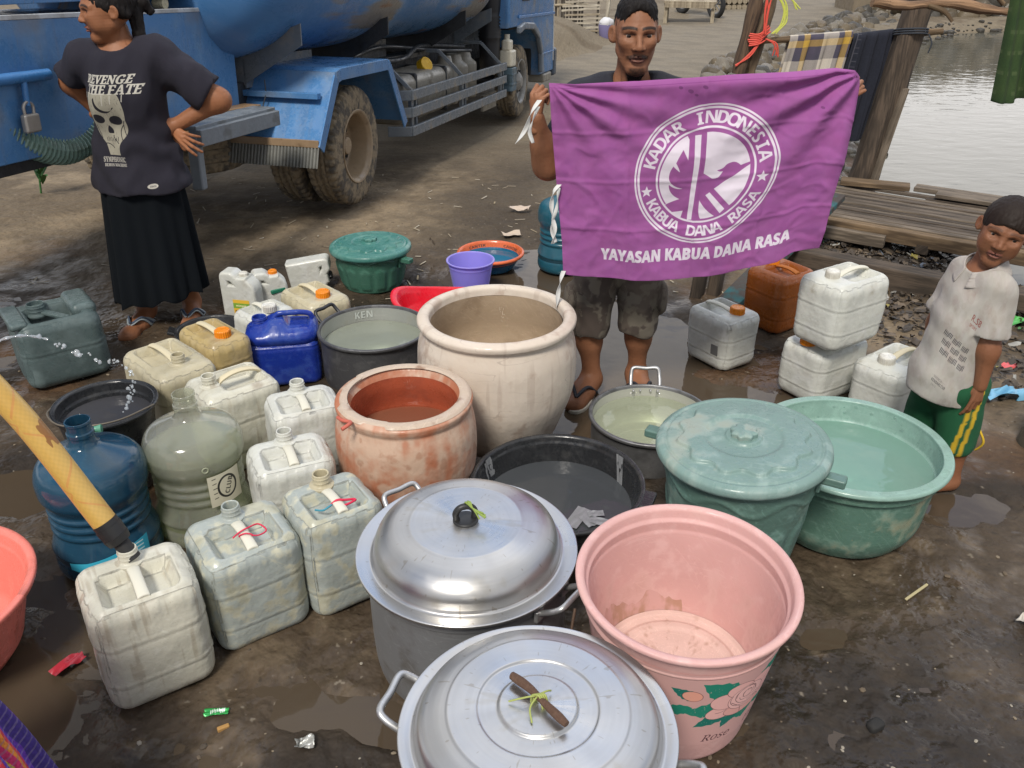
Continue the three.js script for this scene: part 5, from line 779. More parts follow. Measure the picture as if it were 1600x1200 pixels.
can(RI, 'white jerrycan half hidden behind the blue can', -1.09, -3.56, .815 + Math.PI, .227, .185, .25, { mat: 'white', seed: 9, cap: 'white' });
can(RI, 'olive cream jerrycan with an orange cap behind the lettered pot', -.903, -3.74, .74 + Math.PI, .225, .293, .25, { mat: 'cream', seed: 10, cap: 'orange', arch: .014, strip: stripMat.cream });
// the right-hand group
can(RI, 'white jerrycan with orange cap and a grey patch, alone in the puddle', .93, -3.544, .604 + Math.PI, .215, .254, .255, { mat: 'white', seed: 11, cap: 'orange', group: 'white jerrycans by the platform', shell: { seamAt: [.62, .3] } });
{ const c = scene.children[scene.children.length - 1]; part('grey_patch', mv(bx(.003, .047, .04, .001), .1095, .105, -.062, .05, 0, 0), std({ color: col(.12, .12, .115), roughness: .8 }), c, 'grey square patch'); }
can(RI, 'white jerrycan stacked on top of another one', 1.29, -3.2, .573 + Math.PI / 2, .222, .302, .28, { mat: 'white', seed: 12, y: .27, cap: 'white', capR: .026, arch: .014, group: 'white jerrycans by the platform' });
can(RI, 'white jerrycan with orange cap carrying another on its top', 1.285, -3.26, .58 + Math.PI / 2, .222, .3, .25, { mat: 'white', seed: 13, cap: 'orange', neckZ: -.38, fill: .6, group: 'white jerrycans by the platform' });
can(RI, 'white jerrycan with a white cap between the boy and the stack', 1.505, -3.08, .661 + Math.PI / 2, .21, .30, .25, { mat: 'white', seed: 14, cap: 'white', arch: .014, strip: stripMat.cream, group: 'white jerrycans by the platform' });
can(RI, 'rust orange jerrycan standing behind the stacked white ones', 1.275, -3.92, .58, .25, .23, .3, { mat: 'rust', seed: 15, cap: 'orange', group: 'white jerrycans by the platform', strip: std({ color: col(.4, .12, .015) }) });
// the big slate can and the blue can have shapes of their own
{
  const w = .32, d = .29, h = .3, c = thing('large_jerrycan', 'large slate grey jerrycan standing alone at the left', 'jerrycan', [-1.95, 0, -3.43], .653);
  const g = canShell(w, d, h, { seed: 21, r: .05, recess: .075, rw: .33, neckZ: -.3, seamAt: [.55], dentA: .005, ribs: 0, taper: -.03 }); part('can_body', g, canMat.slate, c);
  part('shoulder', mv(bx(.1, .06, .22, .026, 4), .115, h - .008, -.02), canMat.slate, c); part('shoulder', mv(bx(.07, .03, .24, .014, 3), -.145, h - .006, 0), canMat.slate, c);
  part('neck', mv(neckGeo(.036, .05), -.045, h - .03, -.05), canMat.slate, c); part('neck_hole', mv(new THREE.CylinderGeometry(.03, .03, .004, 32), -.045, h - .028, -.05), std({ color: col(.02, .02, .02) }), c);
  part('carry_strip', mv(bx(.032, .016, .15, .006), .005, h - .018, .03, 0, .5, 0), canMat.slate, c);
}
{
  const w = .29, d = .19, h = .285, c = thing('blue_jerrycan', 'glossy deep blue jerrycan with an open neck', 'jerrycan', [-.965, 0, -3.375], .18);
  const g = canShell(w, d, h * .72, { seed: 22, r: .035, recess: 0, seamAt: [.9], dentA: .003, ribs: 0, taper: .02 }); part('can_body', g, canMat.blue, c);
  const hump = canShell(w * .97, d * .96, h * .42, { seed: 23, r: .052, recess: 0, seamAt: [], dentA: .004, ribs: 0, taper: -.02 }); bend(hump, (v) => { const X = v.x / w; const top = sstep(.4, 1, v.y / (h * .42)); v.z *= 1 - .34 * top; v.y -= top * (.018 * sstep(-.1, -.3, X) + .03 * sstep(.1, .02, Math.abs(v.z)) * sstep(.02, .12, X) * (1 - sstep(.36, .42, X))); }); boxUV(hump);
  part('shoulder', mv(hump, 0, h * .6, 0), canMat.blue, c);
  part('neck', mv(neckGeo(.03, .034), -.088, h * 1.0 - .022, 0), canMat.blue, c); part('neck_hole', mv(new THREE.CylinderGeometry(.0245, .0245, .003, 32), -.088, h - .015, 0), std({ color: col(.005, .008, .04) }), c);
  part('handle', tube([[-.035, h - .004, 0], [-.01, h + .016, 0], [.03, h + .018, 0], [.08, h + .017, 0], [.118, h + .008, 0], [.128, h - .012, 0]], .0115, 40, 12), canMat.blue, c);
}
// small jugs at the back
function jug(name, label, x, z, turn, h, w, d, capM, lay) {
  const c = thing(name, label, 'jug', [x, 0, z], turn, 'small white oil jugs');
  const sh = new THREE.Shape(); sh.moveTo(-w / 2, 0); sh.lineTo(w / 2, 0); sh.lineTo(w / 2, h * .62); sh.bezierCurveTo(w / 2, h * .8, w * .28, h * .84, w * .26, h * .9); sh.lineTo(w * .04, h * .9); sh.bezierCurveTo(0, h * .84, -.1 * w, h * .98, -w * .2, h); sh.lineTo(-w * .42, h); sh.quadraticCurveTo(-w / 2, h, -w / 2, h * .9); sh.closePath();
  const ho = new THREE.Path(); ho.moveTo(-w * .38, h * .9); ho.lineTo(-w * .2, h * .9); ho.quadraticCurveTo(-w * .05, h * .82, 0, h * .74); ho.lineTo(-w * .34, h * .74); ho.closePath(); sh.holes.push(ho);
  const g = new THREE.ExtrudeGeometry(sh, { depth: d - .03, bevelEnabled: true, bevelSize: .012, bevelThickness: .015, bevelSegments: 4, curveSegments: 14 }); g.translate(0, .012, -(d - .03) / 2); boxUV(g); const m = part('jug_body', g, canMat.white, c);
  part('cap', mv(capGeo(.021, .026), w * .15, h * .91 + .012, 0), capM, c);
  return c;
}
const jugA = jug('oil_jug', 'small white jug with a yellow printed label, leftmost of three', -1.31, -3.98, -.2, .235, .155, .09, capMat.white);
{ const t = canvasTex(256, 320, (c, w, h) => { c.fillStyle = '#e0b43c'; c.fillRect(0, 0, w, h); c.fillStyle = '#7aa23c'; c.fillRect(0, 60, w, 90); c.fillStyle = '#d8642c'; c.beginPath(); c.arc(150, 230, 62, 0, 7); c.fill(); c.fillStyle = '#fff2d0'; c.beginPath(); c.arc(150, 230, 34, 0, 7); c.fill(); c.fillStyle = '#7a3a1c'; c.fillRect(20, 190, 60, 100); c.fillStyle = '#f5e7b8'; c.font = 'bold 46px sans-serif'; c.fillText('minyak', 40, 120); });
  part('label', sheet(2, 2, (u, v) => [lerp(-.03, .055, u), lerp(.03, .125, v), .0468]), std({ map: t, roughness: .5 }), jugA, 'yellow printed label'); }
jug('oil_jug', 'small white jug with an orange cap and green tape, middle of three', -1.2, -4.08, .35, .2, .14, .09, capMat.orange);
{ const c = scene.children[scene.children.length - 1]; part('green_tape', mv(bx(.075, .022, .1, .006), .03, .125, 0, 0, .1, .12), std({ color: col(.01, .14, .08), roughness: .6 }), c, 'green tape band'); }
{ const c = jug('oil_jug', 'small white jug lying tilted with a black cap, rightmost of three', -1.17, -4.36, .1, .2, .15, .1, capMat.black); c.rotation.z = -1.42; c.position.y = .07; }
// ------------------------------------------------------------------ water cooler bottles
function gallon(name, label, x, z, turn, R, h, mat, water_, group) {
  const g = thing(name, label, 'water bottle', [x, 0, z], turn, group), k = R / .15;
  const rib = (y0) => [[R * .985, y0 - .016], [R * .955, y0 - .005, .004], [R * .955, y0 + .003, .004], [R, y0 + .014, .006]];
  const P = prof([[0, .012], [R * .7, .006], [R * .93, .008, .02], [R, .035, .02], ...rib(.085), [R * 1.0, .105], [R * .9, .15, .03], ...[.16, .19, .22].flatMap((y) => [[R * .88, y], [R * .92, y + .008, .004], [R * .92, y + .016, .004], [R * .88, y + .024]]), [R * .92, .26, .02], [R * 1.0, .285, .012], [R * 1.01, .34, .03], [R * .9, .378, .04], [R * .45, .408, .03], [.042 * k, .42, .012], [.036 * k, .435], [.034 * k, h - .05], [.037 * k, h - .047, .002], [.037 * k, h - .035, .002], [.033 * k, h - .032], [.0325 * k, h - .012, .002], [.035 * k, h - .008, .002], [.0345 * k, h, .002], [.031 * k, h, .001], [.03 * k, h - .03]], 5);
  part('bottle_body', revolve(P, 96, (t, kk, r, y) => r * (1 + .004 * Math.sin(t * 3 + y * 20)), .01), mat, g);
  if (water_) { const W = prof([[0, .016], [R * .68, .01], [R * .92, .014, .02], [R * .97, .04], [R * .97, .1], [R * .87, .15, .02], [R * .87, .25, .02], [R * .96, .285], [R * .97, water_[0], .002], [0, water_[0]]], 3); part('water', revolve(W, 64, null, .02), water_[1], g); }
  return g;
}
const clearPET = phy({ map: T(grime([.78, .79, .7], { stain: [.45, .45, .34], amt: .5, pale: [.8, .83, .76], palAmt: .5, seed: 351, fx: 5 })), transmission: .82, thickness: 0, roughness: .12, ior: 1.5 });
const murky = phy({ color: col(.72, .76, .55), transmission: .85, thickness: 0, roughness: .15 });
const clearG = gallon('water_gallon', 'clear greenish water bottle with a round paper label, almost full', -.997, -2.338, 0, .15, .5, clearPET, [.315, murky]);
{ const t = canvasTex(256, 256, (c) => { c.fillStyle = '#c9c4ae'; c.fillRect(0, 0, 256, 256); c.strokeStyle = '#2a2a26'; c.fillStyle = '#2a2a26'; c.lineWidth = 16; c.beginPath(); c.ellipse(140, 120, 72, 86, 0, 0, 7); c.stroke(); c.font = 'bold 54px sans-serif'; c.save(); c.translate(120, 168); c.rotate(-1.2); c.fillText('CLUB', -12, 30); c.restore(); c.lineWidth = 6; for (let i = 0; i < 5; i++) { c.beginPath(); c.moveTo(30, 30 + i * 40); c.lineTo(60, 26 + i * 40); c.stroke(); } });
  part('label', sheet(20, 10, (u, v) => { const a = lerp(-1.05, -.3, u), y = lerp(.165, .275, v), r = .1485; return [r * Math.cos(a), y, -r * Math.sin(a)]; }), std({ map: t, roughness: .6 }), clearG, 'paper label with a dark oval stamp');
  part('side_stamp', mv(revolve(prof([[.006, 0], [.0085, .002, .001], [.011, 0]], 3), 30), 0, 0, 0, Math.PI / 2).rotateY(.52).translate(.076, .305, .1315), std({ color: col(.3, .32, .22), roughness: .4 }), clearG); }
const bluePET = phy({ map: T(grime([.02, .085, .15], { stain: [.02, .05, .075], amt: .5, pale: [.06, .15, .22], palAmt: .4, seed: 355, fx: 4 })), transmission: .35, thickness: 0, roughness: .13, ior: 1.5 });
const blueG = gallon('water_gallon', 'deep blue water bottle with cyan sticker, behind the yellow hose', -1.248, -2.177, 0, .155, .5, bluePET, [.3, std({ color: col(.02, .05, .085), roughness: .3 })]);
{ const t = canvasTex(256, 160, (c) => { c.clearRect(0, 0, 256, 160); c.fillStyle = '#3fb6d6'; c.beginPath(); c.moveTo(0, 70); c.lineTo(60, 62); c.quadraticCurveTo(120, 40, 170, 20); c.lineTo(250, 0); c.lineTo(250, 130); c.lineTo(150, 155); c.quadraticCurveTo(60, 160, 30, 120); c.lineTo(0, 110); c.fill(); c.fillStyle = '#d9f3f8'; for (let i = 0; i < 4; i++) c.fillRect(205, 20 + i * 22, 26, 8); c.font = 'bold 40px sans-serif'; c.fillText('Y', 110, 120); });
  part('label', sheet(24, 8, (u, v) => { const a = lerp(-1.9, -.3, u), y = lerp(.045, .14, v), r = .1565; return [r * Math.cos(a), y, -r * Math.sin(a)]; }), std({ map: t, alphaTest: .5, roughness: .45 }), blueG, 'torn cyan sticker'); }
gallon('water_gallon', 'dark teal water bottle half hidden by the purple banner', .285, -4.68, 0, .143, .5, phy({ map: T(grime([.02, .12, .17], { stain: [.02, .06, .08], amt: .5, pale: [.06, .2, .27], seed: 359 })), transmission: .25, thickness: 0, roughness: .3, ior: 1.5 }), [.3, std({ color: col(.015, .05, .07), roughness: .3 })]);
// ------------------------------------------------------------------ signed distance modelling for bodies and clothes
const smin = (a, b, k) => { const h = Math.max(k - Math.abs(a - b), 0) / k; return Math.min(a, b) - h * h * k * .25; };
const smax = (a, b, k) => -smin(-a, -b, k);
function cap(a, b, ra, rb) { const ax = a[0], ay = a[1], az = a[2], bx_ = b[0] - ax, by = b[1] - ay, bz = b[2] - az, l2 = bx_ * bx_ + by * by + bz * bz || 1e-9; return (x, y, z) => { const px = x - ax, py = y - ay, pz = z - az; let t = (px * bx_ + py * by + pz * bz) / l2; t = t < 0 ? 0 : t > 1 ? 1 : t; return Math.hypot(px - bx_ * t, py - by * t, pz - bz * t) - (ra + (rb - ra) * t); }; }
function ell(c, r) { const m = Math.min(...r); return (x, y, z) => { const a = (x - c[0]) / r[0], b = (y - c[1]) / r[1], d = (z - c[2]) / r[2], k0 = Math.sqrt(a * a + b * b + d * d), k1 = Math.sqrt((a / r[0]) ** 2 + (b / r[1]) ** 2 + (d / r[2]) ** 2); return k1 < 1e-9 ? -m : k0 * (k0 - 1) / k1; }; }
const blend = (list, k) => (x, y, z) => { let d = 1e9; for (const f of list) { const e = f(x, y, z); d = d > 1e8 ? e : smin(d, e, k); } return d; };
// surface nets with block skipping
function nets(lo, hi, cell, f) {
  const n = [0, 1, 2].map((i) => Math.ceil((hi[i] - lo[i]) / cell) + 1), [nx, ny, nz] = n, F = new Float32Array(nx * ny * nz), B = 6, at = (i, j, k) => (k * ny + j) * nx + i;
  for (let k0 = 0; k0 < nz; k0 += B) for (let j0 = 0; j0 < ny; j0 += B) for (let i0 = 0; i0 < nx; i0 += B) {
    const i1 = Math.min(i0 + B, nx), j1 = Math.min(j0 + B, ny), k1 = Math.min(k0 + B, nz), c = f(lo[0] + (i0 + i1 - 1) / 2 * cell, lo[1] + (j0 + j1 - 1) / 2 * cell, lo[2] + (k0 + k1 - 1) / 2 * cell), far = Math.abs(c) > B * cell * 1.25;
    for (let k = k0; k < k1; k++) for (let j = j0; j < j1; j++) for (let i = i0; i < i1; i++) F[at(i, j, k)] = far ? c : f(lo[0] + i * cell, lo[1] + j * cell, lo[2] + k * cell);
  }
  const id = new Int32Array(nx * ny * nz).fill(-1), pos = [], idx = [], E = [[0, 1], [0, 2], [0, 4], [1, 3], [1, 5], [2, 3], [2, 6], [3, 7], [4, 5], [4, 6], [5, 7], [6, 7]];
  const v = new Float32Array(8);
  for (let k = 0; k < nz - 1; k++) for (let j = 0; j < ny - 1; j++) for (let i = 0; i < nx - 1; i++) {
    let s = 0; for (let c = 0; c < 8; c++) { v[c] = F[at(i + (c & 1), j + ((c >> 1) & 1), k + (c >> 2))]; if (v[c] < 0) s++; }
    if (s === 0 || s === 8) continue; let x = 0, y = 0, z = 0, m = 0;
    for (const [a, b] of E) if ((v[a] < 0) !== (v[b] < 0)) { const t = v[a] / (v[a] - v[b]); x += lerp(a & 1, b & 1, t); y += lerp((a >> 1) & 1, (b >> 1) & 1, t); z += lerp(a >> 2, b >> 2, t); m++; }
    id[at(i, j, k)] = pos.length / 3; pos.push(lo[0] + (i + x / m) * cell, lo[1] + (j + y / m) * cell, lo[2] + (k + z / m) * cell);
  }
  const quad = (a, b, c, d, flip) => { if (a < 0 || b < 0 || c < 0 || d < 0) return; flip ? idx.push(a, c, b, a, d, c) : idx.push(a, b, c, a, c, d); };
  for (let k = 1; k < nz - 1; k++) for (let j = 1; j < ny - 1; j++) for (let i = 1; i < nx - 1; i++) {
    const a = F[at(i, j, k)] < 0;
    if (a !== (F[at(i + 1, j, k)] < 0)) quad(id[at(i, j - 1, k - 1)], id[at(i, j, k - 1)], id[at(i, j, k)], id[at(i, j - 1, k)], !a);
    if (a !== (F[at(i, j + 1, k)] < 0)) quad(id[at(i - 1, j, k - 1)], id[at(i - 1, j, k)], id[at(i, j, k)], id[at(i, j, k - 1)], !a);
    if (a !== (F[at(i, j, k + 1)] < 0)) quad(id[at(i - 1, j - 1, k)], id[at(i, j - 1, k)], id[at(i, j, k)], id[at(i - 1, j, k)], !a);
  }
  const g = new THREE.BufferGeometry(); g.setAttribute('position', new THREE.Float32BufferAttribute(pos, 3)); g.setIndex(idx); g.computeVertexNormals();
  boxUV(g); return g;
}
const placed = (g, m) => { g.applyMatrix4(m); return g; };
const mergeC = (...gs) => mergeGeometries(gs.map((g) => { const o = g.index ? g.toNonIndexed() : g; for (const k of Object.keys(o.attributes)) if (!['position', 'normal', 'uv', 'color'].includes(k)) o.deleteAttribute(k); return o; }));
const frame = (o, yaw, pitch, roll, s = 1) => new THREE.Matrix4().compose(V(...o), new THREE.Quaternion().setFromEuler(new THREE.Euler(pitch, yaw, roll, 'YXZ')), V(s, s, s));
// head: unit height (chin -.5, crown .5), looking along +z
function headField(o = {}) {
  const w = o.w ?? 1, jaw = o.jaw ?? 1, ch = o.cheek ?? 0;
  const A = [ell([0, .12, -.06], [.335 * w, .375, .42]), ell([0, -.06, .08], [.285 * w, .40, .315]), cap([-.21 * w, -.2, -.0], [-.06, -.41, .22], .085 * jaw, .08 * jaw), cap([.21 * w, -.2, -.0], [.06, -.41, .22], .085 * jaw, .08 * jaw), ell([0, -.405, .24], [.1 * jaw, .085, .09]), ell([-.17 * w, -.06, .25], [.1, .085 + ch * .04, .1 + ch * .03]), ell([.17 * w, -.06, .25], [.1, .085 + ch * .04, .1 + ch * .03]), cap([0, -.45, -.02], [0, -.75, -.06], .17, .175)];
  if (ch) A.push(ell([-.17 * w, -.2, .2], [.11, .12, .12]), ell([.17 * w, -.2, .2], [.11, .12, .12]));
  const base = blend(A, .09);
  const brow = blend([cap([-.22 * w, .105, .29], [-.07, .095, .365], .028, .03), cap([.22 * w, .105, .29], [.07, .095, .365], .028, .03)], .02);
  const nz = o.nose ?? 0, nose = blend([cap([0, .06, .35 - nz * .5], [0, -.1, .455 - nz], .03, .043), ell([-.052, -.125, .41 - nz * .6], [.04, .034, .045]), ell([.052, -.125, .41 - nz * .6], [.04, .034, .045]), ell([0, -.118, .45 - nz], [.045, .036, .04])], .03);
  const lipU = blend([cap([-.105, -.252, .325], [-.025, -.232, .392], .014, .02), cap([.105, -.252, .325], [.025, -.232, .392], .014, .02)], .02), lipL = cap([-.07, -.282, .345], [.07, -.282, .345], .02, .02), lipM = ell([0, -.285, .372], [.07, .022, .025]);
  const sock = [ell([-.15 * w, .025, .40], [.085, .05, .07]), ell([.15 * w, .025, .40], [.085, .05, .07])];
  const lids = blend([-1, 1].flatMap((s) => [cap([s * .215 * w, .035, .262], [s * .15 * w, .062, .318], .02, .021), cap([s * .15 * w, .062, .318], [s * .085 * w, .035, .315], .021, .017), cap([s * .205 * w, .01, .268], [s * .15 * w, -.012, .31], .016, .016), cap([s * .15 * w, -.012, .31], [s * .09 * w, .012, .31], .016, .014)]), .012);
  const ear = [-1, 1].map((s) => { const a = ell([s * (.335 * w + .035), .0, -.05], [.03, .115, .075]), b = ell([s * (.335 * w + .07), .01, -.03], [.03, .075, .045]), c = cap([s * .31 * w, .02, -.02], [s * .345 * w, -.08, -.02], .035, .03); return (x, y, z) => smin(smax(a(x - s * (-(z + .05)) * .5 * 1, y, z), -b(x - s * (-(z + .05)) * .5, y, z), .02), c(x, y, z), .03); });
  return (x, y, z) => {
    let d = base(x, y, z); if (d > .35) return d; d = smin(d, brow(x, y, z), .075); d = smax(d, -sock[0](x, y, z), .05); d = smax(d, -sock[1](x, y, z), .05); d = smin(d, nose(x, y, z), .04); d = smin(d, lids(x, y, z), .02);
    d = smin(d, lipU(x, y, z), .022); d = smin(d, Math.min(lipL(x, y, z), lipM(x, y, z)), .022); d = smax(d, -(Math.hypot(x * .35, (y + .262) * 1.4, z - .405) - .03), .01);
    d = smin(d, ear[0](x, y, z), .03); d = smin(d, ear[1](x, y, z), .03); return d;
  };
}
function headMesh(o, skin) {
  const f = headField(o), g = nets([-.5, -.85, -.52], [.5, .56, .55], .0125, f), w = o.w ?? 1;
  paint(g, (x, y, z) => {
    let c = skin.slice(); const n = fbm3(x * 9, y * 9, z * 9, 3) - .5; c = c.map((q) => q * (1 + n * .25));
    if (z > .2) { const lx = Math.abs(x), lip = sstep(.125, .08, lx) * sstep(-.325, -.3, y) * sstep(-.205, -.225, y); c = mixc(c, o.lip || [.2, .07, .055], lip * .8); if (Math.abs(y + .263) < .008 && lx < .11) c = mixc(c, [.05, .02, .015], .8);
      if (o.brow) { const bx_ = Math.abs(lx - .15 * w), by = y - (.112 + .02 * (1 - Math.pow((lx - .12) / .1, 2))); c = mixc(c, [.014, .009, .007], sstep(.11, .085, bx_) * sstep(.026, .012, Math.abs(by)) * o.brow); }
      const ey = Math.hypot((lx - .15 * w) / .085, (y - .045) / .022); c = mixc(c, [.03, .016, .012], sstep(1.2, .7, ey) * (y > .035 ? .85 : 0)); const st = Math.hypot((lx - .045) / .016, (y + .148) / .012); c = mixc(c, [.03, .013, .01], sstep(1.3, .8, st)); }
    if (o.beard) { const mx = Math.abs(x), m = sstep(.165, .13, mx) * sstep(-.245 - mx * .35, -.222 - mx * .3, y) * sstep(-.168 - mx * .35, -.195 - mx * .3, y) * (.5 + .5 * sstep(.02, .06, mx)), b = Math.max(sstep(.13, .08, Math.abs(x)) * sstep(-.365, -.4, y) * sstep(-.62, -.56, y) * (y > -.37 ? 0 : 1)), k = n3(x * 60, y * 60, z * 60); if (z > .0) c = mixc(c, [.018, .013, .01], Math.max(m, b) * (z > .05 ? 1 : .6) * (.55 + .45 * k)); }
    if (o.stub) c = mixc(c, [.02, .015, .012], o.stub(x, y, z));
    return c;
  });
  return g;
}
function eyes(parent, M, w = 1, gaze = [0, 0, 1]) {
  const gz = V(...gaze).normalize(), mat = std({ vertexColors: true, roughness: .12 });
  for (const s of [-1, 1]) { const g = new THREE.SphereGeometry(.062, 28, 20); paint(g, (x, y, z) => { const a = V(x, y, z).normalize().dot(gz); return a > .97 ? [.004, .003, .003] : a > .84 ? [.025, .012, .007] : [.3, .255, .22]; }); g.translate(s * .15 * w, .026, .278); g.applyMatrix4(M); part('eye', g, mat, parent); }
}
// a hand as its own chains: W wrist, d along the hand, n out of its back, s length of hand, curl per finger [base, mid, tip] radians, thumb [spread, curl], side +1 thumb on d x n side
function handField(W, d, n, s, o = {}) {
  d = V(...d).normalize(); n = V(...n); n.addScaledVector(d, -n.dot(d)).normalize(); const t = d.clone().cross(n).multiplyScalar(o.side ?? 1), P = (a, b, c) => { const q = V(...W).addScaledVector(d, a * s).addScaledVector(t, b * s).addScaledVector(n, c * s); return [q.x, q.y, q.z]; };
  const L_ = [[.27, .17, .13], [.3, .2, .14], [.28, .18, .13], [.2, .13, .11]], off = [.165, .055, -.055, -.155], kn = [.5, .52, .5, .46], R = [.052, .054, .051, .045], sp = o.spread ?? .08, fs = [];
  const palm = [cap(P(0, .07, 0), P(.44, .14, .01), .085, .075), cap(P(0, -.06, 0), P(.42, -.13, .01), .085, .07), cap(P(0, 0, 0), P(.45, 0, .015), .09, .078), cap(P(-.18, 0, 0), P(.05, 0, 0), .105, .1)];
  for (let i = 0; i < 4; i++) { const c = (o.curl || [[.3, .4, .3], [.35, .4, .3], [.4, .45, .3], [.45, .45, .3]])[i]; let a = 0, p = [kn[i], off[i], .01], dir = sp * (1.5 - i); for (let k = 0; k < 3; k++) { a += c[k]; const q = [p[0] + L_[i][k] * Math.cos(a) * Math.cos(dir), p[1] + L_[i][k] * Math.sin(dir) * Math.cos(a), p[2] - L_[i][k] * Math.sin(a)]; fs.push(cap(P(...p), P(...q), R[i] * (1 - .1 * k), R[i] * (.93 - .1 * k))); p = q; } }
  const th = o.thumb || [.6, .2]; let p = [.12, .12, -.03]; const ths = []; let a = th[0]; for (const [l, r, r2] of [[.24, .07, .062], [.19, .058, .054], [.15, .052, .042]]) { const q = [p[0] + l * Math.cos(a), p[1] + l * Math.sin(a) * (1 - (th[2] || 0)), p[2] - l * (th[2] || .25)]; ths.push(cap(P(...p), P(...q), r, r2)); p = q; a -= th[1]; }
  const sc = (f) => f; const pf_ = blend(palm, .05 * s);
  for (const F of [fs, palm, ths]) void F;
  // radii were given in hand lengths
  return { pts: P, f: null, build: () => 0, fs, ths, pf_ };
}
function hand(W, d, n, s, o = {}) {
  const capS = cap; // radii scale with the hand
  d = V(...d).normalize(); n = V(...n); n.addScaledVector(d, -n.dot(d)).normalize(); const t = d.clone().cross(n).multiplyScalar(o.side ?? 1), P = (a, b, c) => { const q = V(...W).addScaledVector(d, a * s).addScaledVector(t, b * s).addScaledVector(n, c * s); return [q.x, q.y, q.z]; };
  const C = (a, b, ra, rb) => capS(P(...a), P(...b), ra * s, rb * s);
  const L_ = [[.26, .16, .12], [.29, .19, .13], [.27, .175, .125], [.2, .125, .105]], off = [.16, .053, -.053, -.15], kn = [.5, .52, .5, .46], R = [.055, .057, .054, .047], sp = o.spread ?? .06;
  const palm = [C([0, .06, 0], [.44, .13, .01], .085, .075), C([0, -.05, 0], [.42, -.12, .01], .085, .07), C([0, 0, 0], [.45, 0, .015], .09, .078), C([-.3, 0, 0], [.05, 0, 0], .125, .11)], fingers = [];
  const curl = o.curl || [[.3, .4, .3], [.35, .45, .3], [.4, .45, .3], [.45, .45, .3]], tips = [];
  for (let i = 0; i < 4; i++) { let a = 0, p = [kn[i], off[i], .012]; const ch = [], dir = sp * (1.5 - i); for (let k = 0; k < 3; k++) { a += curl[i][k]; const q = [p[0] + L_[i][k] * Math.cos(a) * Math.cos(dir), p[1] + L_[i][k] * Math.sin(dir), p[2] - L_[i][k] * Math.sin(a)]; ch.push(C(p, q, R[i] * (1 - .1 * k), R[i] * (.92 - .1 * k))); p = q; } tips.push(P(...p)); fingers.push(blend(ch, .02 * s)); }
  const th = o.thumb || { dir: [[.75, .6, -.25], [.9, .3, -.3], [.95, .1, -.3]] }; let p = [.1, .11, -.03]; const ch = []; [[.24, .075, .064], [.19, .062, .056], [.15, .055, .044]].forEach(([l, r, r2], k) => { const e = V(...th.dir[k]).normalize(), q = [p[0] + e.x * l, p[1] + e.y * l, p[2] + e.z * l]; ch.push(C(p, q, r, r2)); p = q; }); const tf = blend(ch, .025 * s), pfld = blend(palm, .06 * s);
  return { f: (x, y, z) => { let q = pfld(x, y, z); if (q > s) return q; for (const F of fingers) q = smin(q, F(x, y, z), .022 * s); return smin(q, tf(x, y, z), .04 * s); }, tips, thumbTip: P(...p), P, c: P(.45, 0, -.1), r: s * .95 };
}
const handMesh = (h, cell) => nets(h.c.map((q) => q - h.r), h.c.map((q) => q + h.r), cell, h.f);
const skinBump = plasticBump;
const skinMat = phy({ vertexColors: true, roughness: .5, specularIntensity: .6, bumpMap: T(skinBump, .05), bumpScale: .0008 });
const tint = (g, c, amp = .25) => paint(g, (x, y, z) => { const n = fbm3(x * 22, y * 22, z * 22, 3) - .5; return c.map((q) => q * (1 + n * amp)); });
function hairNoise(x, y, z, k = 1) { return (n3(x * 26, y * 7, z * 26) - .5) * .03 * k + (n3(x * 60, y * 16, z * 60) - .5) * .018 * k; }
const hairMat = phy({ color: col(.009, .007, .0065), roughness: .7, specularIntensity: .45 });
const cloth = (c, o = {}) => std({ color: col(...c.map((q) => q / .72)), map: T(wear[o.w || 1], o.tile || .6), roughness: .93, bumpMap: T(weave, .02), bumpScale: .0006 });
const weave = tex(128, 128, (u, v) => .5 + .25 * Math.sin(u * 2 * Math.PI * 24) + .25 * Math.sin(v * 2 * Math.PI * 24), false);
const fold = (x, y, z, s) => (fbm3(x * 5 + s, y * 3.2 - x * 2.5, z * 5, 3) - .5);
// project a printed canvas on a garment: uv from local x', y for faces turned to dir, plain cloth (corner texel) elsewhere
function printUV(g, dir, x0, x1, y0, y1) {
  const d = V(...dir).normalize(), r = V(d.z, 0, -d.x), p = g.attributes.position, n = g.attributes.normal, uv = g.attributes.uv;
  for (let i = 0; i < p.count; i++) { const f = n.getX(i) * d.x + n.getZ(i) * d.z, a = p.getX(i) * r.x + p.getZ(i) * r.z; let u = (a - x0) / (x1 - x0), v = (p.getY(i) - y0) / (y1 - y0); if (f < .02) u = a < (x0 + x1) / 2 ? .004 : .996; uv.setXY(i, clamp(u, .004, .996), clamp(v, .004, .996)); }
  return g;
}
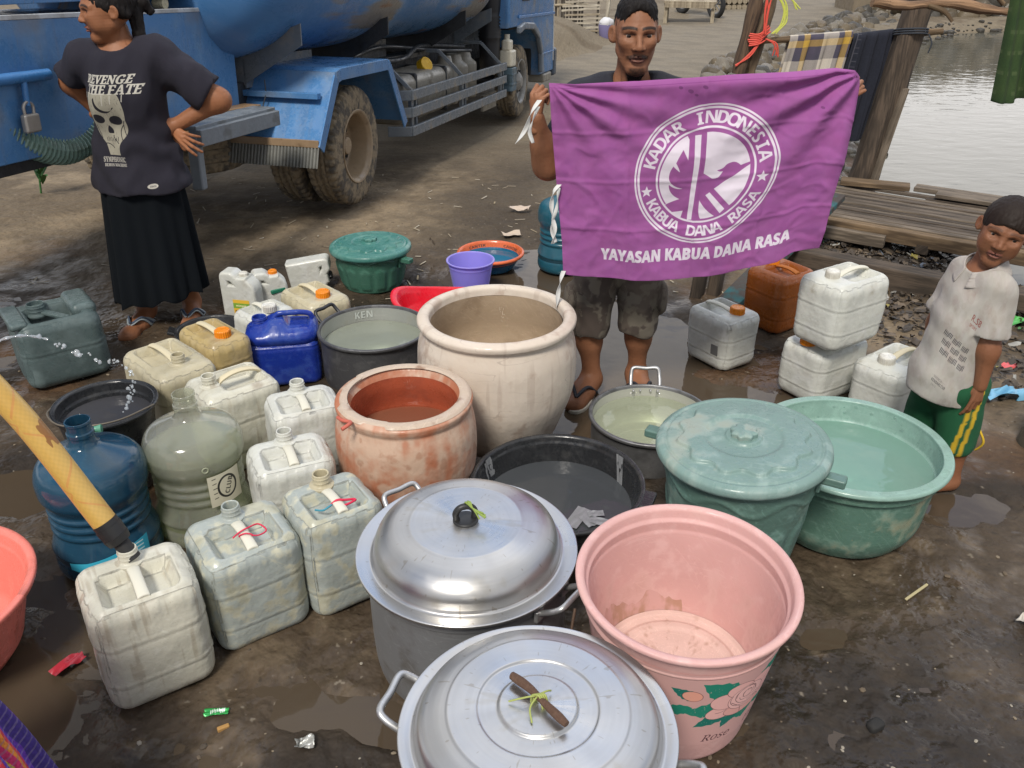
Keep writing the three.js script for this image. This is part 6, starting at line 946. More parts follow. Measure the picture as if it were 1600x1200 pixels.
// ------------------------------------------------------------------ the woman, hands on hips, looking to her right
{
  const B = [-1.685, 0, -3.94], q = (x, y, z = -4.0) => [x + 1.70, y, z + 4.0];
  const p = thing('person', 'woman in black printed T-shirt and long black skirt, hands on hips', 'person', B);
  const skin = [.27, .112, .053], yaw = -.22;
  const sR = q(-1.815, 1.225, -4.0), sL = q(-1.525, 1.235, -4.02), eR = q(-1.925, 1.12, -4.05), eL = q(-1.30, 1.045, -4.06), wR = q(-1.835, .965, -4.09), wL = q(-1.515, .935, -4.02);
  const torso = [ell(q(-1.675, 1.12, -4.0), [.155, .17, .105]), ell(q(-1.675, .93, -4.0), [.15, .18, .11]), ell(q(-1.675, .75, -4.0), [.15, .14, .11]), cap(sR, sL, .06, .06)];
  const legs = [[q(-1.75, .72), q(-1.79, .4, -3.98), q(-1.785, .08, -4.0)], [q(-1.61, .72), q(-1.585, .4, -4.0), q(-1.60, .08, -4.1)]].flatMap(([a, b, c]) => [cap(a, b, .09, .062), cap(b, c, .06, .036)]);
  const feet = [[q(-1.785, .065, -4.0), q(-1.80, .03, -3.92), q(-1.815, .022, -3.83)], [q(-1.60, .065, -4.1), q(-1.585, .03, -4.03), q(-1.565, .022, -3.95)]].flatMap(([a, b, c]) => [cap(a, b, .036, .034), cap(b, c, .036, .026), ...[-1, 0, 1, 2].map((k) => cap([c[0] + k * .015 - .008, .02, c[2]], [c[0] + k * .016 - .01, .018, c[2] + .035 - Math.abs(k + .4) * .006], .011, .010))]);
  const arms = [cap(sR, eR, .048, .04), cap(eR, wR, .042, .027), cap(sL, eL, .05, .042), cap(eL, wL, .045, .028)];
  const neck = cap(q(-1.672, 1.22, -4.01), q(-1.676, 1.34, -4.02), .055, .052);
  const bodyF = blend([...torso, ...legs, ...feet, ...arms, neck], .05);
  const hL = hand(wL, [.55, -.32, .75].map((v, i) => [.62, -.42, .3][i]), [-.3, .3, .9], .15, { side: 1, curl: [[.35, .3, .2], [.4, .35, .2], [.5, .4, .2], [.6, .4, .2]], spread: .14, thumb: { dir: [[.6, .7, -.4], [.8, .4, -.5], [.8, .2, -.5]] } });
  const hR = hand(wR, [.5, -.3, -.4], [-.5, .3, -.7], .15, { side: -1 });
  const HM = frame(q(-1.684, 1.415, -3.985), -1.02, .03, .0, .238);
  const head = placed(headMesh({ w: 1.04, jaw: 1.1, cheek: 1, brow: .9, nose: .02, lip: [.2, .07, .055] }, skin), HM);
  const body = mergeC(tint(nets([-.36, -.02, -.3], [.5, 1.36, .32], .009, bodyF), skin), tint(handMesh(hL, .0035), skin.map((c) => c * 1.25)), tint(handMesh(hR, .004), skin), head);
  part('body', body, skinMat, p); eyes(p, HM, 1.04, [-.1, 0, 1]);
  // hair pulled back to a knot with loose lengths on the nape
  const hairF = (() => { const cr = ell([0, .14, -.08], [.365, .40, .445]), cut = ell([0, -.16, .42], [.36, .50, .36]), bunA = (x, y, z) => { const a = Math.hypot(x, y - .0) ; return 0; }, loop = cap([0, .0, -.50], [0, .1, -.62], .09, .1), loop2 = cap([0, .1, -.62], [0, -.06, -.72], .1, .075), tail = cap([.02, -.05, -.46], [.1, -.42, -.44], .13, .1), tail2 = cap([.1, -.42, -.44], [.13, -.66, -.36], .1, .03), side = cap([.3, .1, .02], [.26, -.05, -.25], .06, .09), side2 = cap([-.3, .1, .02], [-.26, -.05, -.25], .06, .09); return (x, y, z) => { let d = smax(cr(x, y, z), -cut(x, y, z), .05); d = smax(d, -(y + .12 + .35 * (z > 0 ? 1 : 0)), .05); for (const s of [side, side2, tail, tail2, loop, loop2]) d = smin(d, s(x, y, z), .06); return d + hairNoise(x, y, z); }; })();
  part('hair', placed(nets([-.5, -.8, -.9], [.5, .62, .5], .016, hairF), HM), hairMat, p); part('hair_tie', placed(mv(new THREE.TorusGeometry(.085, .022, 8, 24), 0, .01, -.5, .3, 0, 0), HM), std({ color: col(.3, .42, .05), roughness: .6 }), p);
  // T-shirt
  const slR = [lerp(sR[0], eR[0], .85), lerp(sR[1], eR[1], .85), lerp(sR[2], eR[2], .85)], slL = [lerp(sL[0], eL[0], .82), lerp(sL[1], eL[1], .82), lerp(sL[2], eL[2], .82)];
  const bodyS = blend([ell(q(-1.675, 1.14, -4.0), [.165, .165, .125]), ell(q(-1.685, 1.07, -3.95), [.13, .1, .1]), ell(q(-1.675, .95, -4.0), [.16, .2, .125]), ell(q(-1.677, .78, -4.0), [.192, .2, .145]), ell(q(-1.677, .66, -4.0), [.205, .16, .155]), cap(sR, sL, .072, .072)], .07), sl = blend([cap(sR, slR, .075, .078), cap(sL, slL, .077, .08)], .03);
  const slip = (a, b, e) => { const d = V(...b).sub(V(...a)).normalize(); return (x, y, z) => (x - e[0]) * d.x + (y - e[1]) * d.y + (z - e[2]) * d.z; }, cR = slip(sR, eR, slR), cL = slip(sL, eL, slL);
  const neckCut = ell(q(-1.676, 1.325, -3.975), [.082, .07, .1]);
  const shirtF = (x, y, z) => { let s = sl(x, y, z); s = smax(s, x < 0 ? cR(x, y, z) : cL(x, y, z), .006); let d = smin(bodyS(x, y, z), s, .05); d += fold(x * 1.4, y, z * 1.4, 3) * .05 + Math.sin((y * .9 + x * .7) * 34 + 3 * fold(x, y, z, 9) * 6) * .006 * sstep(1.12, .85, y) + fold(x * 3, y * 2, z * 3, 14) * .014; d = smax(d, .672 + .02 * (x + .2) - y + .006 * Math.sin(x * 30), .008); return smax(d, -neckCut(x, y, z), .006); };
  const sg = nets([-.42, .62, -.32], [.5, 1.36, .3], .0075, shirtF);
  const tee = canvasTex(1024, 1024, (c, w, h) => {
    c.fillStyle = '#23212c'; c.fillRect(0, 0, w, h); const bone = '#a5a08f', ink = '#1b1921'; c.save(); c.translate(-8, -165); c.scale(1.02, 1);
    const jag = (txt, x, y, sz, sk) => { c.save(); c.translate(x, y); c.transform(1, 0, sk, 1, 0, 0); c.font = `bold ${sz}px serif`; c.fillStyle = '#c4c0b4'; c.fillText(txt, 0, 0); c.strokeStyle = '#c4c0b4'; c.lineWidth = 4; c.strokeText(txt, 0, 0); c.restore(); };
    // skull in a hand
    c.fillStyle = bone; c.beginPath(); c.moveTo(330, 330); c.bezierCurveTo(300, 430, 300, 520, 335, 600); c.bezierCurveTo(330, 660, 370, 720, 415, 760); c.lineTo(440, 860); c.lineTo(560, 860); c.bezierCurveTo(555, 800, 560, 770, 600, 730); c.bezierCurveTo(660, 690, 680, 620, 668, 560); c.bezierCurveTo(690, 470, 680, 380, 650, 330); c.closePath(); c.fill();
    c.fillStyle = ink; for (const [x, y, rx, ry, a] of [[415, 545, 58, 40, .15], [575, 560, 62, 42, -.1]]) { c.beginPath(); c.ellipse(x, y, rx, ry, a, 0, 7); c.fill(); } c.beginPath(); c.moveTo(490, 600); c.quadraticCurveTo(450, 660, 475, 672); c.lineTo(520, 672); c.quadraticCurveTo(530, 640, 490, 600); c.fill();
    c.beginPath(); c.arc(505, 400, 95, .5, 3.4); c.arc(530, 380, 98, 3.3, .7, true); c.fill();
    c.strokeStyle = ink; c.lineWidth = 5; for (let i = 0; i < 8; i++) { c.beginPath(); c.moveTo(430 + i * 18, 710 - i % 2 * 6); c.lineTo(432 + i * 18, 742); c.stroke(); } c.lineWidth = 7; for (const a of [[[600, 730], [560, 640], [640, 600]], [[560, 760], [500, 700], [520, 690]], [[640, 690], [610, 620], [660, 560]], [[380, 720], [350, 640], [360, 600]], [[420, 760], [470, 760], [500, 800]]]) { c.beginPath(); c.moveTo(...a[0]); c.quadraticCurveTo(...a[1], ...a[2]); c.stroke(); }
    c.lineWidth = 2; const r = rng(2); for (let i = 0; i < 160; i++) { const x = 320 + r() * 350, y = 340 + r() * 500; c.globalAlpha = .45; c.beginPath(); c.moveTo(x, y); c.lineTo(x + (r() - .5) * 26, y + r() * 34); c.stroke(); } c.globalAlpha = 1;
    jag('REVENGE', 330, 250, 92, -.45); jag('THE FATE', 330, 335, 104, -.4); c.strokeStyle = '#c4c0b4'; c.lineWidth = 8; for (const [x, y, l] of [[300, 330, 70], [520, 340, 90], [600, 345, 70], [700, 340, 60], [350, 340, 40]]) { c.beginPath(); c.moveTo(x, y); c.lineTo(x - 14, y + l); c.stroke(); }
    c.fillStyle = '#c4c0b4'; c.font = 'bold 60px serif'; c.fillText('SYMPHONIC', 360, 920, 240); c.font = 'bold 34px serif'; c.fillText('DEMON MACHINE', 370, 958, 235);
    c.restore(); c.fillStyle = '#c4c0b4'; c.save(); c.translate(840, 965); c.rotate(-.05); c.beginPath(); c.ellipse(0, 0, 46, 22, 0, 0, 7); c.fill(); c.fillStyle = ink; c.font = 'italic bold 26px serif'; c.fillText('tees', -26, 8); c.restore();
  });
  printUV(sg, [Math.sin(yaw), 0, Math.cos(yaw)], -.205, .225, .69, 1.19);
  part('t_shirt', sg, std({ map: tee, roughness: .95, bumpMap: T(weave, .04), bumpScale: .0006 }), p, 'faded black T-shirt with a skull print');
  const nk = []; for (let i = 0; i <= 40; i++) { const t = i / 40 * 6.2832; nk.push([.024 + .083 * Math.cos(t), 1.272 + .012 * Math.cos(t * 1) * 0 - .022 * Math.sin(t), .0 + .083 * Math.sin(t)]); }
  // skirt
  const sk = sheet(200, 50, (u, v) => { const t = u * 6.2832, y = lerp(.16, .8, v), f = (.6 * Math.sin(t * 9 + 2 * Math.sin(t * 2)) + .4 * Math.sin(t * 17 + 1)) * .022 * Math.pow(1 - v, .6) * (1 - .6 * v), rx = lerp(.212, .172, Math.pow(v, 1.2)) + f, rz = lerp(.17, .13, v) + f; const yb = y + (1 - v) * (.03 * Math.cos(t) + .012 * Math.sin(t * 9)); return [.015 - .012 * (1 - v) + rx * Math.cos(t), yb, rz * Math.sin(-t)]; }, (u, v) => [u * 1.2, v * .6]);
  part('skirt', thick(sk, .004), phy({ color: col(.0065, .0085, .011), roughness: 1, specularIntensity: .25, bumpMap: T(weave, .02), bumpScale: .0006 }), p, 'long black pleated skirt');
  // sandals
  const solM = std({ color: col(.03, .032, .036), roughness: .8 }), strM = std({ color: col(.3, .34, .36), roughness: .7 }), strD = std({ color: col(.05, .07, .11), roughness: .7 });
  for (const [x, z, a] of [[-1.80, -3.925, -.12], [-1.583, -4.02, .12]]) {
    const s = new THREE.Group(); s.name = 'sandal'; p.add(s); s.position.set(x + 1.70, .004, z + 4.0); s.rotation.y = a;
    const sh = new THREE.Shape(); for (let i = 0; i <= 40; i++) { const t = i / 40 * 6.2832, w = .047 + .008 * Math.sin(t), X = w * Math.cos(t), Y = .135 * Math.sin(t); i ? sh.lineTo(X, Y) : sh.moveTo(X, Y); } const g = new THREE.ExtrudeGeometry(sh, { depth: .016, bevelEnabled: true, bevelSize: .004, bevelThickness: .004, bevelSegments: 2 }); g.rotateX(Math.PI / 2); g.scale(1, 1, 1); g.translate(0, .008, 0); part('sole', g, solM, s);
    for (const m of [-1, 1]) { part('strap', thick(sheet(12, 6, (u, v) => { const t = u; return [m * lerp(.004, .053, Math.pow(t, .6)), lerp(.056, .014, t * t) + .02 * Math.sin(t * 3.14), lerp(.08, -.035, t) + (v - .5) * lerp(.014, .055, t)]; }), .005), strM, s); part('strap_edge', tube([[m * .005, .062, .074], [m * .032, .075, .03], [m * .055, .03, -.02]], .0055, 16, 6), strD, s); }
  }
}
// ------------------------------------------------------------------ the man behind the banner
{
  const B = [.42, 0, -3.28], q = (x, y, z = -3.28) => [x - B[0], y, z - B[2]];
  const p = thing('person', 'man in cargo shorts holding up the purple banner with both hands', 'person', B);
  const skin = [.245, .108, .056];
  const sR = q(.25, 1.17, -3.29), sL = q(.6, 1.17, -3.29), eR = q(.128, .985, -3.14), wR = q(.083, 1.165, -3.07), eL = q(.86, 1.16, -3.16), wL = q(1.085, 1.24, -3.09);
  const torso = [ell(q(.425, 1.06), [.15, .17, .095]), ell(q(.425, .85), [.13, .17, .09]), ell(q(.425, .68), [.145, .12, .1]), cap(sR, sL, .055, .055)];
  const legs = [[q(.335, .64), q(.305, .33, -3.25), q(.332, .07, -3.25)], [q(.50, .64), q(.515, .33, -3.26), q(.525, .07, -3.30)]].flatMap(([a, b, c]) => [cap(a, b, .085, .056), cap(b, [lerp(b[0], c[0], .35), lerp(b[1], c[1], .35), lerp(b[2], c[2], .35) - .012], .054, .05), cap(b, c, .05, .034)]);
  const feet = [[q(.332, .06, -3.25), q(.29, .03, -3.19), q(.262, .022, -3.13)], [q(.525, .06, -3.3), q(.53, .03, -3.22), q(.535, .022, -3.15)]].flatMap(([a, b, c]) => [cap([a[0], .032, a[2] - .03], b, .034, .034), cap(a, b, .036, .034), cap(b, c, .036, .027), ...[-1.5, -.5, .5, 1.5].map((k) => cap([c[0] + k * .015, .018, c[2]], [c[0] + k * .016 - .012, .016, c[2] + .034 - Math.abs(k + .6) * .005], .011, .0095))]);
  const arms = [cap(sR, eR, .045, .04), cap(eR, [lerp(eR[0], wR[0], .4), lerp(eR[1], wR[1], .4), lerp(eR[2], wR[2], .4)], .042, .04), cap(eR, wR, .04, .027), cap(sL, eL, .045, .038), cap(eL, wL, .038, .026)];
  const neck = blend([cap(q(.425, 1.17, -3.3), q(.425, 1.32, -3.27), .055, .055), cap(q(.35, 1.19, -3.3), q(.425, 1.25, -3.3), .035, .04), cap(q(.50, 1.19, -3.3), q(.425, 1.25, -3.3), .035, .04)], .04);
  const bodyF = blend([...torso, ...legs, ...feet, ...arms, neck], .045);
  const fist = hand(wR, [.06, 1, .1], [-.55, .1, .83], .145, { side: -1, curl: [[.95, 1.45, .7], [1.15, 1.5, .8], [1.25, 1.5, .8], [1.3, 1.5, .8]], spread: .03, thumb: { dir: [[.85, .45, -.3], [.9, .1, -.5], [.6, -.35, -.7]] } });
  const hL = hand(wL, [.85, .4, .1], [.0, .1, 1], .145, { side: 1, curl: [[.9, 1.2, .6], [1.0, 1.3, .6], [1.1, 1.3, .6], [1.2, 1.3, .6]], spread: .03, thumb: { dir: [[.9, .4, .35], [1, .05, .3], [1, -.1, .2]] } });
  const HM = frame(q(.425, 1.408, -3.235), .0, .02, 0, .252);
  const w = .86, stubble = (x, y, z) => .75 * sstep(.0, -.06, z - .12) * sstep(-.06, .0, y) * sstep(.25, .3, Math.abs(x) / .335 * .3);
  const head = placed(headMesh({ w, jaw: .95, brow: .95, beard: 1, lip: [.17, .075, .06] }, skin), HM);
  const body = mergeC(tint(nets([-.4, -.02, -.3], [.76, 1.36, .3], .009, bodyF), skin), tint(handMesh(fist, .0033), skin.map((c) => c * 1.12)), tint(handMesh(hL, .0035), skin.map((c) => c * 1.1)), head);
  part('body', body, skinMat, p); eyes(p, HM, w, [0, -.02, 1]);
  const hairF = (() => { const cr = ell([0, .15, -.07], [.335 * w, .40, .435]), top = ell([0, .33, .02], [.27 * w, .17, .33]), face = ell([0, -.12, .36], [.265, .46, .36]), low = (x, y, z) => -(y + .02 + .18 * sstep(.1, -.2, z)); return (x, y, z) => { let d = smin(cr(x, y, z), top(x, y, z), .08); d = smax(d, -face(x, y, z), .03); d = smax(d, low(x, y, z) * -1 < -9 ? 0 : -(y + .06 + (z < -.05 ? .2 : 0)), .03); d = smax(d, z - .32, .04); return d + hairNoise(x * 1.6, y * 2.4, z * 1.6, .8); }; })();
  part('hair', placed(nets([-.5, -.4, -.6], [.5, .64, .5], .014, hairF), HM), hairMat, p);
  const bf = blend([cap([-.05, -.45, .2], [-.03, -.56, .1], .075, .05), cap([.05, -.45, .2], [.03, -.56, .1], .075, .05), cap([0, -.44, .22], [0, -.6, .1], .08, .045)], .05);
  part('beard', placed(nets([-.2, -.8, -.05], [.2, -.3, .36], .01, (x, y, z) => bf(x, y, z) + hairNoise(x * 2, y * 2, z * 2, .9)), HM), hairMat, p);
  // dark shirt
  const sh1 = [lerp(sR[0], eR[0], .85), lerp(sR[1], eR[1], .85), lerp(sR[2], eR[2], .85)], shL = [lerp(sL[0], eL[0], .6), lerp(sL[1], eL[1], .6), lerp(sL[2], eL[2], .6)];
  const sF = blend([ell(q(.425, 1.06), [.175, .18, .12]), ell(q(.425, .85), [.165, .2, .12]), ell(q(.425, .68), [.17, .15, .125]), cap(sR, sL, .076, .076), cap(q(.33, 1.215, -3.3), q(.52, 1.215, -3.3), .06, .06), cap(sR, sh1, .07, .068), cap(sL, shL, .07, .066)], .05), nc = ell(q(.425, 1.285, -3.235), [.078, .078, .1]);
  part('shirt', nets([-.4, .5, -.3], [.6, 1.32, .25], .009, (x, y, z) => smax(smax(sF(x, y, z) + fold(x, y, z, 4) * .015, .58 - y, .01), -nc(x, y, z), .006)), cloth([.018, .019, .028]), p, 'dark navy T-shirt');
  // cargo shorts
  const lg = blend([cap(q(.345, .68), q(.312, .3, -3.25), .1, .082), cap(q(.495, .68), q(.508, .3, -3.26), .1, .084), ell(q(.425, .66), [.17, .14, .13])], .03), pk = blend([ell(q(.232, .43, -3.24), [.03, .07, .06]), ell(q(.592, .43, -3.24), [.03, .075, .065])], .01);
  part('cargo_shorts', nets([-.3, .2, -.25], [.3, .85, .25], .0075, (x, y, z) => { let d = smin(lg(x, y, z), pk(x, y, z), .015); d += fold(x * 2, y * 1.6, z * 2, 6) * .024 + Math.abs(Math.sin((y + x * .6) * 30 + fold(x, y, z, 2) * 12)) * .004; return smax(d, .275 + .012 * Math.sin(x * 40) - y, .006); }), std({ map: T(tex(256, 256, (u, v) => { const a = pf(u, v, 5, 5, 4, 5), b = pf(u, v, 9, 9, 4, 15); return mixc(mixc([.055, .042, .034], [.095, .075, .058], sstep(.4, .6, a)), [.13, .11, .085], sstep(.52, .62, b)); }), .45), roughness: .95 }), p, 'worn brown cargo shorts');
  for (const [x, z, a] of [[.29, -3.19, -.35], [.53, -3.22, .05]]) {
    const s = new THREE.Group(); s.name = 'flip_flop'; p.add(s); s.position.set(x - B[0], .003, z - B[2]); s.rotation.y = a;
    const sh = new THREE.Shape(); for (let i = 0; i <= 40; i++) { const t = i / 40 * 6.2832, X = (.045 + .008 * Math.sin(t)) * Math.cos(t), Y = .13 * Math.sin(t); i ? sh.lineTo(X, Y) : sh.moveTo(X, Y); } const g = new THREE.ExtrudeGeometry(sh, { depth: .01, bevelEnabled: true, bevelSize: .003, bevelThickness: .003 }); g.rotateX(Math.PI / 2); g.translate(0, .005, 0); part('sole', g, std({ color: col(.4, .38, .33), roughness: .8 }), s);
    for (const m of [-1, 1]) part('strap', tube([[0, .05, .09], [m * .03, .075, .04], [m * .054, .02, -.03]], .007, 20, 8), std({ color: col(.02, .022, .03), roughness: .6 }), s);
  }
}
// ------------------------------------------------------------------ the boy at the right
{
  const B = [1.535, 0, -2.62], q = (x, y, z = -2.52) => [x - 1.44, y, z + 2.52];
  const p = thing('person', 'small boy in a dirty white polo shirt and green shorts', 'person', B); p.scale.setScalar(.955);
  const skin = [.215, .09, .045], yaw = -1.3, fx = Math.sin(yaw), fz = Math.cos(yaw);
  const sL = q(1.405, .785, -2.435), sR = q(1.375, .785, -2.605), eL = q(1.412, .585, -2.405), wL = q(1.414, .455, -2.395), eR = q(1.345, .58, -2.64), wR = q(1.31, .43, -2.60);
  const torso = [ell(q(1.375, .68), [.085, .14, .09]), ell(q(1.375, .52), [.075, .13, .08]), ell(q(1.38, .4), [.08, .09, .085]), cap(sL, sR, .04, .04)];
  const legs = [[q(1.41, .38, -2.47), q(1.42, .2, -2.45), q(1.43, .05, -2.44)], [q(1.37, .38, -2.57), q(1.36, .2, -2.6), q(1.37, .05, -2.6)]].flatMap(([a, b, c]) => [cap(a, b, .065, .045), cap(b, c, .043, .028), cap([c[0], .03, c[2]], [c[0] + fx * .1, .02, c[2] + fz * .1], .027, .02)]);
  const arms = [cap(sL, eL, .037, .03), cap(eL, wL, .031, .022), cap(sR, eR, .036, .03), cap(eR, wR, .03, .02)], neck = cap(q(1.38, .79, -2.525), q(1.405, .9, -2.52), .042, .042);
  const hL = hand(wL, [-.06, -1, .08], [.15, -.05, 1], .115, { side: 1, curl: [[.2, .25, .2], [.25, .4, .25], [.35, .55, .3], [.5, .7, .4]], spread: .1, thumb: { dir: [[.8, .45, -.35], [.95, .15, -.3], [.95, 0, -.3]] } });
  const HM = frame(q(1.412, .962, -2.50), -.5, .05, -.22, .21);
  const head = placed(headMesh({ w: 1.02, jaw: .9, cheek: .9, brow: .5, nose: .035, lip: [.19, .07, .055] }, skin), HM);
  part('body', mergeC(tint(nets([-.26, -.02, -.3], [.2, .92, .25], .008, blend([...torso, ...legs, ...arms, neck], .04)), skin), tint(handMesh(hL, .0028), skin), head), skinMat, p); eyes(p, HM, 1.02, [.15, -.02, 1]);
  const hairF = (() => { const cr = ell([0, .16, -.06], [.37, .385, .45]), face = ell([0, -.26, .42], [.37, .47, .40]); return (x, y, z) => { let d = smax(cr(x, y, z), -face(x, y, z), .03); d = smax(d, -(y + .06 + (z < 0 ? .16 : 0) - .05 * Math.sin(x * 14)), .03); return d + hairNoise(x * 1.4, y * .5, z * 1.4, .5); }; })();
  part('hair', placed(nets([-.5, -.4, -.64], [.5, .66, .5], .014, hairF), HM), phy({ color: col(.016, .0095, .0065), roughness: .65, specularIntensity: .5 }), p);
  // polo shirt
  const slL = [lerp(sL[0], eL[0], .72), lerp(sL[1], eL[1], .72), lerp(sL[2], eL[2], .72)], slR = [lerp(sR[0], eR[0], .72), lerp(sR[1], eR[1], .72), lerp(sR[2], eR[2], .72)];
  const bs = blend([ell(q(1.375, .69), [.09, .14, .11]), ell(q(1.365, .55), [.1, .18, .115]), ell(q(1.365, .42), [.115, .15, .12]), cap(sL, sR, .054, .054), cap(q(1.39, .81, -2.47), q(1.38, .81, -2.57), .035, .035), ell(q(1.33, .42), [.09, .12, .1])], .05), sl = blend([cap(sL, slL, .052, .062), cap(sR, slR, .052, .06)], .02), nc = ell(q(1.385, .868, -2.515), [.06, .07, .065]);
  const pg = nets([-.28, .28, -.32], [.24, .9, .26], .0065, (x, y, z) => { let s = smax(sl(x, y, z), slL[1] - y + .01 * (x - slL[0]), .004); let d = smin(bs(x, y, z), s, .018); d += fold(x * 2, y * 2, z * 2, 11) * .02 + Math.sin((y + x * .8) * 55 + 9 * fold(x, y, z, 8)) * .0022; d = smax(d, .352 - .12 * x - y + .004 * Math.sin(z * 50), .005); return smax(d, -nc(x, y, z), .005); });
  const polo = canvasTex(1024, 1024, (c, w, h) => {
    c.fillStyle = '#b5afa6'; c.fillRect(0, 0, w, h); const r = rng(9); for (let i = 0; i < 900; i++) { const a = r(); c.fillStyle = a < .5 ? `rgba(140,118,104,${.03 + r() * .06})` : `rgba(205,202,198,${.04 + r() * .08})`; c.beginPath(); const R = 6 + r() * 40; c.ellipse(r() * w, r() * h, R, R * (.4 + r()), r() * 3, 0, 7); c.fill(); }
    c.strokeStyle = '#33323a'; c.lineWidth = 7; for (let k = 0; k < 3; k++) for (let s = 0; s < 22; s++) { const x = 300 + s * 15, y = 430 + k * 62 + (s % 8 < 4 ? s * 5 : s * 5 - 8) ; if (s % 8 === 7) continue; c.beginPath(); c.moveTo(x, y + 34); c.lineTo(x + 16, y); c.stroke(); }
    c.fillStyle = 'rgba(140,70,62,.75)'; c.font = 'bold 64px sans-serif'; c.save(); c.translate(560, 330); c.rotate(.3); c.fillText('R.S8', 0, 0); c.font = 'bold 30px sans-serif'; c.fillText('SPORT', 10, 38); c.restore();
    c.fillStyle = 'rgba(60,58,62,.8)'; c.save(); c.translate(255, 770); c.rotate(.28); c.font = 'bold 30px sans-serif'; c.fillText('▪ KENDARI CUP ▪', 0, 0); c.font = '22px sans-serif'; c.fillText('· · INDONESIA · · · ·', 14, -30); c.fillText('2 0 1 5', 40, 30); c.restore();
  });
  const dv = [Math.sin(-.4), 0, Math.cos(-.4)]; printUV(pg, dv, -.2, .06, .33, .86); part('polo_shirt', pg, std({ map: polo, roughness: .95, bumpMap: T(weave, .03), bumpScale: .0006 }), p, 'grubby white polo shirt with dark striped bands');
  const cl = []; const cg = sheet(60, 8, (u, v) => { const t = u * 5.6 + .35, a = t + yaw * -1 + Math.PI / 2 * 0; const rr = .058 + .026 * (1 - v) + .004 * Math.sin(t * 3), y = .812 + .048 * v + .014 * Math.cos(t) * -1; return [-.055 + rr * Math.sin(t + yaw) , y - .018 * Math.pow(Math.cos(t / 2), 6), .002 + rr * Math.cos(t + yaw)]; }); part('collar', thick(cg, .005), cloth([.46, .42, .38]), p);
  const sf = blend([cap(q(1.405, .4, -2.48), q(1.415, .2, -2.46), .08, .075), cap(q(1.37, .4, -2.57), q(1.36, .2, -2.59), .08, .075), ell(q(1.38, .42), [.125, .1, .125])], .03);
  const sg = nets([-.25, .1, -.3], [.25, .5, .28], .0075, (x, y, z) => smax(sf(x, y, z) + fold(x * 2, y * 2, z * 2, 3) * .022, .165 - y, .006));
  paint(sg, (x, y, z) => { const a = x * Math.cos(.35) + z * .2, c = [.006, .085, .03], d = Math.abs(x + .045 + (y - .3) * -.12), e = Math.abs(x + .02 + (y - .3) * -.12); return z > 0 && (d < .0075 || e < .0075) ? [.5, .33, .015] : c; }); part('shorts', sg, std({ vertexColors: true, roughness: .85, bumpMap: T(weave, .03), bumpScale: .0006 }), p, 'green shorts with yellow side stripes');
  part('side_tape', thick(sheet(4, 20, (u, v) => [.045 + .008 * u + .012 * Math.sin(v * 4), lerp(.17, .26, v), .08 + .015 * Math.sin(v * 3)]), .004), std({ color: col(.55, .36, .02), roughness: .8 }), p);
}
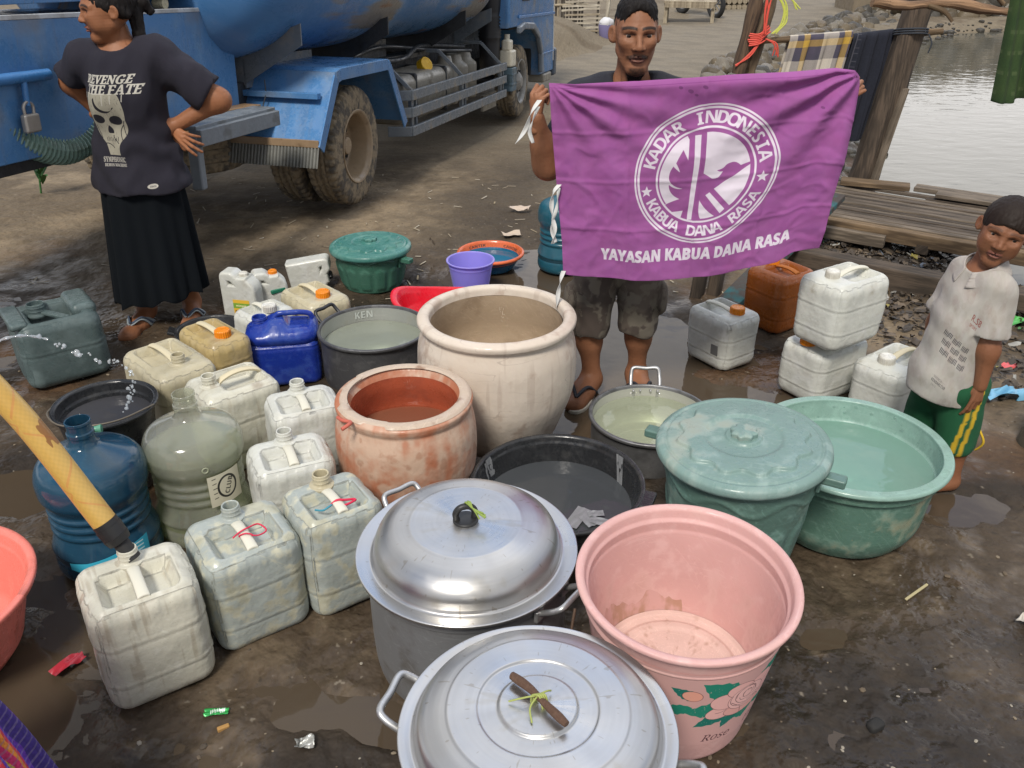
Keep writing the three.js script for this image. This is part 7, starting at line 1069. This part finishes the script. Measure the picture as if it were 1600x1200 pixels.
// ------------------------------------------------------------------ the banner
{
  const top = [[.121, 1.288], [.209, 1.284], [.417, 1.292], [.624, 1.306], [.831, 1.318], [1.057, 1.331], [1.121, 1.323], [1.153, 1.298]], bot = [[.185, .625], [.244, .615], [.431, .595], [.605, .6], [.765, .62], [.955, .669], [1.007, .705], [1.096, .722]], lf = [[.185, .625], [.178, .741], [.154, .949], [.133, 1.144], [.121, 1.288]], rt = [[1.096, .722], [1.11, .904], [1.138, 1.059], [1.151, 1.217], [1.153, 1.298]];
  const mk = (P, byX) => { const a = byX ? 0 : 1, s = P[0][a], e = P[P.length - 1][a]; return (t) => { const x = s + (e - s) * t; let i = 0; while (i < P.length - 2 && P[i + 1][a] < x) i++; const f = clamp((x - P[i][a]) / (P[i + 1][a] - P[i][a])); return [lerp(P[i][0], P[i + 1][0], f), lerp(P[i][1], P[i + 1][1], f)]; }; };
  const T_ = mk(top, true), B_ = mk(bot, true), L_ = mk(lf), R_ = mk(rt), c00 = bot[0], c10 = bot[7], c01 = top[0], c11 = top[7];
  const g = sheet(190, 130, (u, v) => {
    const t = T_(u), b = B_(u), l = L_(v), r = R_(v), P = [0, 1].map((k) => lerp(b[k], t[k], v) + lerp(l[k], r[k], u) - (lerp(lerp(c00[k], c10[k], u), lerp(c01[k], c11[k], u), v)));
    let z = -3.0 - .01 * Math.sin(u * 3.14) * v - .03 * Math.sin(u * 3.1) * (1 - v) * .5;
    const dl = Math.hypot(u, (1 - v) * .7), al = Math.atan2(1 - v, u), dr = Math.hypot(1 - u, (1 - v) * .7), ar = Math.atan2(1 - v, 1 - u);
    z += .016 * Math.sin(al * 17 + 1) * Math.exp(-dl * 3.2) * Math.min(1, dl * 6) + .024 * Math.sin(ar * 13) * Math.exp(-dr * 2.2) * Math.min(1, dr * 6);
    z += .010 * Math.sin(u * 24 + v * 5) * (1 - v) * (.35 + .65 * u) + .012 * Math.sin((u * 1.0 + v * .35) * 17 + 2) * u * u;
    z += (fbm(u * 5, v * 5, 4, 3) - .5) * .022 + (.12 - Math.min(.12, Math.abs(fbm(u * 6 + v * 2, v * 5, 3, 23) - .5))) * .03 + (.1 - Math.min(.1, Math.abs(fbm(u * 9 - v * 4, v * 7 + u * 2, 2, 29) - .5))) * .02; for (const f of [.27, .52, .76]) z += .0032 * Math.exp(-Math.pow((v - f - .012 * (n2(u * 7, f * 9, 4) - .5)) / .008, 2)); for (const f of [.25, .5, .74]) z += .0028 * Math.exp(-Math.pow((u - f) / .006, 2));
    if (u > .95) z -= .05 * Math.pow((u - .95) / .05, 2) * v; if (v > .97) z -= .01 * (v - .97) / .03;
    return [P[0], P[1], z];
  });
  const bt = canvasTex(1536, 1024, (c, W_, H_) => {
    c.fillStyle = '#965490'; c.fillRect(0, 0, W_, H_); const r = rng(4); for (let i = 0; i < 1500; i++) { c.fillStyle = r() < .5 ? `rgba(120,52,118,${.02 + r() * .05})` : `rgba(165,90,160,${.02 + r() * .05})`; c.beginPath(); const R = 8 + r() * 60; c.ellipse(r() * W_, r() * H_, R, R * (.3 + r() * .7), r() * 3, 0, 7); c.fill(); }
    c.fillStyle = 'rgba(60,22,62,.35)'; for (const [x, y, R] of [[690, 60, 9], [640, 40, 7], [760, 45, 8], [720, 80, 6], [1350, 190, 6]]) { c.beginPath(); c.ellipse(x, y, R * 1.6, R, .4, 0, 7); c.fill(); }
    const wh = '#d9cfda'; c.save(); c.translate(806, 478); c.scale(384 / 463, 352 / 463); c.strokeStyle = c.fillStyle = wh;
    const ring = (R, w) => { c.lineWidth = w; c.beginPath(); c.arc(0, 0, R, 0, 7); c.stroke(); }; ring(457, 12); ring(436, 15); ring(316, 13); 
    c.save(); c.translate(-520, -533);
    const poly = (P) => { c.beginPath(); P.forEach((q, i) => q.length === 2 ? (i ? c.lineTo(...q) : c.moveTo(...q)) : q.length === 4 ? c.quadraticCurveTo(...q) : c.arc(...q)); c.closePath(); c.fill(); };
    const A = (x, y) => Math.atan2(y - 533, x - 520);
    poly([[430, 265], [468, 262], [462, 832], [432, 832]]);
    poly([[502, 252], [520, 533, 284, A(502, 252), A(800, 472), false], [740, 487], [715, 462, 690, 460], [655, 462, 640, 478], [630, 500, 588, 503], [605, 520, 628, 515], [618, 540, 600, 553], [580, 560, 560, 555], [502, 515]]);
    poly([[803, 487], [585, 628], [702, 748], [520, 533, 284, A(702, 748), A(803, 487), true]]);
    poly([[535, 668], [560, 650], [674, 770], [646, 798]]);
    poly([[500, 700], [540, 770, 612, 815], [520, 533, 296, A(612, 815), A(520, 832), false], [495, 790, 500, 700]]);
    poly([[397, 290], [392, 416], [360, 350], [338, 385, 318, 432], [335, 460, 347, 494], [318, 470, 302, 452], [272, 500, 284, 545], [300, 590, 378, 610], [330, 618, 285, 578], [290, 650, 366, 682], [315, 700, 265, 722], [520, 533, 300, A(265, 722), A(397, 290), false]]);
    poly([[315, 776], [398, 765], [388, 814], [350, 800, 315, 776]]); c.restore();
    const arcText = (s, R, a0, step, sz, inv) => { c.font = `bold ${sz}px sans-serif`; c.textAlign = 'center'; [...s].forEach((ch, i) => { const a = a0 + i * step; c.save(); c.rotate(a); c.translate(0, inv ? R : -R); c.scale(1.12, 1); c.fillText(ch, 0, 0); c.restore(); }); };
    arcText('KADAR INDONESIA', 338, -1.30, .187, 108, false); arcText('KABUA DANA RASA', 412, 1.10, -.157, 98, true);
    const star = (x, y, R) => { c.beginPath(); for (let i = 0; i < 10; i++) { const a = -1.571 + i * .6283, q = i % 2 ? R * .42 : R; c.lineTo(x + q * Math.cos(a), y + q * Math.sin(a)); } c.closePath(); c.fill(); }; star(-378, 88, 40); star(368, 45, 42); c.restore();
    c.fillStyle = wh; c.font = 'bold 84px sans-serif'; c.textAlign = 'left'; c.save(); c.translate(235, 918); c.transform(1, -.0, 0, 1, 0, 0); c.fillText('YAYASAN KABUA DANA RASA', 0, 0, 1110); c.lineWidth = 5; c.strokeStyle = wh; c.strokeText('YAYASAN KABUA DANA RASA', 0, 0, 1110); c.restore();
    c.strokeStyle = 'rgba(110,45,108,.5)'; c.lineWidth = 3; c.beginPath(); c.moveTo(0, 22); c.lineTo(W_, 22); c.stroke();
  });
  const p = thing('banner', 'purple foundation banner with white round bird emblem held by the man', 'banner', [0, 0, 0]);
  part('banner_cloth', thick(g, .0015), std({ map: bt, roughness: .9, bumpMap: T(weave, .03), bumpScale: .0004 }), p);
  const tie = std({ color: col(.62, .62, .6), roughness: .85 });
  const rib = (pts, w, s) => { const cv = new THREE.CatmullRomCurve3(pts.map((q) => V(...q))); return thick(sheet(4, 40, (u, v) => { const o = cv.getPointAt(v), a = v * s; return [o.x + (u - .5) * w * Math.cos(a), o.y, o.z + (u - .5) * w * Math.sin(a)]; }), .0015); };
  part('tie_string', rib([[.09, 1.24, -2.97], [.062, 1.2, -2.96], [.05, 1.16, -2.965], [.035, 1.13, -2.97], [.012, 1.1, -2.97]], .016, 5), tie, p); part('tie_string', rib([[.085, 1.22, -2.965], [.066, 1.17, -2.96], [.058, 1.14, -2.97], [.07, 1.1, -2.975]], .014, -4), tie, p);
  part('tie_string', rib([[.162, .955, -2.99], [.142, .93, -2.98], [.138, .86, -2.985], [.15, .8, -2.98], [.145, .745, -2.985]], .016, 9), tie, p); part('tie_string', rib([[.16, .945, -2.985], [.155, .88, -2.98], [.138, .8, -2.985], [.155, .75, -2.985]], .013, -7), tie, p);
  part('tie_string', rib([[.186, .64, -2.99], [.176, .61, -2.985], [.17, .57, -2.985], [.163, .5, -2.985]], .016, 5), tie, p);
}
// ------------------------------------------------------------------ hose, spray, sarong, litter
{
  const h = thing('water_hose', 'thick yellow braided hose taped black at its end', 'hose', [0, 0, 0]);
  const a = V(-.973, .365, -1.762), b = V(-1.62, 1.50, -1.95), d = b.clone().sub(a), len = d.length(), c = a.clone().lerp(b, .5);
  const R = .0305, pts = [a.clone().addScaledVector(d, .07).toArray(), a.clone().lerp(b, .3).add(V(.004, -.004, 0)).toArray(), c.clone().add(V(-.008, -.012, .01)).toArray(), a.clone().lerp(b, .8).toArray(), b.toArray()];
  const ht = tex(512, 512, (u, v) => { const x = u * 512, y = v * 512; const a_ = pf(u, v, 5, 5, 4, 3), mesh = (Math.sin(u * 6.2832 * 40 + v * 6.2832 * 16) + Math.sin(u * 6.2832 * 40 - v * 6.2832 * 16)) * .25; let q = mixc([.62, .36, .065], [.70, .47, .14], a_); q = q.map((k) => k * (.94 + .1 * mesh)); const l1 = Math.abs(pm(u * 3 + v, 1) - .5), l2 = Math.abs(pm(u * 3 - v, 1) - .5); if (l1 < .02 || l2 < .016) q = mixc(q, [.58, .17, .06], .4); const rs = Math.hypot((u - .42) / .1, (v - .5) / .28) + (pf(u, v, 12, 12, 3, 8) - .5); if (rs < .8) q = mixc(q, [.22, .07, .012], .8); return q; });
  ht.wrapS = ht.wrapT = THREE.RepeatWrapping; const g = tube(pts, R, 120, 28), uv = g.attributes.uv; for (let i = 0; i < uv.count; i++) uv.setXY(i, uv.getY(i) / .62, uv.getX(i) / .2136);
  part('hose_wall', g, phy({ map: ht, roughness: .4, transmission: .12, thickness: 0, clearcoat: .3 }), h);
  const tp = []; for (let i = 0; i < 4; i++) { const t0 = .022 + i * .0115, p0 = a.clone().addScaledVector(d, t0), p1 = a.clone().addScaledVector(d, t0 + .0145); tp.push(tube([p0.toArray(), p0.clone().lerp(p1, .5).toArray(), p1.toArray()], (t) => .0325 - .0012 * (i % 2) + .0008 * t - .004 * (i === 0 ? 1 - t : 0), 4, 28)); }
  part('black_tape', merge(tp), std({ color: col(.016, .016, .016), roughness: .5 }), h); part('hose_tip', rod(a.clone().addScaledVector(d, -.02).toArray(), a.clone().addScaledVector(d, .02).toArray(), .02, 20), std({ color: col(.02, .02, .02) }), h);
}
{
  const r = rng(6), P = [[-1.47, .7, -2.15], [-1.40, .752, -2.18], [-1.341, .757, -2.2], [-1.28, .746, -2.2], [-1.243, .717, -2.2], [-1.197, .687, -2.22], [-1.168, .657, -2.25], [-1.155, .62, -2.3], [-1.15, .575, -2.35], [-1.17, .53, -2.4], [-1.2, .47, -2.45], [-1.24, .40, -2.5], [-1.28, .33, -2.54]], cv = new THREE.CatmullRomCurve3(P.map((q) => V(...q))), gs = [];
  for (let i = 0; i < 70; i++) { const t = Math.pow(r(), .9), o = cv.getPoint(t), s = (.0022 + r() * r() * .0065) * (t < .25 ? .7 : 1), g = new THREE.SphereGeometry(s, 10, 8); g.scale(1, .8 + r() * .9, 1); const sp = .004 + .014 * t; g.translate(o.x + (r() - .5) * sp, o.y + (r() - .5) * sp, o.z + (r() - .5) * sp * 2); gs.push(g); }
  const jet = tube(P.slice(0, 4), (t) => .0055 - .003 * t + .0012 * Math.sin(t * 40), 60, 8);
  const m = solo('water_spray', merge(...gs, jet), phy({ color: col(.92, .95, .97), transmission: .75, thickness: 0, roughness: .05, ior: 1.33 }), 'arc of water drops squirting from the hose into the black bucket', 'water spray');
  m.userData.kind = 'stuff'; delete m.userData.category; delete m.userData.label;
}
{
  const t = tex(512, 512, (u, v) => { const n = .75 + .5 * pn(u * 150, v * 150, 150, 150, 3), z = Math.abs(pm(v * 6, 1) - .5) * .16, a = pm(u * 4 + z, 1); let q = a < .3 ? [.04, .02, .16] : a < .42 ? [.1, .03, .3] : a < .55 ? [.5, .03, .05] : a < .66 ? [.62, .2, .03] : a < .78 ? [.55, .03, .12] : a < .84 ? [.6, .42, .06] : [.07, .02, .2]; if (Math.abs(pm(v * 40, 1) - .5) < .12) q = mixc(q, [.25, .2, .3], .35); return q.map((k) => k * n); });
  const g = sheet(120, 60, (u, v) => { const th = lerp(-2.2, 2.6, u), y = lerp(0, .86, v), f = .03 * Math.sin(th * 9 + 1.2 * Math.sin(v * 3)) + .018 * Math.sin(th * 17 + v * 4), R = .3 * (1 - .62 * Math.pow(v, 1.6)) + f * (1 - .5 * v); return [-1.175 + R * Math.cos(th), y, -1.06 + R * .8 * Math.sin(th)]; }, (u, v) => [u * 1.2, v * .6]);
  solo('sarong_cloth', thick(g, .004), std({ map: T(t, .5), roughness: .95 }), 'bright purple, red and orange woven sarong at the lower left corner', 'cloth');
}
// scattered rubbish one can point at
const flat = (w, l, seed, curl = .2) => { const g = sheet(10, 8, (u, v) => { const n = n2(u * 4 + seed, v * 4, seed); return [(u - .5) * w * (1 + .15 * n), .006 + n * curl * w * .6, (v - .5) * l * (1 + .2 * n2(u * 3, v * 3, seed + 9))]; }, (u, v) => [u, v]); return thick(g, .0012); };
function bit(name, label, cat, x, z, turn, g, m) { const o = solo(name, g, m, label, cat); o.position.set(x, Math.max(gh(x, z), PUDDLE_Y) + .001, z); o.rotation.y = turn; return o; }
const film = (c, r = .35) => std({ color: col(...c), roughness: r });
{ const w = canvasTex(128, 48, (c) => { c.fillStyle = '#2f9a4a'; c.fillRect(0, 0, 128, 48); c.fillStyle = '#e8ece8'; for (let i = 0; i < 9; i++) c.fillRect(30 + i * 9, 8 + (i % 3) * 4, 5, 26); }); bit('snack_wrapper', 'shiny green and white wrapper in front of the nearest jerrycan', 'wrapper', -.742, -1.558, .1, flat(.055, .02, 3), std({ map: w, roughness: .3, metalness: .3 })); }
bit('torn_wrapper', 'torn red plastic wrapper left of the nearest jerrycan', 'wrapper', -1.19, -1.72, 1.0, flat(.08, .035, 5, .4), film([.36, .025, .04]));
bit('twig_bit', 'small ochre chip of wood below the green wrapper', 'chip', -.715, -1.517, .5, bx(.03, .012, .012, .003), film([.36, .2, .06], .8));
bit('foil_scrap', 'small silvery crumpled foil scrap near the bottom edge', 'foil', -.5, -1.46, .2, bend(flat(.04, .03, 7, .7), (v) => v.addScalar((n3(v.x * 160, v.y * 160, v.z * 160) - .5) * .012)), std({ color: col(.45, .45, .42), roughness: .35, metalness: .5 }));
bit('bamboo_sliver', 'pale split bamboo sliver lying on mud right of the teal tub', 'sliver', 1.195, -2.0, .62, beam([-.055, .006, 0], [.055, .008, 0], .008, .006, .002), film([.42, .36, .2], .8));
bit('paper_scrap', 'crumpled cream paper scrap at the right edge', 'paper', 1.46, -1.85, .4, bend(flat(.07, .06, 11, .6), (v) => v.addScalar((n3(v.x * 90, v.y * 90, v.z * 90) - .5) * .02)), film([.5, .46, .4], .8));
bit('charcoal_lump', 'black charcoal lump on the mud at lower right', 'lump', .9, -1.52, .5, (() => { const g = stoneG[1].clone(); g.scale(.022, .014, .016); return g; })(), film([.015, .014, .013], .8));
bit('leaf_scrap', 'dark curled leaf on the mud right of the pink bucket', 'leaf', .83, -1.99, .9, flat(.04, .022, 13, .7), film([.03, .022, .016], .7));
bit('crushed_packet', 'flattened beige packet on the dirt behind the lavender bucket', 'packet', -.0, -5.2, .3, flat(.11, .07, 17, .4), film([.5, .4, .3], .6));
bit('crushed_packet', 'small pinkish packet on the dirt left of the banner', 'packet', .05, -5.75, -.3, flat(.12, .06, 19, .4), film([.52, .42, .34], .6));
bit('crumpled_bag', 'light blue plastic bag crumpled on the litter slope behind the boy', 'bag', 2.02, -3.16, .2, bend(flat(.17, .07, 23, .5), (v) => v.addScalar((n3(v.x * 22, v.y * 22, v.z * 22) - .5) * .03)), film([.16, .38, .55], .35));
bit('green_packet', 'green and red crisp packet on the litter slope right of the boy', 'packet', 2.42, -3.86, .5, bend(flat(.14, .06, 27, .35), (v) => v.addScalar((n3(v.x * 24, v.y * 24, v.z * 24) - .5) * .02)), film([.1, .4, .1], .4));
bit('red_scrap', 'pinkish red plastic scrap at the right edge of the litter', 'scrap', 2.18, -3.45, .5, flat(.07, .04, 29, .3), film([.6, .1, .1], .4));
bit('white_bag', 'dirty white plastic bag on the litter right of the boy', 'bag', 2.3, -3.98, .5, bend(flat(.2, .14, 31, .9), (v) => v.addScalar((n3(v.x * 30, v.y * 30, v.z * 30) - .5) * .07)), film([.5, .47, .42], .5));
solo('concrete_stub', bend(revolve(prof([[0, .26], [.09, .26, .02], [.1, .2], [.12, 0]], 4).reverse(), 24, null, .03), (v) => v.addScalar((n3(v.x * 14, v.y * 14, v.z * 14) - .5) * .02)).translate(2.02, -.04, -2.8), plastic([.09, .08, .06], { seed: 571 }, .95), 'mossy stub of a post at the right edge behind the boy', 'post');
{
  const w = thing('weed', 'small green weed growing under the tail of the truck', 'plant', [-3.1, 0, -5.75]); w.position.set(-3.42, gh(-3.42, -6.3), -6.3); w.scale.setScalar(1.9); const r = rng(21), lm = std({ color: col(.04, .13, .03), roughness: .7 });
  part('stem', tube([[0, 0, 0], [.01, .07, 0], [.03, .14, .02]], .004, 12, 5), lm, w); for (let i = 0; i < 16; i++) { const a = r() * 6.28, l = .05 + r() * .06, g = sheet(2, 6, (u, v) => [(u - .5) * .022 * Math.sin(3.14 * Math.pow(v, .7)), .05 * Math.sin(v * 2), v * l]); g.rotateY(a); g.translate(.02, .03 + r() * .12, .01); part('leaf', g, lm, w); }
}
// leaf and plastic litter on the slope to the pond, too much to count; crumbs and gravel on the mud
{
  const r = rng(33), kinds = [[[.055, .04, .026], 2200], [[.035, .027, .02], 1600], [[.11, .08, .05], 1100], [[.3, .29, .26], 160], [[.1, .12, .15], 60], [[.28, .06, .05], 22], [[.05, .14, .05], 30], [[.3, .25, .06], 22]], gs = [];
  for (const [c, n] of kinds) for (let i = 0; i < n; i++) {
    const t = r(), x = 1.5 + r() * 1.9, z = -2.2 - r() * 3.0, s = polyD(x, z, SHORE); if (s > .1 || s < -1.9 + (r() - .5) * .5 || (x < 1.75 && z > -3.75 && x < 1.62)) { i += r() < .4 ? 0 : 0; continue; }
    const w = .008 + r() * .028, l = .012 + r() * .045, se = r() * 99, g = sheet(5, 4, (u, v) => [(u - .5) * w * (1 - .5 * Math.abs(v - .5)), n2(u * 3 + se, v * 3, 1) * w * .55, (v - .5) * l]); g.rotateX((r() - .5) * .9); g.rotateZ((r() - .5) * .9); g.rotateY(r() * 6.28); g.translate(x, gh(x, z) + .004 + r() * .012, z); gs.push(paint(g, () => { const k = .7 + .6 * n2(se, w * 99, 3); return c.map((q) => q * k); }));
  }
  struct('leaf_litter', mergeC(...gs), std({ vertexColors: true, roughness: .55 }), 'stuff');
  const cr = []; for (let i = 0; i < 1500; i++) { const z = -1.15 - Math.pow(r(), 1.6) * 7, x = (r() - .5) * 2 * (1.0 - z * .55), d = x > 1 ? polyD(x, z, SHORE) : -9; if (d > -.3) continue; const h = gh(x, z); if (h < PUDDLE_Y) continue; const g = stoneG[i % 5]; void g; const q = .002 + r() * r() * r() * .008, k = new THREE.IcosahedronGeometry(q, 0); k.scale(1 + r(), .6, 1 + r() * .6); k.rotateY(r() * 6); k.translate(x, h + q * .2, z); const c = [[.2, .16, .11], [.07, .055, .04], [.12, .09, .06], [.28, .25, .2]][Math.floor(Math.pow(r(), 1.3) * 4)]; cr.push(paint(k, () => c)); }
  struct('gravel', mergeC(...cr), std({ vertexColors: true, roughness: .9 }), 'stuff');
  const st = []; for (let i = 0; i < 150; i++) { const z = -3.8 - r() * 3.2, x = -2.6 + r() * 3.8, l = .02 + r() * .06, a = r() * 6.28, h = gh(x, z) + .004; st.push(paint(beam([x, h, z], [x + l * Math.cos(a), h + .004, z + l * Math.sin(a)], .004 + r() * .006, .002, .0005), () => r() < .3 ? [.5, .48, .42] : [.34, .27, .17])); }
  struct('straw_litter', mergeC(...st), std({ vertexColors: true, roughness: .9 }), 'stuff');
}
renderer.render(scene, camera);
